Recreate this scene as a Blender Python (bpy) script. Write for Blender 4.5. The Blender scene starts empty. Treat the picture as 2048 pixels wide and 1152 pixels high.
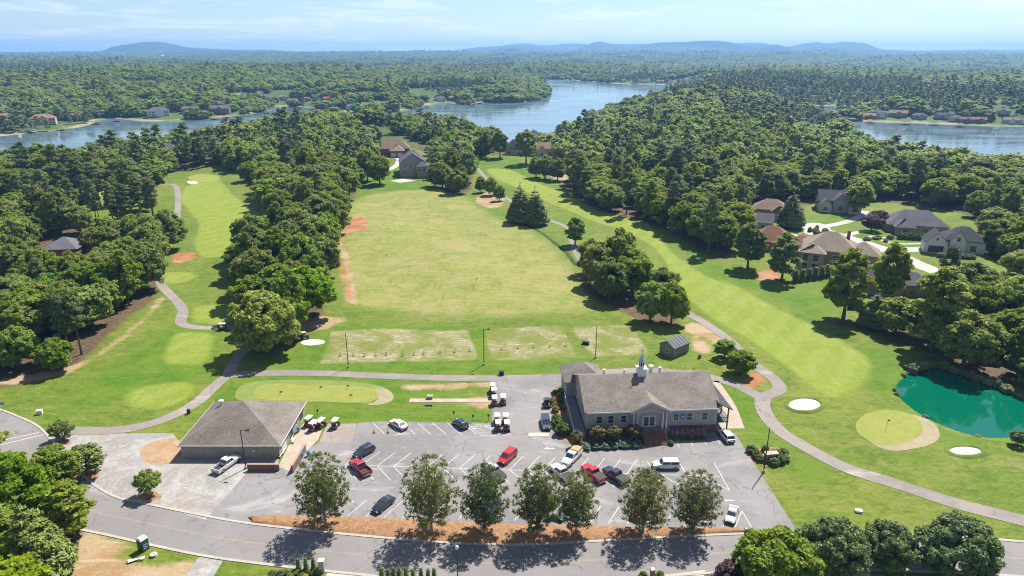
import bpy, math, random
import numpy as np
from mathutils import Vector, Matrix

# ------------------------------------------------------------------ camera
scene = bpy.context.scene
col = scene.collection
FPX, CAMH = 1365.0, 75.0                     # focal length in photo pixels, drone height in metres
PITCH = math.atan((576 - 103) / FPX)
SP, CP = math.sin(PITCH), math.cos(PITCH)
cam_data = bpy.data.cameras.new('camera')
cam_data.sensor_width = 36.0
cam_data.lens = 36.0 * FPX / 2048.0
cam_data.clip_start = 1.0
cam_data.clip_end = 60000.0
cam = bpy.data.objects.new('camera', cam_data)
col.objects.link(cam)
cam.location = (0, 0, CAMH)
cam.rotation_euler = (math.pi / 2 - PITCH, 0, 0)
scene.camera = cam

# ------------------------------------------------------------------ sky, sun, exposure
SUN_EL = math.radians(56)
SUN_AZ = math.atan2(0.60, 0.80)              # measured from +Y towards +X: ahead and to the right
world = bpy.data.worlds.new('World')
scene.world = world
world.use_nodes = True
wn, wl = world.node_tree.nodes, world.node_tree.links
wn.clear()
w_out = wn.new('ShaderNodeOutputWorld')
w_bg = wn.new('ShaderNodeBackground')
w_sky = wn.new('ShaderNodeTexSky')
w_sky.sky_type = 'NISHITA'
w_sky.sun_disc = False
w_sky.sun_elevation = SUN_EL
w_sky.sun_rotation = SUN_AZ
w_sky.altitude = 300
w_sky.air_density = 0.9
w_sky.dust_density = 0.4
w_sky.ozone_density = 4.0
w_bg.inputs['Strength'].default_value = 0.068
# thin cloud streaks: a flat cloud deck seen by direction, the same all round the sky
w_tc = wn.new('ShaderNodeTexCoord')
w_sep = wn.new('ShaderNodeSeparateXYZ')
wl.new(w_tc.outputs['Generated'], w_sep.inputs[0])
def wmath(op, a, b=None, clamp=False):
    n = wn.new('ShaderNodeMath'); n.operation = op; n.use_clamp = clamp
    for i, v in enumerate((a, b)):
        if v is None: continue
        if isinstance(v, (int, float)): n.inputs[i].default_value = v
        else: wl.new(v, n.inputs[i])
    return n.outputs[0]
zc = wmath('ADD', wmath('MAXIMUM', w_sep.outputs['Z'], 0.0), 0.06)
cu = wmath('DIVIDE', w_sep.outputs['X'], zc)
cv = wmath('DIVIDE', w_sep.outputs['Y'], zc)
w_cmb = wn.new('ShaderNodeCombineXYZ')
wl.new(cu, w_cmb.inputs[0]); wl.new(cv, w_cmb.inputs[1])
w_n = wn.new('ShaderNodeTexNoise')
w_n.inputs['Scale'].default_value = 0.62
w_n.inputs['Detail'].default_value = 9
w_n.inputs['Roughness'].default_value = 0.62
w_n.inputs['Distortion'].default_value = 0.5
wl.new(w_cmb.outputs[0], w_n.inputs['Vector'])
w_r = wn.new('ShaderNodeValToRGB')
w_r.color_ramp.elements[0].position = 0.49
w_r.color_ramp.elements[0].color = (0, 0, 0, 1)
w_r.color_ramp.elements[1].position = 0.63
w_r.color_ramp.elements[1].color = (1, 1, 1, 1)
wl.new(w_n.outputs[0], w_r.inputs[0])
fac = wmath('MULTIPLY', w_r.outputs[0], 0.66)
w_mix = wn.new('ShaderNodeMix'); w_mix.data_type = 'RGBA'
w_mix.inputs['B'].default_value = (8.2, 8.3, 8.8, 1)
wl.new(fac, w_mix.inputs['Factor'])
wl.new(w_sky.outputs[0], w_mix.inputs['A'])
wl.new(w_mix.outputs['Result'], w_bg.inputs['Color'])
wl.new(w_bg.outputs[0], w_out.inputs['Surface'])

sun_data = bpy.data.lights.new('sun', 'SUN')
sun_data.energy = 5.0
sun_data.angle = math.radians(0.5)
sun_data.color = (1.0, 0.955, 0.88)
sun = bpy.data.objects.new('sun', sun_data)
col.objects.link(sun)
sd = Vector((math.sin(SUN_AZ) * math.cos(SUN_EL), math.cos(SUN_AZ) * math.cos(SUN_EL), math.sin(SUN_EL)))
sun.rotation_euler = sd.to_track_quat('Z', 'Y').to_euler()
sun.location = (0, 0, 400)

scene.view_settings.view_transform = 'Standard'
scene.view_settings.look = 'None'
scene.view_settings.gamma = 1.0
scene.view_settings.use_curve_mapping = False
scene.view_settings.exposure = 1.03
scene.render.engine = 'CYCLES'
scene.cycles.max_bounces = 6
scene.cycles.diffuse_bounces = 2
scene.cycles.glossy_bounces = 2
scene.cycles.transmission_bounces = 3
scene.cycles.transparent_max_bounces = 6
scene.cycles.volume_bounces = 0
scene.cycles.use_denoising = True
scene.cycles.denoising_prefilter = 'NONE'
scene.cycles.filter_width = 1.1

# ------------------------------------------------------------------ helpers
def tag(o, label=None, cat=None, group=None, kind=None):
    if label: o['label'] = label
    if cat: o['category'] = cat
    if group: o['group'] = group
    if kind: o['kind'] = kind
    return o

def empty(name, loc, rz=0.0, label=None, cat=None, group=None):
    o = bpy.data.objects.new(name, None)
    o.empty_display_size = 0.3
    col.objects.link(o)
    o.location = loc
    o.rotation_euler = (0, 0, rz)
    return tag(o, label, cat, group)

def link(name, mesh, parent=None):
    o = bpy.data.objects.new(name, mesh)
    col.objects.link(o)
    if parent is not None: o.parent = parent
    return o

def copy_tree(o, parent=None):
    c = o.copy(); col.objects.link(c); c.parent = parent
    for ch in list(o.children): copy_tree(ch, c)
    return c

def np_mesh(name, V, F, mat=None, smooth=False, fattr=None):
    """V (n,3); F (m,k) one face size"""
    me = bpy.data.meshes.new(name)
    V = np.asarray(V, np.float32); F = np.asarray(F, np.int32)
    me.vertices.add(len(V)); me.vertices.foreach_set('co', V.ravel())
    k = F.shape[1]
    me.loops.add(F.size); me.loops.foreach_set('vertex_index', F.ravel())
    me.polygons.add(len(F))
    me.polygons.foreach_set('loop_start', np.arange(len(F), dtype=np.int32) * k)
    me.polygons.foreach_set('loop_total', np.full(len(F), k, np.int32))
    if smooth: me.polygons.foreach_set('use_smooth', np.ones(len(F), bool))
    if fattr:
        for n, a in fattr.items():
            at = me.attributes.new(n, 'FLOAT', 'FACE'); at.data.foreach_set('value', np.asarray(a, np.float32))
    me.update(calc_edges=True)
    if mat: me.materials.append(mat)
    return me

class MB:
    def __init__(s): s.v = []; s.f = []
    def add(s, vs, fs):
        b = len(s.v); s.v += [tuple(v) for v in vs]; s.f += [tuple(b + i for i in f) for f in fs]; return s
    def box(s, x0, y0, z0, x1, y1, z1, tx=0.0, ty=0.0):
        a = [(x0, y0, z0), (x1, y0, z0), (x1, y1, z0), (x0, y1, z0), (x0 + tx, y0 + ty, z1), (x1 - tx, y0 + ty, z1), (x1 - tx, y1 - ty, z1), (x0 + tx, y1 - ty, z1)]
        return s.add(a, [(0, 3, 2, 1), (4, 5, 6, 7), (0, 1, 5, 4), (1, 2, 6, 5), (2, 3, 7, 6), (3, 0, 4, 7)])
    def cyl(s, p0, p1, r0, r1=None, n=8, cap=True):
        r1 = r0 if r1 is None else r1
        p0, p1 = Vector(p0), Vector(p1); d = (p1 - p0)
        if d.length < 1e-6: return s
        d.normalize()
        a = d.orthogonal().normalized(); b = d.cross(a)
        vs = []
        for p, r in ((p0, r0), (p1, r1)):
            for i in range(n):
                t = 2 * math.pi * i / n
                vs.append(p + (a * math.cos(t) + b * math.sin(t)) * r)
        fs = [(i, (i + 1) % n, n + (i + 1) % n, n + i) for i in range(n)]
        if cap: fs += [tuple(range(n - 1, -1, -1)), tuple(range(n, 2 * n))]
        return s.add(vs, fs)
    def loft(s, rings, cap=True):
        n = len(rings[0]); vs = [p for r in rings for p in r]; fs = []
        for k in range(len(rings) - 1):
            for i in range(n):
                j = (i + 1) % n
                fs.append((k * n + i, k * n + j, (k + 1) * n + j, (k + 1) * n + i))
        if cap: fs += [tuple(range(n - 1, -1, -1)), tuple(range((len(rings) - 1) * n, len(rings) * n))]
        return s.add(vs, fs)
    def lathe(s, prof, n=12, c=(0, 0)):
        rings = [[(c[0] + r * math.cos(2 * math.pi * i / n), c[1] + r * math.sin(2 * math.pi * i / n), z) for i in range(n)] for r, z in prof]
        return s.loft(rings)
    def poly(s, pts): return s.add(pts, [tuple(range(len(pts)))])
    def prism(s, pts, z0, z1):
        n = len(pts)
        vs = [(p[0], p[1], z0) for p in pts] + [(p[0], p[1], z1) for p in pts]
        return s.add(vs, [tuple(range(n - 1, -1, -1)), tuple(range(n, 2 * n))] + [(i, (i + 1) % n, n + (i + 1) % n, n + i) for i in range(n)])
    def slab(s, pts, t):
        """thick sheet: pts is a top polygon in 3D, thickness t straight down"""
        n = len(pts)
        vs = list(pts) + [(p[0], p[1], p[2] - t) for p in pts]
        return s.add(vs, [tuple(range(n)), tuple(range(2 * n - 1, n - 1, -1))] + [(i, n + i, n + (i + 1) % n, (i + 1) % n) for i in range(n)])
    def mesh(s, name, mat, smooth=False):
        me = bpy.data.meshes.new(name); me.from_pydata(s.v, [], s.f)
        if mat: me.materials.append(mat)
        if smooth: me.polygons.foreach_set('use_smooth', [True] * len(me.polygons))
        me.update(); return me
    def build(s, name, mat, parent=None, smooth=False):
        return link(name, s.mesh(name, mat, smooth), parent)

# ------------------------------------------------------------------ materials
def mat_new(name):
    m = bpy.data.materials.new(name); m.use_nodes = True
    nt = m.node_tree; nt.nodes.clear()
    return m, nt, nt.nodes, nt.links

class NT:
    def __init__(s, nt): s.nt = nt; s.n = nt.nodes; s.l = nt.links
    def put(s, sock, v):
        if v is None: return
        if isinstance(v, (int, float)): sock.default_value = v
        elif isinstance(v, (tuple, list)): sock.default_value = tuple(v) + ((1,) if len(v) == 3 and len(sock.default_value) == 4 else ())
        else: s.l.new(v, sock)
    def math(s, op, a, b=None, c=None, clamp=False):
        n = s.n.new('ShaderNodeMath'); n.operation = op; n.use_clamp = clamp
        for i, v in enumerate((a, b, c)): s.put(n.inputs[i], v)
        return n.outputs[0]
    def mix(s, f, a, b, mode='MIX'):
        n = s.n.new('ShaderNodeMix'); n.data_type = 'RGBA'; n.blend_type = mode
        s.put(n.inputs['Factor'], f); s.put(n.inputs['A'], a); s.put(n.inputs['B'], b)
        return n.outputs['Result']
    def noise(s, vec, scale, detail=3, rough=0.55, dist=0.0):
        n = s.n.new('ShaderNodeTexNoise'); s.put(n.inputs['Vector'], vec)
        n.inputs['Scale'].default_value = scale; n.inputs['Detail'].default_value = detail
        n.inputs['Roughness'].default_value = rough; n.inputs['Distortion'].default_value = dist
        return n.outputs[0]
    def ramp(s, v, lo, hi):
        n = s.n.new('ShaderNodeMapRange'); n.interpolation_type = 'SMOOTHSTEP'
        s.put(n.inputs[0], v); n.inputs[1].default_value = lo; n.inputs[2].default_value = hi
        return n.outputs[0]
    def pos(s): return s.n.new('ShaderNodeNewGeometry').outputs['Position']
    def obj(s): return s.n.new('ShaderNodeTexCoord').outputs['Object']
    def mapv(s, vec, scale=(1, 1, 1), rot=(0, 0, 0)):
        n = s.n.new('ShaderNodeMapping'); s.put(n.inputs[0], vec)
        n.inputs['Scale'].default_value = scale; n.inputs['Rotation'].default_value = rot
        return n.outputs[0]
    def attr(s, name):
        n = s.n.new('ShaderNodeAttribute'); n.attribute_name = name; return n.outputs['Fac']
    def rand(s): return s.n.new('ShaderNodeObjectInfo').outputs['Random']
    def bump(s, hgt, strength, dist):
        n = s.n.new('ShaderNodeBump'); s.put(n.inputs['Height'], hgt)
        n.inputs['Strength'].default_value = strength; n.inputs['Distance'].default_value = dist
        return n.outputs[0]
    def bsdf(s, colr, rough=0.7, spec=0.3, metal=0.0, normal=None, coat=0.0):
        b = s.n.new('ShaderNodeBsdfPrincipled')
        s.put(b.inputs['Base Color'], colr); s.put(b.inputs['Roughness'], rough)
        b.inputs['Specular IOR Level'].default_value = spec
        s.put(b.inputs['Metallic'], metal); b.inputs['Coat Weight'].default_value = coat
        if normal is not None: s.l.new(normal, b.inputs['Normal'])
        return b
    def out(s, sh):
        o = s.n.new('ShaderNodeOutputMaterial'); s.l.new(sh if not hasattr(sh, 'outputs') else sh.outputs[0], o.inputs['Surface'])

MATS = {}
def simple(name, c, rough=0.7, spec=0.3, metal=0.0, coat=0.0, nscale=None, namt=0.2, bump=0.0, world=False):
    """one-colour stuff with uneven tone"""
    if name in MATS: return MATS[name]
    m, nt, _, _ = mat_new(name); t = NT(nt)
    vec = t.pos() if world else t.obj()
    if nscale is None: nscale = 3.0
    n1 = t.noise(vec, nscale, 4, 0.6); n2 = t.noise(vec, nscale * 7, 2)
    k = t.math('ADD', t.math('MULTIPLY', n1, 0.7), t.math('MULTIPLY', n2, 0.3))
    k = t.ramp(k, 0.3, 0.7)
    lo = tuple(v * (1 - namt) for v in c); hi = tuple(min(1, v * (1 + namt)) for v in c)
    cc = t.mix(k, lo, hi)
    nm = t.bump(n2, 0.5, bump) if bump else None
    t.out(t.bsdf(cc, rough, spec, metal, nm, coat))
    MATS[name] = m
    return m
# ------------------------------------------------------------------ measuring: photo pixel -> point on the ground
def ray(px, py):
    dn = FPX * SP + (py - 576) * CP
    dy = FPX * CP - (py - 576) * SP
    return (px - 1024) / dn, dy / dn                 # x, y per metre of drop
def GP(px, py, z=0.0):
    a, b = ray(px, py); return a * (CAMH - z), b * (CAMH - z)

def sstep(a, b, x):
    t = np.clip((x - a) / (b - a), 0, 1); return t * t * (3 - 2 * t)

def catmull(pts, per=6, closed=True):
    P = np.array(pts, float); n = len(P); out = []
    rng = range(n) if closed else range(n - 1)
    for i in rng:
        if closed: p0, p1, p2, p3 = P[i - 1], P[i], P[(i + 1) % n], P[(i + 2) % n]
        else: p0, p1, p2, p3 = P[max(i - 1, 0)], P[i], P[i + 1], P[min(i + 2, n - 1)]
        for k in range(per):
            t = k / per
            out.append(0.5 * ((2 * p1) + (-p0 + p2) * t + (2 * p0 - 5 * p1 + 4 * p2 - p3) * t * t + (-p0 + 3 * p1 - 3 * p2 + p3) * t ** 3))
    if not closed: out.append(P[-1])
    return np.array(out)

def sdf_poly(poly, X, Y):
    """signed distance, positive inside"""
    P = np.asarray(poly, float); Q = np.roll(P, -1, 0)
    d2 = np.full(X.shape, 1e18); ins = np.zeros(X.shape, bool)
    for (ax, ay), (bx, by) in zip(P, Q):
        ex, ey = bx - ax, by - ay; L = ex * ex + ey * ey + 1e-12
        t = np.clip(((X - ax) * ex + (Y - ay) * ey) / L, 0, 1)
        d2 = np.minimum(d2, (X - ax - t * ex) ** 2 + (Y - ay - t * ey) ** 2)
        c = ((ay > Y) != (by > Y))
        ins ^= c & (X < (bx - ax) * (Y - ay) / ((by - ay) if by != ay else 1e-12) + ax)
    d = np.sqrt(d2); return np.where(ins, d, -d)
def sdf_line(line, w, X, Y):
    P = np.asarray(line, float); d2 = np.full(X.shape, 1e18)
    for (ax, ay), (bx, by) in zip(P[:-1], P[1:]):
        ex, ey = bx - ax, by - ay; L = ex * ex + ey * ey + 1e-12
        t = np.clip(((X - ax) * ex + (Y - ay) * ey) / L, 0, 1)
        d2 = np.minimum(d2, (X - ax - t * ex) ** 2 + (Y - ay - t * ey) ** 2)
    return w - np.sqrt(d2)
def gpoly(px, z=0.0, per=5, closed=True):
    P = [GP(a, b, z) for a, b in px]
    return catmull(P, per, closed) if per else np.array(P)

LAKE_Z = -10.0
LAKES = [
    gpoly([(-420, 330), (-120, 282), (0, 273), (60, 266), (115, 262), (165, 254), (192, 246), (205, 240), (238, 239), (290, 243), (372, 241), (430, 236), (500, 229), (532, 222), (538, 215), (560, 213), (600, 215), (650, 219), (700, 226), (745, 231), (760, 224), (810, 222), (850, 212), (890, 206),
           (940, 211), (962, 205), (1010, 207), (1085, 199), (1101, 188), (1092, 172), (1075, 160), (1120, 159), (1180, 163), (1240, 168), (1345, 171), (1352, 192), (1290, 206), (1228, 224), (1150, 260), (1108, 284), (1080, 298), (1035, 290), (985, 285), (940, 262), (880, 254), (800, 262), (640, 258), (480, 276), (330, 300), (160, 322), (-60, 345), (-420, 385)], LAKE_Z, 4),
    gpoly([(1612, 222), (1625, 213), (1680, 212), (1672, 226), (1690, 240), (1760, 244), (1850, 247), (1960, 252), (2048, 254), (2200, 258), (2460, 268), (2460, 352), (2200, 350), (2048, 344), (1900, 334), (1790, 318), (1720, 292), (1680, 262), (1668, 245), (1630, 232)], LAKE_Z, 4),
]
LAKE_BB = [(p.min(0) - 400, p.max(0) + 400) for p in LAKES]
POND = gpoly([(1800, 786), (1812, 762), (1848, 744), (1885, 741), (1960, 768), (2040, 800), (2110, 822), (2140, 850), (2090, 866), (2000, 872), (1950, 869), (1890, 850), (1838, 822)], -0.6, 5)
FLAT = [gpoly([(-80, 790), (90, 850), (330, 780), (640, 770), (960, 745), (1130, 715), (1440, 705), (1500, 800), (1600, 960), (1700, 1080), (2300, 1050), (2300, 1300), (-300, 1300), (-300, 800)], 0, 0)]

def und(X, Y):
    a = 0.55 * np.sin(X / 21 + 1.0) * np.sin(Y / 27 + 0.5) + 0.35 * np.sin(X / 11 + Y / 15) + 0.22 * np.sin(X / 6.3 - Y / 9.1 + 2)
    a = a + 0.6 * np.sin(X / 47 - Y / 60)
    m = np.minimum(sstep(0, 30, -sdf_poly(FLAT[0], X, Y)), sstep(2, 22, -sdf_poly(POND, X, Y)))
    return a * m
def lake_sd(X, Y):
    """distance to the nearest lake shore, positive on the lake"""
    s = np.full(X.shape, -1e4)
    for L, (lo, hi) in zip(LAKES, LAKE_BB):
        k = (X > lo[0]) & (X < hi[0]) & (Y > lo[1]) & (Y < hi[1])
        if k.any(): s[k] = np.maximum(s[k], sdf_poly(L, X[k], Y[k]))
    return s
def hfun(X, Y):
    X = np.atleast_1d(np.asarray(X, float)); Y = np.atleast_1d(np.asarray(Y, float))
    sd_ = lake_sd(X, Y)
    near = und(X, Y)
    far = 6 + 9 * np.sin(X / 310 + 1.3) * np.sin(Y / 420 + 0.4) + 7 * np.sin(X / 170 - Y / 230) + 10 * np.sin(Y / 900 + X / 1500)
    far = far + sstep(2200, 7500, Y) * (9 * np.sin(X / 700 + 2) * np.sin(Y / 600) + 34)
    w = sstep(420, 1000, Y)
    base = near * (1 - w) + far * w
    t = sstep(0, 130, -sd_)
    h = np.where(sd_ < 0, LAKE_Z + 0.6 + (base - LAKE_Z - 0.6) * t, LAKE_Z - np.minimum(3, 0.4 + sd_ * 0.12))
    # lake bank: one metre
    h = np.where((sd_ < 0) & (sd_ > -6), np.minimum(h, LAKE_Z + 1.0) * np.clip(-sd_ / 6, 0, 1) + (LAKE_Z - 0.4) * (1 - np.clip(-sd_ / 6, 0, 1)), h)
    k = (X > 30) & (X < 160) & (Y > 100) & (Y < 190)
    if k.any():
        sp = sdf_poly(POND, X[k], Y[k])
        h[k] = h[k] - np.where(sp > -2.5, 1.6 * sstep(-2.5, 2.0, sp), 0)
    return h
def _sd1(P, x, y):
    d2 = 1e18; ins = False; n = len(P)
    for i in range(n):
        ax, ay = P[i - 1]; bx, by = P[i]; ex, ey = bx - ax, by - ay
        t = ((x - ax) * ex + (y - ay) * ey) / (ex * ex + ey * ey + 1e-12); t = 0 if t < 0 else 1 if t > 1 else t
        q = (x - ax - t * ex) ** 2 + (y - ay - t * ey) ** 2
        if q < d2: d2 = q
        if (ay > y) != (by > y) and x < ex * (y - ay) / ((by - ay) or 1e-12) + ax: ins = not ins
    return math.sqrt(d2) if ins else -math.sqrt(d2)
_FL = [tuple(map(float, p)) for p in FLAT[0]]; _PL = [tuple(map(float, p)) for p in POND]
def _ss(a, b, x):
    t = min(1, max(0, (x - a) / (b - a))); return t * t * (3 - 2 * t)
def hz(x, y):
    """height at one point (quick on the near ground, where the lakes do not reach)"""
    if y > 415: return float(hfun(x, y)[0])
    a = 0.55 * math.sin(x / 21 + 1.0) * math.sin(y / 27 + 0.5) + 0.35 * math.sin(x / 11 + y / 15) + 0.22 * math.sin(x / 6.3 - y / 9.1 + 2) + 0.6 * math.sin(x / 47 - y / 60)
    pond = 30 < x < 160 and 100 < y < 190
    sp = _sd1(_PL, x, y) if 5 < x < 190 and 75 < y < 220 else -99
    h = a * min(_ss(0, 30, -_sd1(_FL, x, y)), _ss(2, 22, -sp))
    if pond and sp > -2.5: h -= 1.6 * _ss(-2.5, 2.0, sp)
    return h
_D = np.concatenate([np.geomspace(60, 1500, 700), np.geomspace(1510, 12000, 300)])
def G(px, py, up=0.0):
    """first hit of the line of sight with the terrain (raised by `up`) -> (x, y, ground z)"""
    a, b = ray(px, py)
    if b * CAMH < 430:
        z = 0.0
        for _ in range(8):
            x, y = a * (CAMH - z - up), b * (CAMH - z - up); z = hz(x, y)
        return x, y, z
    X = _D * a / b; Z = CAMH - _D / b
    hh = hfun(X, _D) + up
    i = int(np.argmax(Z < hh)) or len(_D) - 1
    return float(X[i]), float(_D[i]), float(hh[i] - up)

# ------------------------------------------------------------------ ground materials
def mat_ground():
    m, nt, _, _ = mat_new('ground_grass'); t = NT(nt)
    p = t.pos()
    nL = t.noise(p, 0.022, 4, 0.6); nM = t.noise(p, 0.11, 5, 0.62, 0.6); nS = t.noise(p, 0.9, 4, 0.6); nF = t.noise(p, 5.0, 2)
    streak = t.noise(t.mapv(p, (0.10, 0.9, 1), (0, 0, 0.5)), 1.0, 5, 0.65, 0.8)
    streak2 = t.noise(t.mapv(p, (0.55, 0.09, 1), (0, 0, 0.25)), 1.0, 4, 0.6, 0.4)
    wob = t.math('ADD', t.math('MULTIPLY', t.math('SUBTRACT', nM, 0.5), 5.0), t.math('MULTIPLY', t.math('SUBTRACT', nS, 0.5), 2.2))
    def mask(a, k, soft=0.5, off=0.0):
        return t.ramp(t.math('ADD', t.math('ADD', t.attr(a), off), t.math('MULTIPLY', wob, k)), -soft, soft)
    # rough
    rough = t.mix(t.ramp(nL, 0.35, 0.65), (0.078, 0.138, 0.008), (0.126, 0.160, 0.015))
    rough = t.mix(t.math('MULTIPLY', t.ramp(streak, 0.46, 0.72), 0.8), rough, (0.172, 0.165, 0.040))
    rough = t.mix(t.ramp(nM, 0.50, 0.72), rough, (0.058, 0.115, 0.007))
    rough = t.mix(t.math('MULTIPLY', t.ramp(nS, 0.52, 0.78), 0.65), rough, (0.190, 0.168, 0.058))
    patch = t.noise(p, 0.05, 6, 0.7, 1.0)
    rough = t.mix(t.math('MULTIPLY', t.ramp(patch, 0.54, 0.68), 0.7), rough, (0.182, 0.170, 0.050))
    mott = t.noise(t.mapv(p, (0.7, 1.2, 1), (0, 0, 0.4)), 0.30, 8, 0.8, 1.2)
    rough = t.mix(t.math('MULTIPLY', t.ramp(mott, 0.50, 0.40), 0.62), rough, (0.046, 0.088, 0.007))
    rough = t.mix(t.math('MULTIPLY', t.ramp(mott, 0.54, 0.66), 0.7), rough, (0.205, 0.190, 0.062))
    # fairway: mown in broad bands
    sx = t.n.new('ShaderNodeSeparateXYZ'); t.l.new(t.mapv(p, (1, 1, 1), (0, 0, 0.62)), sx.inputs[0])
    band = t.ramp(t.math('SINE', t.math('ADD', t.math('MULTIPLY', sx.outputs[0], 0.85), t.math('MULTIPLY', nL, 3.0))), -0.6, 0.6)
    fair = t.mix(band, (0.160, 0.212, 0.022), (0.182, 0.226, 0.032))
    fair = t.mix(t.math('MULTIPLY', t.ramp(streak2, 0.48, 0.72), 0.8), fair, (0.228, 0.232, 0.074))
    fair = t.mix(t.math('MULTIPLY', t.ramp(nM, 0.5, 0.75), 0.5), fair, (0.128, 0.172, 0.018))
    # driving range, drier
    dry = t.mix(t.ramp(nM, 0.36, 0.66), (0.140, 0.178, 0.022), (0.205, 0.208, 0.050))
    dry = t.mix(t.math('MULTIPLY', t.ramp(streak, 0.47, 0.68), 0.85), dry, (0.270, 0.232, 0.105))
    dry = t.mix(t.math('MULTIPLY', t.ramp(streak2, 0.52, 0.72), 0.8), dry, (0.125, 0.150, 0.022))
    dry = t.mix(t.math('MULTIPLY', t.ramp(patch, 0.48, 0.62), 0.6), dry, (0.262, 0.222, 0.095))
    fine = t.noise(t.mapv(p, (0.5, 1.6, 1), (0, 0, 0.3)), 1.0, 5, 0.75, 0.8)
    dry = t.mix(t.math('MULTIPLY', t.ramp(fine, 0.52, 0.66), 0.6), dry, (0.300, 0.270, 0.140))
    dry = t.mix(t.math('MULTIPLY', t.ramp(fine, 0.46, 0.34), 0.45), dry, (0.110, 0.125, 0.030))
    rough = t.mix(t.math('MULTIPLY', t.ramp(fine, 0.52, 0.68), 0.5), rough, (0.200, 0.190, 0.060))
    rough = t.mix(t.math('MULTIPLY', t.ramp(fine, 0.46, 0.34), 0.5), rough, (0.050, 0.090, 0.008))
    # worn tee strips
    tees = t.noise(t.mapv(p, (0.45, 1.5, 1), (0, 0, 0.05)), 0.8, 8, 0.82, 1.0)
    tee = t.mix(t.ramp(nM, 0.4, 0.62), (0.135, 0.155, 0.030), (0.205, 0.180, 0.078))
    tee = t.mix(t.math('MULTIPLY', t.math('MULTIPLY', t.ramp(tees, 0.49, 0.60), t.ramp(nM, 0.38, 0.60)), 0.8), tee, (0.38, 0.355, 0.285))
    dirt = t.mix(t.ramp(nM, 0.38, 0.62), (0.265, 0.160, 0.078), (0.320, 0.235, 0.140))
    dirt = t.mix(t.ramp(streak, 0.5, 0.7), dirt, (0.38, 0.29, 0.20))
    red = t.mix(t.ramp(nM, 0.4, 0.65), (0.270, 0.110, 0.045), (0.330, 0.190, 0.105))
    litter = t.mix(t.ramp(nS, 0.35, 0.65), (0.060, 0.045, 0.026), (0.120, 0.078, 0.043))
    lawn = t.mix(t.ramp(nM, 0.34, 0.66), (0.056, 0.132, 0.005), (0.100, 0.158, 0.012))
    lawn = t.mix(t.math('MULTIPLY', t.ramp(streak, 0.5, 0.72), 0.6), lawn, (0.140, 0.152, 0.026))
    lawn = t.mix(t.math('MULTIPLY', t.ramp(mott, 0.50, 0.40), 0.5), lawn, (0.036, 0.085, 0.005))
    lawn = t.mix(t.math('MULTIPLY', t.ramp(mott, 0.55, 0.68), 0.55), lawn, (0.160, 0.165, 0.040))
    fair = t.mix(t.math('MULTIPLY', t.ramp(mott, 0.50, 0.38), 0.35), fair, (0.110, 0.150, 0.018))
    forest = t.mix(t.ramp(nL, 0.35, 0.65), (0.050, 0.082, 0.018), (0.075, 0.110, 0.024))
    c = rough
    c = t.mix(mask('lawn', 0.9, 4.0), c, lawn)
    c = t.mix(mask('fairway', 0.3, 1.3), c, fair)
    c = t.mix(mask('dry', 0.9, 5.0), c, dry)
    c = t.mix(mask('litter', 0.9, 1.5), c, litter)
    c = t.mix(t.math('MULTIPLY', mask('dirt', 0.85, 1.0), 0.95), c, dirt)
    c = t.mix(mask('red', 0.8, 0.8), c, red)
    c = t.mix(mask('tee', 0.15, 0.6), c, tee)
    c = t.mix(mask('forest', 0.0, 20.0), c, forest)
    bankc = t.mix(t.ramp(nL, 0.42, 0.56), (0.110, 0.165, 0.030), (0.300, 0.235, 0.150))
    c = t.mix(t.math('MULTIPLY', t.ramp(t.attr('bank'), 0.0, 2.0), 0.9), c, bankc)
    c = t.mix(t.math('MULTIPLY', t.ramp(nF, 0.35, 0.75), 0.35), c, t.mix(0.5, c, (0.02, 0.03, 0.0)))
    grit = t.noise(t.mapv(p, (0.8, 1.3, 1), (0, 0, 0.25)), 1.3, 7, 0.85, 0.6)
    gv = t.n.new('ShaderNodeHueSaturation'); t.put(gv.inputs['Color'], c); t.put(gv.inputs['Value'], t.math('ADD', 0.46, t.math('MULTIPLY', grit, 1.08))); c = gv.outputs[0]
    hgt = t.math('ADD', nS, t.math('MULTIPLY', nF, 0.4))
    b = t.bsdf(c, 0.85, 0.15, 0, t.bump(hgt, 0.7, 0.25))
    t.out(b); return m
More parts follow.
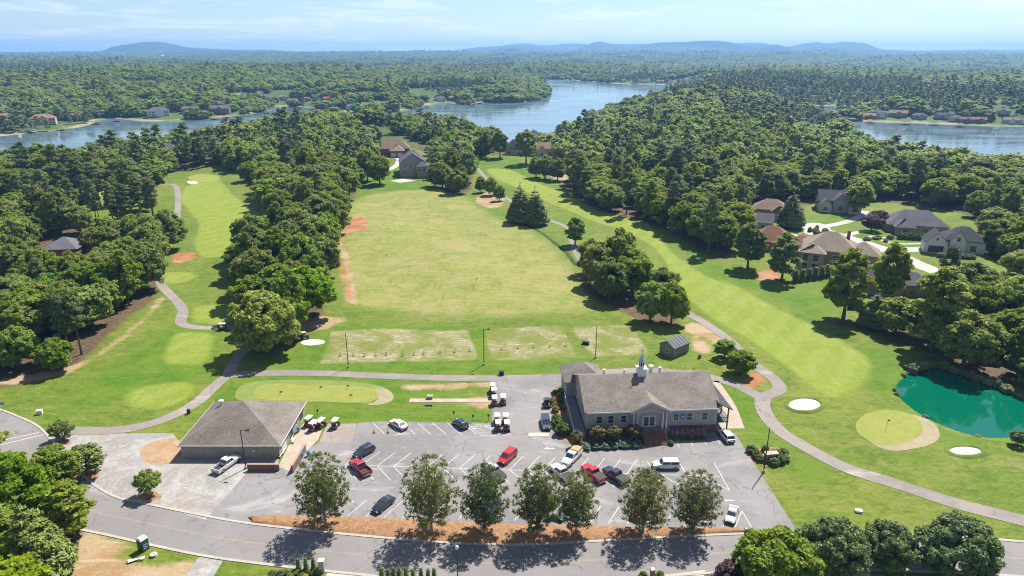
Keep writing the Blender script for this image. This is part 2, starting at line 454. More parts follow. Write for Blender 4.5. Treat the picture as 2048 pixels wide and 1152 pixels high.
def mat_asphalt(name, c1, c2, tint):
    m, nt, _, _ = mat_new(name); t = NT(nt)
    p = t.pos()
    a = t.noise(p, 0.06, 5, 0.6, 0.5); b = t.noise(p, 0.5, 5, 0.65); f = t.noise(p, 9.0, 2)
    c = t.mix(t.ramp(a, 0.36, 0.64), c1, c2)
    c = t.mix(t.math('MULTIPLY', t.ramp(b, 0.5, 0.75), 0.5), c, tint)
    st = t.noise(p, 0.28, 6, 0.7, 1.5); dust = t.noise(t.mapv(p, (0.35, 1.0, 1)), 0.09, 6, 0.7, 2.0)
    c = t.mix(t.math('MULTIPLY', t.ramp(st, 0.56, 0.70), 0.6), c, tuple(v_ * 0.5 for v_ in c1))
    c = t.mix(t.math('MULTIPLY', t.ramp(dust, 0.55, 0.70), 0.75), c, tuple(min(.5, v_ * 1.35) for v_ in tint))
    # sealed cracks
    v = t.n.new('ShaderNodeTexVoronoi'); v.feature = 'DISTANCE_TO_EDGE'; v.inputs['Scale'].default_value = 0.075
    wv = t.n.new('ShaderNodeVectorMath'); wv.operation = 'ADD'; t.l.new(p, wv.inputs[0])
    nv = t.n.new('ShaderNodeTexNoise'); nv.inputs['Scale'].default_value = 0.25; nv.inputs['Detail'].default_value = 4
    t.l.new(p, nv.inputs['Vector'])
    sc = t.n.new('ShaderNodeVectorMath'); sc.operation = 'SCALE'; sc.inputs['Scale'].default_value = 6.0; t.l.new(nv.outputs['Color'], sc.inputs[0])
    t.l.new(sc.outputs[0], wv.inputs[1]); t.l.new(wv.outputs[0], v.inputs['Vector'])
    crack = t.math('MULTIPLY', t.math('SUBTRACT', 1.0, t.ramp(v.outputs['Distance'], 0.002, 0.010)), t.ramp(a, 0.42, 0.55))
    c = t.mix(t.math('MULTIPLY', crack, 0.45), c, tuple(v_ * 0.35 for v_ in c1))
    c = t.mix(t.math('MULTIPLY', f, 0.16), c, (0.05, 0.05, 0.05))
    t.out(t.bsdf(c, 0.85, 0.25, 0, t.bump(f, 0.4, 0.02))); return m
def mat_two(name, ca, cb, cc, s=0.3, rough=0.9, bump=0.05, fs=6.0, lo=0.52):
    m, nt, _, _ = mat_new(name); t = NT(nt); p = t.pos()
    a = t.noise(p, s, 6, 0.65, 0.6); b = t.noise(p, s * 4, 5, 0.7); f = t.noise(p, fs, 3, 0.7)
    c = t.mix(t.ramp(a, 0.38, 0.64), ca, cb)
    c = t.mix(t.ramp(b, lo, lo + 0.2), c, cc)
    c = t.mix(t.math('MULTIPLY', t.ramp(f, 0.4, 0.7), 0.3), c, tuple(v * 0.4 for v in ca))
    t.out(t.bsdf(c, rough, 0.2, 0, t.bump(t.math('ADD', b, f), 0.7, bump))); return m
def mat_water(name, c, rough, bscale, bstr, spec=0.5, stretch=(1, 1, 1)):
    m, nt, _, _ = mat_new(name); t = NT(nt); p = t.mapv(t.pos(), stretch)
    a = t.noise(p, bscale, 4, 0.6, 0.4); b = t.noise(p, bscale * 0.13, 3, 0.6)
    r = t.math('ADD', t.math('MULTIPLY', t.ramp(b, 0.4, 0.65), rough), rough * 0.35)
    t.out(t.bsdf(c, r, spec, 0, t.bump(a, bstr, 0.15))); return m

M_GROUND = mat_ground()
M_LOT = mat_asphalt('lot_asphalt', (0.160, 0.149, 0.146), (0.215, 0.201, 0.195), (0.265, 0.247, 0.236))
M_ROAD = mat_asphalt('road_asphalt', (0.178, 0.164, 0.160), (0.208, 0.192, 0.186), (0.150, 0.140, 0.136))
M_PATH = mat_asphalt('path_asphalt', (0.182, 0.162, 0.145), (0.238, 0.208, 0.182), (0.264, 0.234, 0.205))
def mat_gravel():
    m, nt, _, _ = mat_new('gravel'); t = NT(nt); p = t.pos()
    a = t.noise(p, 0.12, 7, 0.72, 1.5); b = t.noise(p, 0.5, 8, 0.8, 2.0); f = t.noise(p, 5.0, 4, 0.8); d = t.noise(p, 0.09, 6, 0.7, 1.0)
    c = t.mix(t.ramp(a, 0.36, 0.66), (0.235, 0.218, 0.202), (0.345, 0.328, 0.310))
    c = t.mix(t.math('MULTIPLY', t.ramp(b, 0.48, 0.66), 0.6), c, (0.44, 0.42, 0.395))
    c = t.mix(t.math('MULTIPLY', t.ramp(b, 0.48, 0.36), 0.5), c, (0.175, 0.155, 0.138))
    c = t.mix(t.math('MULTIPLY', t.ramp(d, 0.54, 0.66), 0.75), c, (0.300, 0.225, 0.155))
    c = t.mix(t.math('MULTIPLY', f, 0.3), c, (0.13, 0.12, 0.11))
    t.out(t.bsdf(c, 0.95, 0.15, 0, t.bump(t.math('ADD', b, f), 0.8, 0.12))); return m
M_GRAVEL = mat_gravel()
M_SOIL = mat_two('bare_soil', (0.277, 0.178, 0.099), (0.343, 0.238, 0.145), (0.383, 0.284, 0.191), 0.4)
M_STRAW = mat_two('pine_straw', (0.215, 0.110, 0.050), (0.300, 0.170, 0.085), (0.40, 0.265, 0.155), 1.2, bump=0.14, fs=3.0, lo=0.5)
M_CONC = mat_two('concrete', (0.370, 0.343, 0.304), (0.422, 0.396, 0.350), (0.330, 0.290, 0.244), 0.5, bump=0.01)
M_TANCONC = mat_two('tan_concrete', (0.330, 0.271, 0.211), (0.376, 0.317, 0.254), (0.277, 0.218, 0.165), 0.4, bump=0.01)
M_PATCH = mat_two('patched_asphalt', (0.238, 0.198, 0.175), (0.277, 0.234, 0.205), (0.172, 0.139, 0.119), 0.25, bump=0.01)
M_KERB = mat_two('kerb_concrete', (0.320, 0.290, 0.250), (0.370, 0.340, 0.30), (0.27, 0.24, 0.20), 0.6, bump=0.01)
M_GREEN = mat_two('putting_green', (0.185, 0.208, 0.038), (0.215, 0.228, 0.052), (0.235, 0.238, 0.072), 0.35, bump=0.02)
M_COLLAR = mat_two('green_collar', (0.139, 0.182, 0.040), (0.168, 0.198, 0.053), (0.218, 0.205, 0.086), 0.25, bump=0.02)
M_WORN = mat_two('worn_collar', (0.244, 0.208, 0.122), (0.284, 0.244, 0.155), (0.198, 0.198, 0.066), 0.3, bump=0.02)
M_SAND = mat_two('bunker_sand', (0.415, 0.390, 0.345), (0.47, 0.45, 0.41), (0.38, 0.34, 0.29), 0.6, bump=0.05)
M_PAINT = simple('line_paint', (0.400, 0.392, 0.378), 0.7, namt=0.22, nscale=0.9, world=True)
M_YELLOW = simple('yellow_paint', (0.270, 0.222, 0.145), 0.7, namt=0.25, nscale=0.9, world=True)
M_LAKE = mat_water('lake_water', (0.095, 0.150, 0.185), 0.16, 0.35, 0.22, 0.6, (0.35, 1, 1))
M_POND = mat_water('pond_water', (0.0, 0.088, 0.050), 0.025, 0.8, 0.06, 0.6)

# ------------------------------------------------------------------ terrain sheet
FAIRWAYS = [
    gpoly([(392, 366), (418, 356), (440, 362), (470, 392), (535, 440), (540, 468), (480, 503), (410, 511), (388, 482), (398, 445), (362, 402), (370, 378)]),
    gpoly([(975, 335), (1030, 340), (1090, 372), (1200, 424), (1290, 448), (1345, 505), (1420, 553), (1480, 572), (1600, 636), (1700, 688), (1738, 722), (1722, 766), (1660, 790), (1580, 735), (1490, 668), (1400, 612), (1362, 572), (1295, 485), (1180, 440), (1085, 402), (1000, 360)]),
    gpoly([(340, 690), (360, 670), (420, 670), (425, 690), (405, 725), (335, 728)]),
    gpoly([(255, 790), (300, 772), (370, 765), (385, 785), (330, 815), (265, 812)]),
    gpoly([(330, 545), (380, 545), (388, 556), (350, 568), (325, 562)]),
    gpoly([(392, 618), (450, 612), (470, 625), (455, 645), (395, 645)]),
    gpoly([(60, 395), (120, 385), (230, 372), (290, 375), (280, 386), (150, 400), (60, 410)]),
]
DRY = [gpoly([(708, 402), (755, 383), (870, 378), (925, 390), (985, 438), (1050, 456), (1112, 500), (1148, 545), (1178, 600), (1150, 628), (960, 632), (730, 615), (702, 590), (690, 520), (692, 445)])]
TEES = [gpoly([(664, 664), (935, 658), (957, 720), (642, 727)], per=0), gpoly([(968, 660), (1122, 654), (1155, 714), (985, 720)], per=0), gpoly([(1148, 655), (1262, 650), (1300, 708), (1195, 713)], per=0)]
DIRT = [gpoly([(100, 1210), (140, 1130), (172, 1066), (205, 1075), (250, 1090), (240, 1110), (300, 1135), (395, 1128), (360, 1215)]),
        gpoly([(520, 1210), (540, 1152), (560, 1130), (580, 1135), (570, 1210)]),
        gpoly([(1385, 640), (1440, 660), (1445, 690), (1400, 670), (1370, 660)]),
        gpoly([(1385, 672), (1400, 672), (1420, 700), (1395, 705)]),
        gpoly([(560, 655), (640, 635), (690, 640), (660, 655), (590, 668)]),
        gpoly([(820, 770), (960, 766), (975, 772), (820, 780)]), gpoly([(940, 800), (980, 792), (985, 812), (950, 815)]),
        gpoly([(985, 380), (1010, 395), (990, 420), (950, 400)]), gpoly([(1080, 320), (1130, 330), (1140, 360), (1100, 350)]),
        gpoly([(160, 730), (230, 690), (290, 640), (320, 600), (326, 606), (296, 644), (230, 696), (148, 744), (20, 768), (0, 760)])]
DIRT_L = [(gpoly([(668, 480), (690, 510), (700, 560), (705, 605)], per=4, closed=False), 1.3), (gpoly([(1150, 660), (1175, 690), (1200, 712)], per=3, closed=False), 0.5)]
RED = [gpoly([(650, 500), (665, 465), (690, 440), (725, 430), (735, 460), (695, 470), (678, 490)]), gpoly([(345, 505), (385, 500), (388, 512), (350, 520)]),
       gpoly([(1510, 545), (1545, 535), (1560, 548), (1530, 556)], per=4), gpoly([(1490, 755), (1520, 745), (1525, 770), (1495, 775)], per=4), gpoly([(1415, 775), (1435, 790), (1450, 820), (1440, 825), (1420, 800)], per=4)]
RED_L = [(gpoly([(672, 470), (668, 500), (685, 540), (698, 600)], per=4, closed=False), 0.9)]
WOODS = {
    'left_wood': gpoly([(-260, 470), (-40, 440), (120, 455), (225, 468), (300, 500), (318, 540), (308, 600), (262, 640), (205, 690), (140, 742), (20, 772), (-120, 800), (-320, 780)]),
    'left_pines': gpoly([(20, 440), (110, 405), (230, 400), (300, 405), (328, 420), (310, 455), (220, 468), (90, 470)]),
    'far_left_wood': gpoly([(-320, 430), (-60, 392), (150, 350), (330, 322), (470, 296), (470, 318), (425, 335), (350, 345), (310, 365), (245, 375), (150, 385), (40, 400), (-60, 450), (-320, 520)]),
    'tree_line': gpoly([(452, 322), (560, 290), (700, 275), (735, 300), (748, 330), (722, 362), (694, 420), (672, 470), (660, 540), (640, 640), (570, 690), (505, 705), (482, 660), (478, 570), (520, 490), (556, 450), (530, 400), (478, 350)]),
    'centre_wood': gpoly([(748, 290), (850, 262), (930, 262), (1000, 296), (1010, 312), (950, 316), (945, 350), (936, 380), (885, 376), (862, 350), (870, 320), (820, 300), (770, 300)]),
    'right_wood': gpoly([(1090, 300), (1180, 262), (1300, 262), (1420, 270), (1560, 270), (1640, 292), (1700, 322), (1800, 345), (1900, 358), (2100, 366), (2340, 372), (2340, 640), (2080, 560), (1960, 500), (1960, 440), (1850, 408), (1730, 400), (1620, 410), (1500, 412), (1480, 480), (1440, 515), (1380, 490), (1310, 455), (1230, 432), (1165, 410), (1130, 370), (1100, 330)]),
    'pond_wood': gpoly([(1650, 640), (1720, 635), (1850, 622), (1960, 600), (2060, 575), (2200, 600), (2300, 700), (2300, 800), (2080, 790), (2000, 762), (1930, 742), (1880, 712), (1800, 690), (1740, 662)]),
    'range_grove': gpoly([(1160, 560), (1200, 545), (1290, 560), (1345, 600), (1360, 640), (1300, 646), (1240, 618), (1185, 596)]),
    'road_wood': gpoly([(-300, 900), (0, 905), (60, 930), (140, 985), (165, 1010), (172, 1062), (140, 1120), (100, 1200), (-60, 1300), (-400, 1200)]),
}
LAWNS = [gpoly([(1370, 480), (1440, 522), (1520, 556), (1660, 600), (1650, 640), (1560, 600), (1470, 562), (1400, 540)], per=3),
         gpoly([(1585, 575), (1720, 520), (1740, 560), (1680, 610), (1640, 608)], per=3), gpoly([(1620, 430), (1690, 425), (1700, 440), (1650, 452), (1620, 448)], per=3),
         gpoly([(1700, 460), (1790, 450), (1850, 480), (1800, 495), (1720, 480)], per=3), gpoly([(1880, 505), (1960, 495), (1960, 540), (1900, 530)], per=3),
         gpoly([(715, 365), (760, 345), (830, 360), (930, 380), (1000, 425), (1060, 440), (1150, 510), (1130, 520), (1090, 480), (1000, 445), (920, 392), (760, 380), (710, 392)], per=3),
         gpoly([(760, 340), (815, 330), (860, 355), (800, 366)], per=3), gpoly([(955, 318), (1040, 320), (1095, 370), (1040, 365), (975, 340)], per=3),
         gpoly([(1720, 690), (1800, 720), (1850, 738), (1800, 790), (1835, 825), (1890, 860), (1960, 885), (1880, 880), (1790, 800), (1740, 770)], per=3),
         gpoly([(2010, 760), (2100, 740), (2200, 800), (2060, 790)], per=3),
         gpoly([(600, 700), (640, 662), (690, 652), (960, 650), (970, 700), (985, 722), (1160, 722), (1190, 735), (1000, 748), (560, 738)], per=3),
         gpoly([(205, 745), (300, 690), (350, 650), (440, 662), (430, 735), (380, 770), (230, 800), (120, 830)], per=3),
         gpoly([(618, 832), (660, 820), (980, 822), (980, 842), (620, 842)], per=3), gpoly([(400, 850), (450, 770), (520, 755), (700, 752), (950, 762), (820, 800), (560, 812)], per=3),
         gpoly([(1420, 770), (1520, 800), (1560, 880), (1640, 930), (1600, 960), (1480, 850)], per=3)]

def smax(polys, lines, X, Y, R=40):
    s = np.full(X.shape, -R, float)
    for P in polys:
        lo, hi = P.min(0) - R, P.max(0) + R
        k = (X > lo[0]) & (X < hi[0]) & (Y > lo[1]) & (Y < hi[1])
        if k.any(): s[k] = np.maximum(s[k], sdf_poly(P, X[k], Y[k]))
    for P, w in lines:
        lo, hi = P.min(0) - R, P.max(0) + R
        k = (X > lo[0]) & (X < hi[0]) & (Y > lo[1]) & (Y < hi[1])
        if k.any(): s[k] = np.maximum(s[k], sdf_line(P, w, X[k], Y[k]))
    return np.clip(s, -R, R)

def make_ground():
    t = np.concatenate([np.linspace(-4, -1.0, 22)[:-1], np.linspace(-1.0, 1.0, 261), np.linspace(1.0, 4, 22)[1:]])
    rows = np.concatenate([np.linspace(-150, 66, 14)[:-1], np.geomspace(66, 15000, 660)])
    T, R = np.meshgrid(t, rows)
    X = (T * np.maximum(R, 66)).ravel(); Y = R.ravel()
    Z = hfun(X, Y)
    nx, ny = len(t), len(rows)
    i = np.arange(nx * ny).reshape(ny, nx)
    F = np.stack([i[:-1, :-1], i[:-1, 1:], i[1:, 1:], i[1:, :-1]], -1).reshape(-1, 4)
    me = np_mesh('ground', np.stack([X, Y, Z], 1), F, M_GROUND, smooth=True)
    def put(n, a):
        at = me.attributes.new(n, 'FLOAT', 'POINT'); at.data.foreach_set('value', a.astype(np.float32))
    put('fairway', smax(FAIRWAYS, [], X, Y)); put('dry', smax(DRY, [], X, Y)); put('tee', smax(TEES, [], X, Y))
    put('dirt', smax(DIRT, DIRT_L, X, Y)); put('red', smax(RED, RED_L, X, Y))
    put('litter', smax([q for k_, q in WOODS.items() if k_ != 'left_pines'], [], X, Y)); put('lawn', smax(LAWNS, [], X, Y))
    put('forest', np.clip(Y - 560, -40, 40)); put('bank', np.clip(13 + lake_sd(X, Y), -40, 13))
    return tag(link('ground', me), 'mown golf course turf and woodland floor', None, None, 'structure')
make_ground()

def mark(o, label=None): return tag(o, label, None, None, 'structure')

# ------------------------------------------------------------------ sheets, ribbons
def sheet(name, P, mat, off, parent=None, label=None, follow=False):
    """flat polygon as a sheet `off` above the ground; follow=True drapes rings over the terrain"""
    P = np.asarray(P, float)
    if not follow:
        m = MB(); z = off
        bm_v = [(x, y, z) for x, y in P]
        import mathutils.geometry as mg
        tris = mg.tessellate_polygon([[Vector((x, y, 0)) for x, y in P]])
        fs = []
        for a, b, c in tris:
            n = (P[b][0] - P[a][0]) * (P[c][1] - P[a][1]) - (P[b][1] - P[a][1]) * (P[c][0] - P[a][0])
            fs.append((a, b, c) if n > 0 else (a, c, b))
        m.add(bm_v, fs)
        o = m.build(name, mat, parent)
    else:
        c = P.mean(0); rings = 8; V = []; F = []
        n = len(P)
        for k in range(1, rings + 1):
            V += [tuple(c + (p - c) * k / rings) for p in P]
        V.append(tuple(c))
        V = np.array(V)
        area = 0.5 * np.sum(P[:, 0] * np.roll(P[:, 1], -1) - np.roll(P[:, 0], -1) * P[:, 1])
        Z = hfun(V[:, 0], V[:, 1]) + off
        fs = []
        for i in range(n):
            j = (i + 1) % n
            fs.append((len(V) - 1, i, j))
            for k in range(rings - 1):
                fs.append((k * n + i, (k + 1) * n + i, (k + 1) * n + j, k * n + j))
        if area < 0: fs = [f[::-1] for f in fs]
        m = MB(); m.add([(v[0], v[1], z) for v, z in zip(V, Z)], fs)
        o = m.build(name, mat, parent)
    if parent is None: mark(o, label)
    return o

def offset_line(L, d):
    L = np.asarray(L, float); t = np.gradient(L, axis=0); t /= np.linalg.norm(t, axis=1)[:, None] + 1e-9
    return L + np.stack([-t[:, 1], t[:, 0]], 1) * d
def resample(L, step):
    L = np.asarray(L, float); s = np.r_[0, np.cumsum(np.linalg.norm(np.diff(L, axis=0), axis=1))]
    u = np.linspace(0, s[-1], max(2, int(s[-1] / step) + 1))
    return np.stack([np.interp(u, s, L[:, 0]), np.interp(u, s, L[:, 1])], 1)
def ribbon(name, L, w, mat, off, parent=None, label=None, step=1.2, nc=4, jitter=0.0, seed=1):
    L = resample(L, step); rg = np.random.default_rng(seed)
    ww = np.ones(len(L)) * w
    if jitter:
        ww = ww + np.convolve(rg.normal(0, jitter, len(L) + 8), np.ones(9) / 3, 'valid')
    t = np.gradient(L, axis=0); t /= np.linalg.norm(t, axis=1)[:, None] + 1e-9
    N = np.stack([-t[:, 1], t[:, 0]], 1)
    cols = [L + N * (ww * (k / (nc - 1) - 0.5))[:, None] for k in range(nc)]
    V = np.stack(cols, 1).reshape(-1, 2)
    Z = hfun(V[:, 0], V[:, 1]) + off
    i = np.arange(len(L) * nc).reshape(len(L), nc)
    F = np.stack([i[:-1, :-1], i[1:, :-1], i[1:, 1:], i[:-1, 1:]], -1).reshape(-1, 4)[:, ::-1]
    o = link(name, np_mesh(name, np.c_[V, Z], F, mat), parent)
    if parent is None: mark(o, label)
    return o
def kerb(name, L, w, h_, mat, parent=None, label=None, step=1.5):
    L = resample(L, step); a = offset_line(L, w / 2); b = offset_line(L, -w / 2)
    m = MB(); rings = []
    for p, q in zip(a, b):
        z = max(hz(*p), hz(*q))
        rings.append([(p[0], p[1], z - 0.05), (p[0], p[1], z + h_), (q[0], q[1], z + h_), (q[0], q[1], z - 0.05)])
    m.loft(rings)
    o = m.build(name, mat, parent)
    if parent is None: mark(o, label)
    return o

# main road
ROAD_C = gpoly([(-420, 800), (-180, 812), (-60, 832), (0, 854), (30, 870), (48, 889), (66, 914), (100, 957), (140, 994), (190, 1023), (260, 1039), (427, 1074), (560, 1092), (680, 1105), (871, 1122), (1040, 1127), (1261, 1116), (1400, 1108), (1560, 1102), (1720, 1102), (1870, 1107), (1977, 1112), (2060, 1119), (2300, 1140), (2700, 1180)], per=6, closed=False)
road = ribbon('road', ROAD_C, 8.0, M_ROAD, 0.012, label='two lane grey asphalt road curving past the car park')
for d in (0.10, -0.10): ribbon('centre_line', offset_line(ROAD_C, d), 0.08, M_YELLOW, 0.018, parent=road)
kerb('kerb', offset_line(ROAD_C, 4.25), 0.5, 0.10, M_KERB, label='pale concrete kerb along the golf side of the road')
kerb('kerb', offset_line(ROAD_C, -4.25), 0.5, 0.10, M_KERB, label='pale concrete kerb along the house side of the road')
for a, b in (((0, 882), (78, 865)), ((0, 890), (88, 869))):
    ribbon('crossing_line', np.array([GP(*a), GP(*b)]), 0.25, M_PAINT, 0.018, parent=road)

# car park
LOT_PX = [(505, 932), (560, 938), (585, 940), (612, 900), (640, 884), (700, 884), (716, 846), (760, 843), (984, 846), (984, 800), (978, 766), (984, 752), (1140, 747), (1146, 760), (1112, 776), (1104, 810), (1116, 850), (1130, 885), (1168, 889), (1290, 890), (1335, 888), (1345, 864), (1432, 858), (1470, 866), (1592, 1058), (1600, 1078), (1500, 1082), (1484, 1060), (1250, 1053), (1000, 1047), (760, 1037), (525, 1030), (508, 1036), (506, 1056), (408, 1044)]
lot = sheet('parking_lot', gpoly(LOT_PX, per=0), M_LOT, 0.020, label='weathered grey asphalt car park with angled stalls')
sheet('gravel_lot', gpoly([(100, 862), (180, 868), (260, 867), (345, 866), (360, 885), (480, 888), (556, 890), (558, 938), (508, 940), (412, 1040), (330, 1017), (182, 985), (150, 955), (112, 905)], per=0), M_GRAVEL, 0.015, label='pale gravel lot beside the cart barn')
sheet('bare_soil', gpoly([(280, 905), (300, 885), (345, 876), (360, 885), (362, 915), (345, 926), (300, 928)], per=4), M_SOIL, 0.022, label='patch of tan soil beside the cart barn wall')
for px, r in (((300, 992), 22), ((172, 952), 24), ((128, 884), 14)):
    P = [GP(px[0] + r * math.cos(a) * (1 + 0.15 * math.sin(3 * a)), px[1] + 0.45 * r * math.sin(a)) for a in np.linspace(0, 2 * math.pi, 14)[:-1]]
    sheet('tree_ring', catmull(P, 3), M_STRAW, 0.030, label='ring of straw mulch round a young tree')
sheet('apron', gpoly([(556, 934), (584, 944), (612, 904), (636, 880), (650, 846), (618, 838), (604, 850), (578, 890)], per=0), M_TANCONC, 0.028, label='tan concrete apron beside the cart barn')
sheet('asphalt_patch', gpoly([(638, 884), (655, 848), (714, 847), (700, 888)], per=0), M_PATCH, 0.026, label='brownish asphalt patch in the cart wash area')
sheet('concrete_pad', gpoly([(1057, 873), (1057, 866), (1084, 865), (1098, 866), (1098, 872)], per=0), M_CONC, 0.026, label='pale concrete pad in the drive')
def mulch():
    top = resample(gpoly([(505, 1040), (516, 1031), (760, 1036), (1000, 1047), (1250, 1053), (1484, 1059), (1502, 1066)], per=5, closed=False), 1.2)
    n = len(top)
    bot0 = offset_line(ROAD_C, 4.52)
    k = (bot0[:, 0] > top[0, 0] - 1.2) & (bot0[:, 0] < top[-1, 0] + 1.0) & (bot0[:, 1] < 102)
    bot = resample(bot0[k], 0.5); u = np.linspace(0, 1, n); ub = np.linspace(0, 1, len(bot))
    bot = np.stack([np.interp(u, ub, bot[:, 0]), np.interp(u, ub, bot[:, 1])], 1)
    rg = np.random.default_rng(3); V = []
    W = 9
    for j in range(W):
        s = j / (W - 1); q = top * (1 - s) + bot * s
        z = 0.03 + 0.28 * math.sin(math.pi * min(1, max(0, s))) ** 0.6 + (rg.random(n) * 0.1 if 0 < j < W - 1 else 0)
        V.append(np.c_[q, np.zeros(n) + z])
    V = np.stack(V, 1).reshape(-1, 3)
    i = np.arange(n * W).reshape(n, W)
    F = np.stack([i[:-1, :-1], i[:-1, 1:], i[1:, 1:], i[1:, :-1]], -1).reshape(-1, 4)[:, ::-1]
    mark(link('mulch_bed', np_mesh('mulch_bed', V, F, M_STRAW, smooth=True)), 'long bed of orange pine straw between car park and road')
mulch()

# painted stalls
LINE = {}
def stall(a, b, w=0.14):
    a, b = Vector((*GP(*a), 0)), Vector((*GP(*b), 0)); d = b - a
    key = round(d.length, 1)
    if key not in LINE:
        LINE[key] = MB().poly([(0, -w / 2, 0), (d.length, -w / 2, 0), (d.length, w / 2, 0), (0, w / 2, 0)]).mesh('painted_line', M_PAINT)
    o = link('painted_line', LINE[key], lot)
    o.location = (a.x, a.y, 0.030); o.rotation_euler = (0, 0, math.atan2(d.y, d.x))
def stall_row(p0, p1, step, vec, skip=()):
    """row of parallel stripes along the ground line p0-p1; vec is one stripe drawn at p0"""
    A, B = np.array(GP(*p0)), np.array(GP(*p1)); V = np.array(GP(p0[0] + vec[0], p0[1] + vec[1])) - A
    n = int(np.linalg.norm(B - A) / step)
    L = float(np.linalg.norm(V)); ang = math.atan2(V[1], V[0])
    key = ('r', round(L, 2))
    if key not in LINE: LINE[key] = MB().poly([(0, -0.07, 0), (L, -0.07, 0), (L, 0.07, 0), (0, 0.07, 0)]).mesh('painted_line', M_PAINT)
    for i in range(n + 1):
        if i in skip: continue
        q = A + (B - A) / np.linalg.norm(B - A) * step * i
        o = link('painted_line', LINE[key], lot); o.location = (q[0], q[1], 0.030); o.rotation_euler = (0, 0, ang)
stall((690, 930), (1440, 953))
stall_row((690, 929.5), (1285, 947), 3.17, (37.5, -26.5))
stall_row((690, 931), (1350, 950.5), 3.17, (24, 28), skip=(18,))
stall_row((694, 1033), (1480, 1055), 3.17, (40, -33), skip=(21,))
stall_row((746, 846), (925, 846), 3.17, (24, 23))
stall_row((1342, 867), (1425, 861), 2.85, (17, 27))
for a, b in (((1295, 923), (1309, 947)), ((1360, 928), (1374, 951)), ((1428, 925), (1459, 981)), ((1405, 953), (1459, 981)), ((1484, 1022), (1508, 1063)), ((1484, 1022), (1470, 1054)),
             ((936, 849), (963, 871)), ((963, 871), (990, 871)), ((966, 851), (1012, 871)), ((1012, 871), (1024, 868)), ((941, 853), (956, 853)), ((946, 857), (962, 857)), ((950, 862), (970, 862)), ((955, 866), (978, 866)), ((988, 852), (972, 852)), ((992, 856), (979, 856)), ((997, 861), (985, 861)), ((1002, 866), (994, 866))):
    stall(a, b)
def arrow(px, a):
    m = MB().poly([(0, -0.15, 0), (1.3, -0.15, 0), (1.3, 0.15, 0), (0, 0.15, 0)]); m.poly([(1.3, -0.45, 0), (2.2, 0, 0), (1.3, 0.45, 0)])
    o = m.build('painted_arrow', M_PAINT, lot); x, y = GP(*px); o.location = (x, y, 0.030); o.rotation_euler = (0, 0, a)
arrow((1468, 1001), math.pi); arrow((1109, 897), math.pi); arrow((708, 1003), math.pi)

# cart paths
def path(px, w, label, seed, mat=None):
    return ribbon('cart_path', gpoly(px, per=7, closed=False), w, mat or M_PATH, 0.055, label=label, jitter=0.10, seed=seed)
path([(100, 858), (170, 862), (255, 858), (330, 838), (392, 806), (430, 772), (460, 752), (520, 747), (640, 747), (760, 752), (880, 756), (1000, 757)], 3.1, 'cart path running behind the putting green', 1)
path([(456, 752), (468, 726), (484, 704), (500, 685), (500, 668), (470, 659), (430, 658), (385, 656), (362, 648), (366, 624), (345, 596), (322, 568), (318, 535), (324, 505), (332, 480), (352, 440), (356, 405), (352, 376), (330, 372), (290, 380)], 3.0, 'cart path winding up the left fairway', 2)
path([(1140, 752), (1300, 742), (1440, 760), (1505, 786), (1530, 800)], 3.4, 'cart path behind the clubhouse', 3)
path([(1368, 618), (1410, 640), (1452, 672), (1500, 722), (1548, 758), (1558, 780), (1528, 795), (1528, 822), (1560, 862), (1630, 905), (1700, 940), (1800, 974), (1900, 1005), (2000, 1030), (2120, 1058), (2400, 1115)], 3.3, 'cart path bending round the green beside the pond', 4)
path([(955, 335), (985, 372), (1020, 402), (1060, 432), (1105, 444), (1135, 456), (1142, 480), (1160, 520), (1200, 548)], 2.4, 'cart path between driving range and right fairway', 5)
path([(819, 801), (880, 801), (978, 801)], 1.6, 'short concrete walk to the practice green', 6, M_TANCONC)
path([(1428, 762), (1462, 812), (1478, 852)], 2.2, 'tan walk beside the clubhouse porch', 7, M_TANCONC)
sheet('patio', gpoly([(1412, 858), (1425, 800), (1440, 790), (1462, 818), (1490, 857)], per=0), M_TANCONC, 0.040, label='tan concrete patio under the clubhouse porch')

ribbon('dark_strip', gpoly([(1048, 452), (1085, 468), (1110, 488), (1135, 510), (1152, 530)], per=6, closed=False), 1.6, mat_two('dark_strip_green', (0.030, 0.045, 0.012), (0.045, 0.060, 0.016), (0.09, 0.09, 0.03), 0.5), 0.05, label='thin dark strip along the range edge', jitter=0.2)  # thin dark green ribbon laid over the turf, no hollow below it
# greens and bunkers
def ell(cx, cy, rx, ry, wob=0.1, ph=0.0, n=26):
    return [(cx + rx * math.cos(a) * (1 + wob * math.sin(2 * a + ph)), cy + ry * math.sin(a) * (1 + wob * math.cos(3 * a + ph))) for a in np.linspace(0, 2 * math.pi, n + 1)[:-1]]
def drape(name, px, mat, off, label): return sheet(name, gpoly(px, per=3), mat, off, label=label, follow=True)
drape('green_collar', ell(1801, 866, 76, 41, 0.05, 0.5), M_WORN, 0.045, 'worn sandy collar round the green by the pond')
drape('golf_green', ell(1778, 857, 65, 38, 0.04, 1.0), M_GREEN, 0.060, 'smooth light green putting surface beside the pond')
drape('green_collar', [(470, 790), (490, 768), (560, 760), (680, 762), (760, 772), (788, 792), (770, 808), (690, 806), (600, 804), (520, 806), (480, 802)], M_COLLAR, 0.045, 'mown collar round the practice green')
drape('worn_collar', [(748, 780), (765, 776), (783, 786), (786, 798), (765, 809), (735, 810), (752, 800)], M_WORN, 0.052, 'worn sandy edge of the practice green')
drape('golf_green', [(508, 786), (520, 772), (560, 768), (620, 771), (680, 771), (740, 776), (757, 788), (745, 802), (690, 806), (640, 803), (560, 801), (520, 798)], M_GREEN, 0.066, 'long practice putting green behind the cart barn')
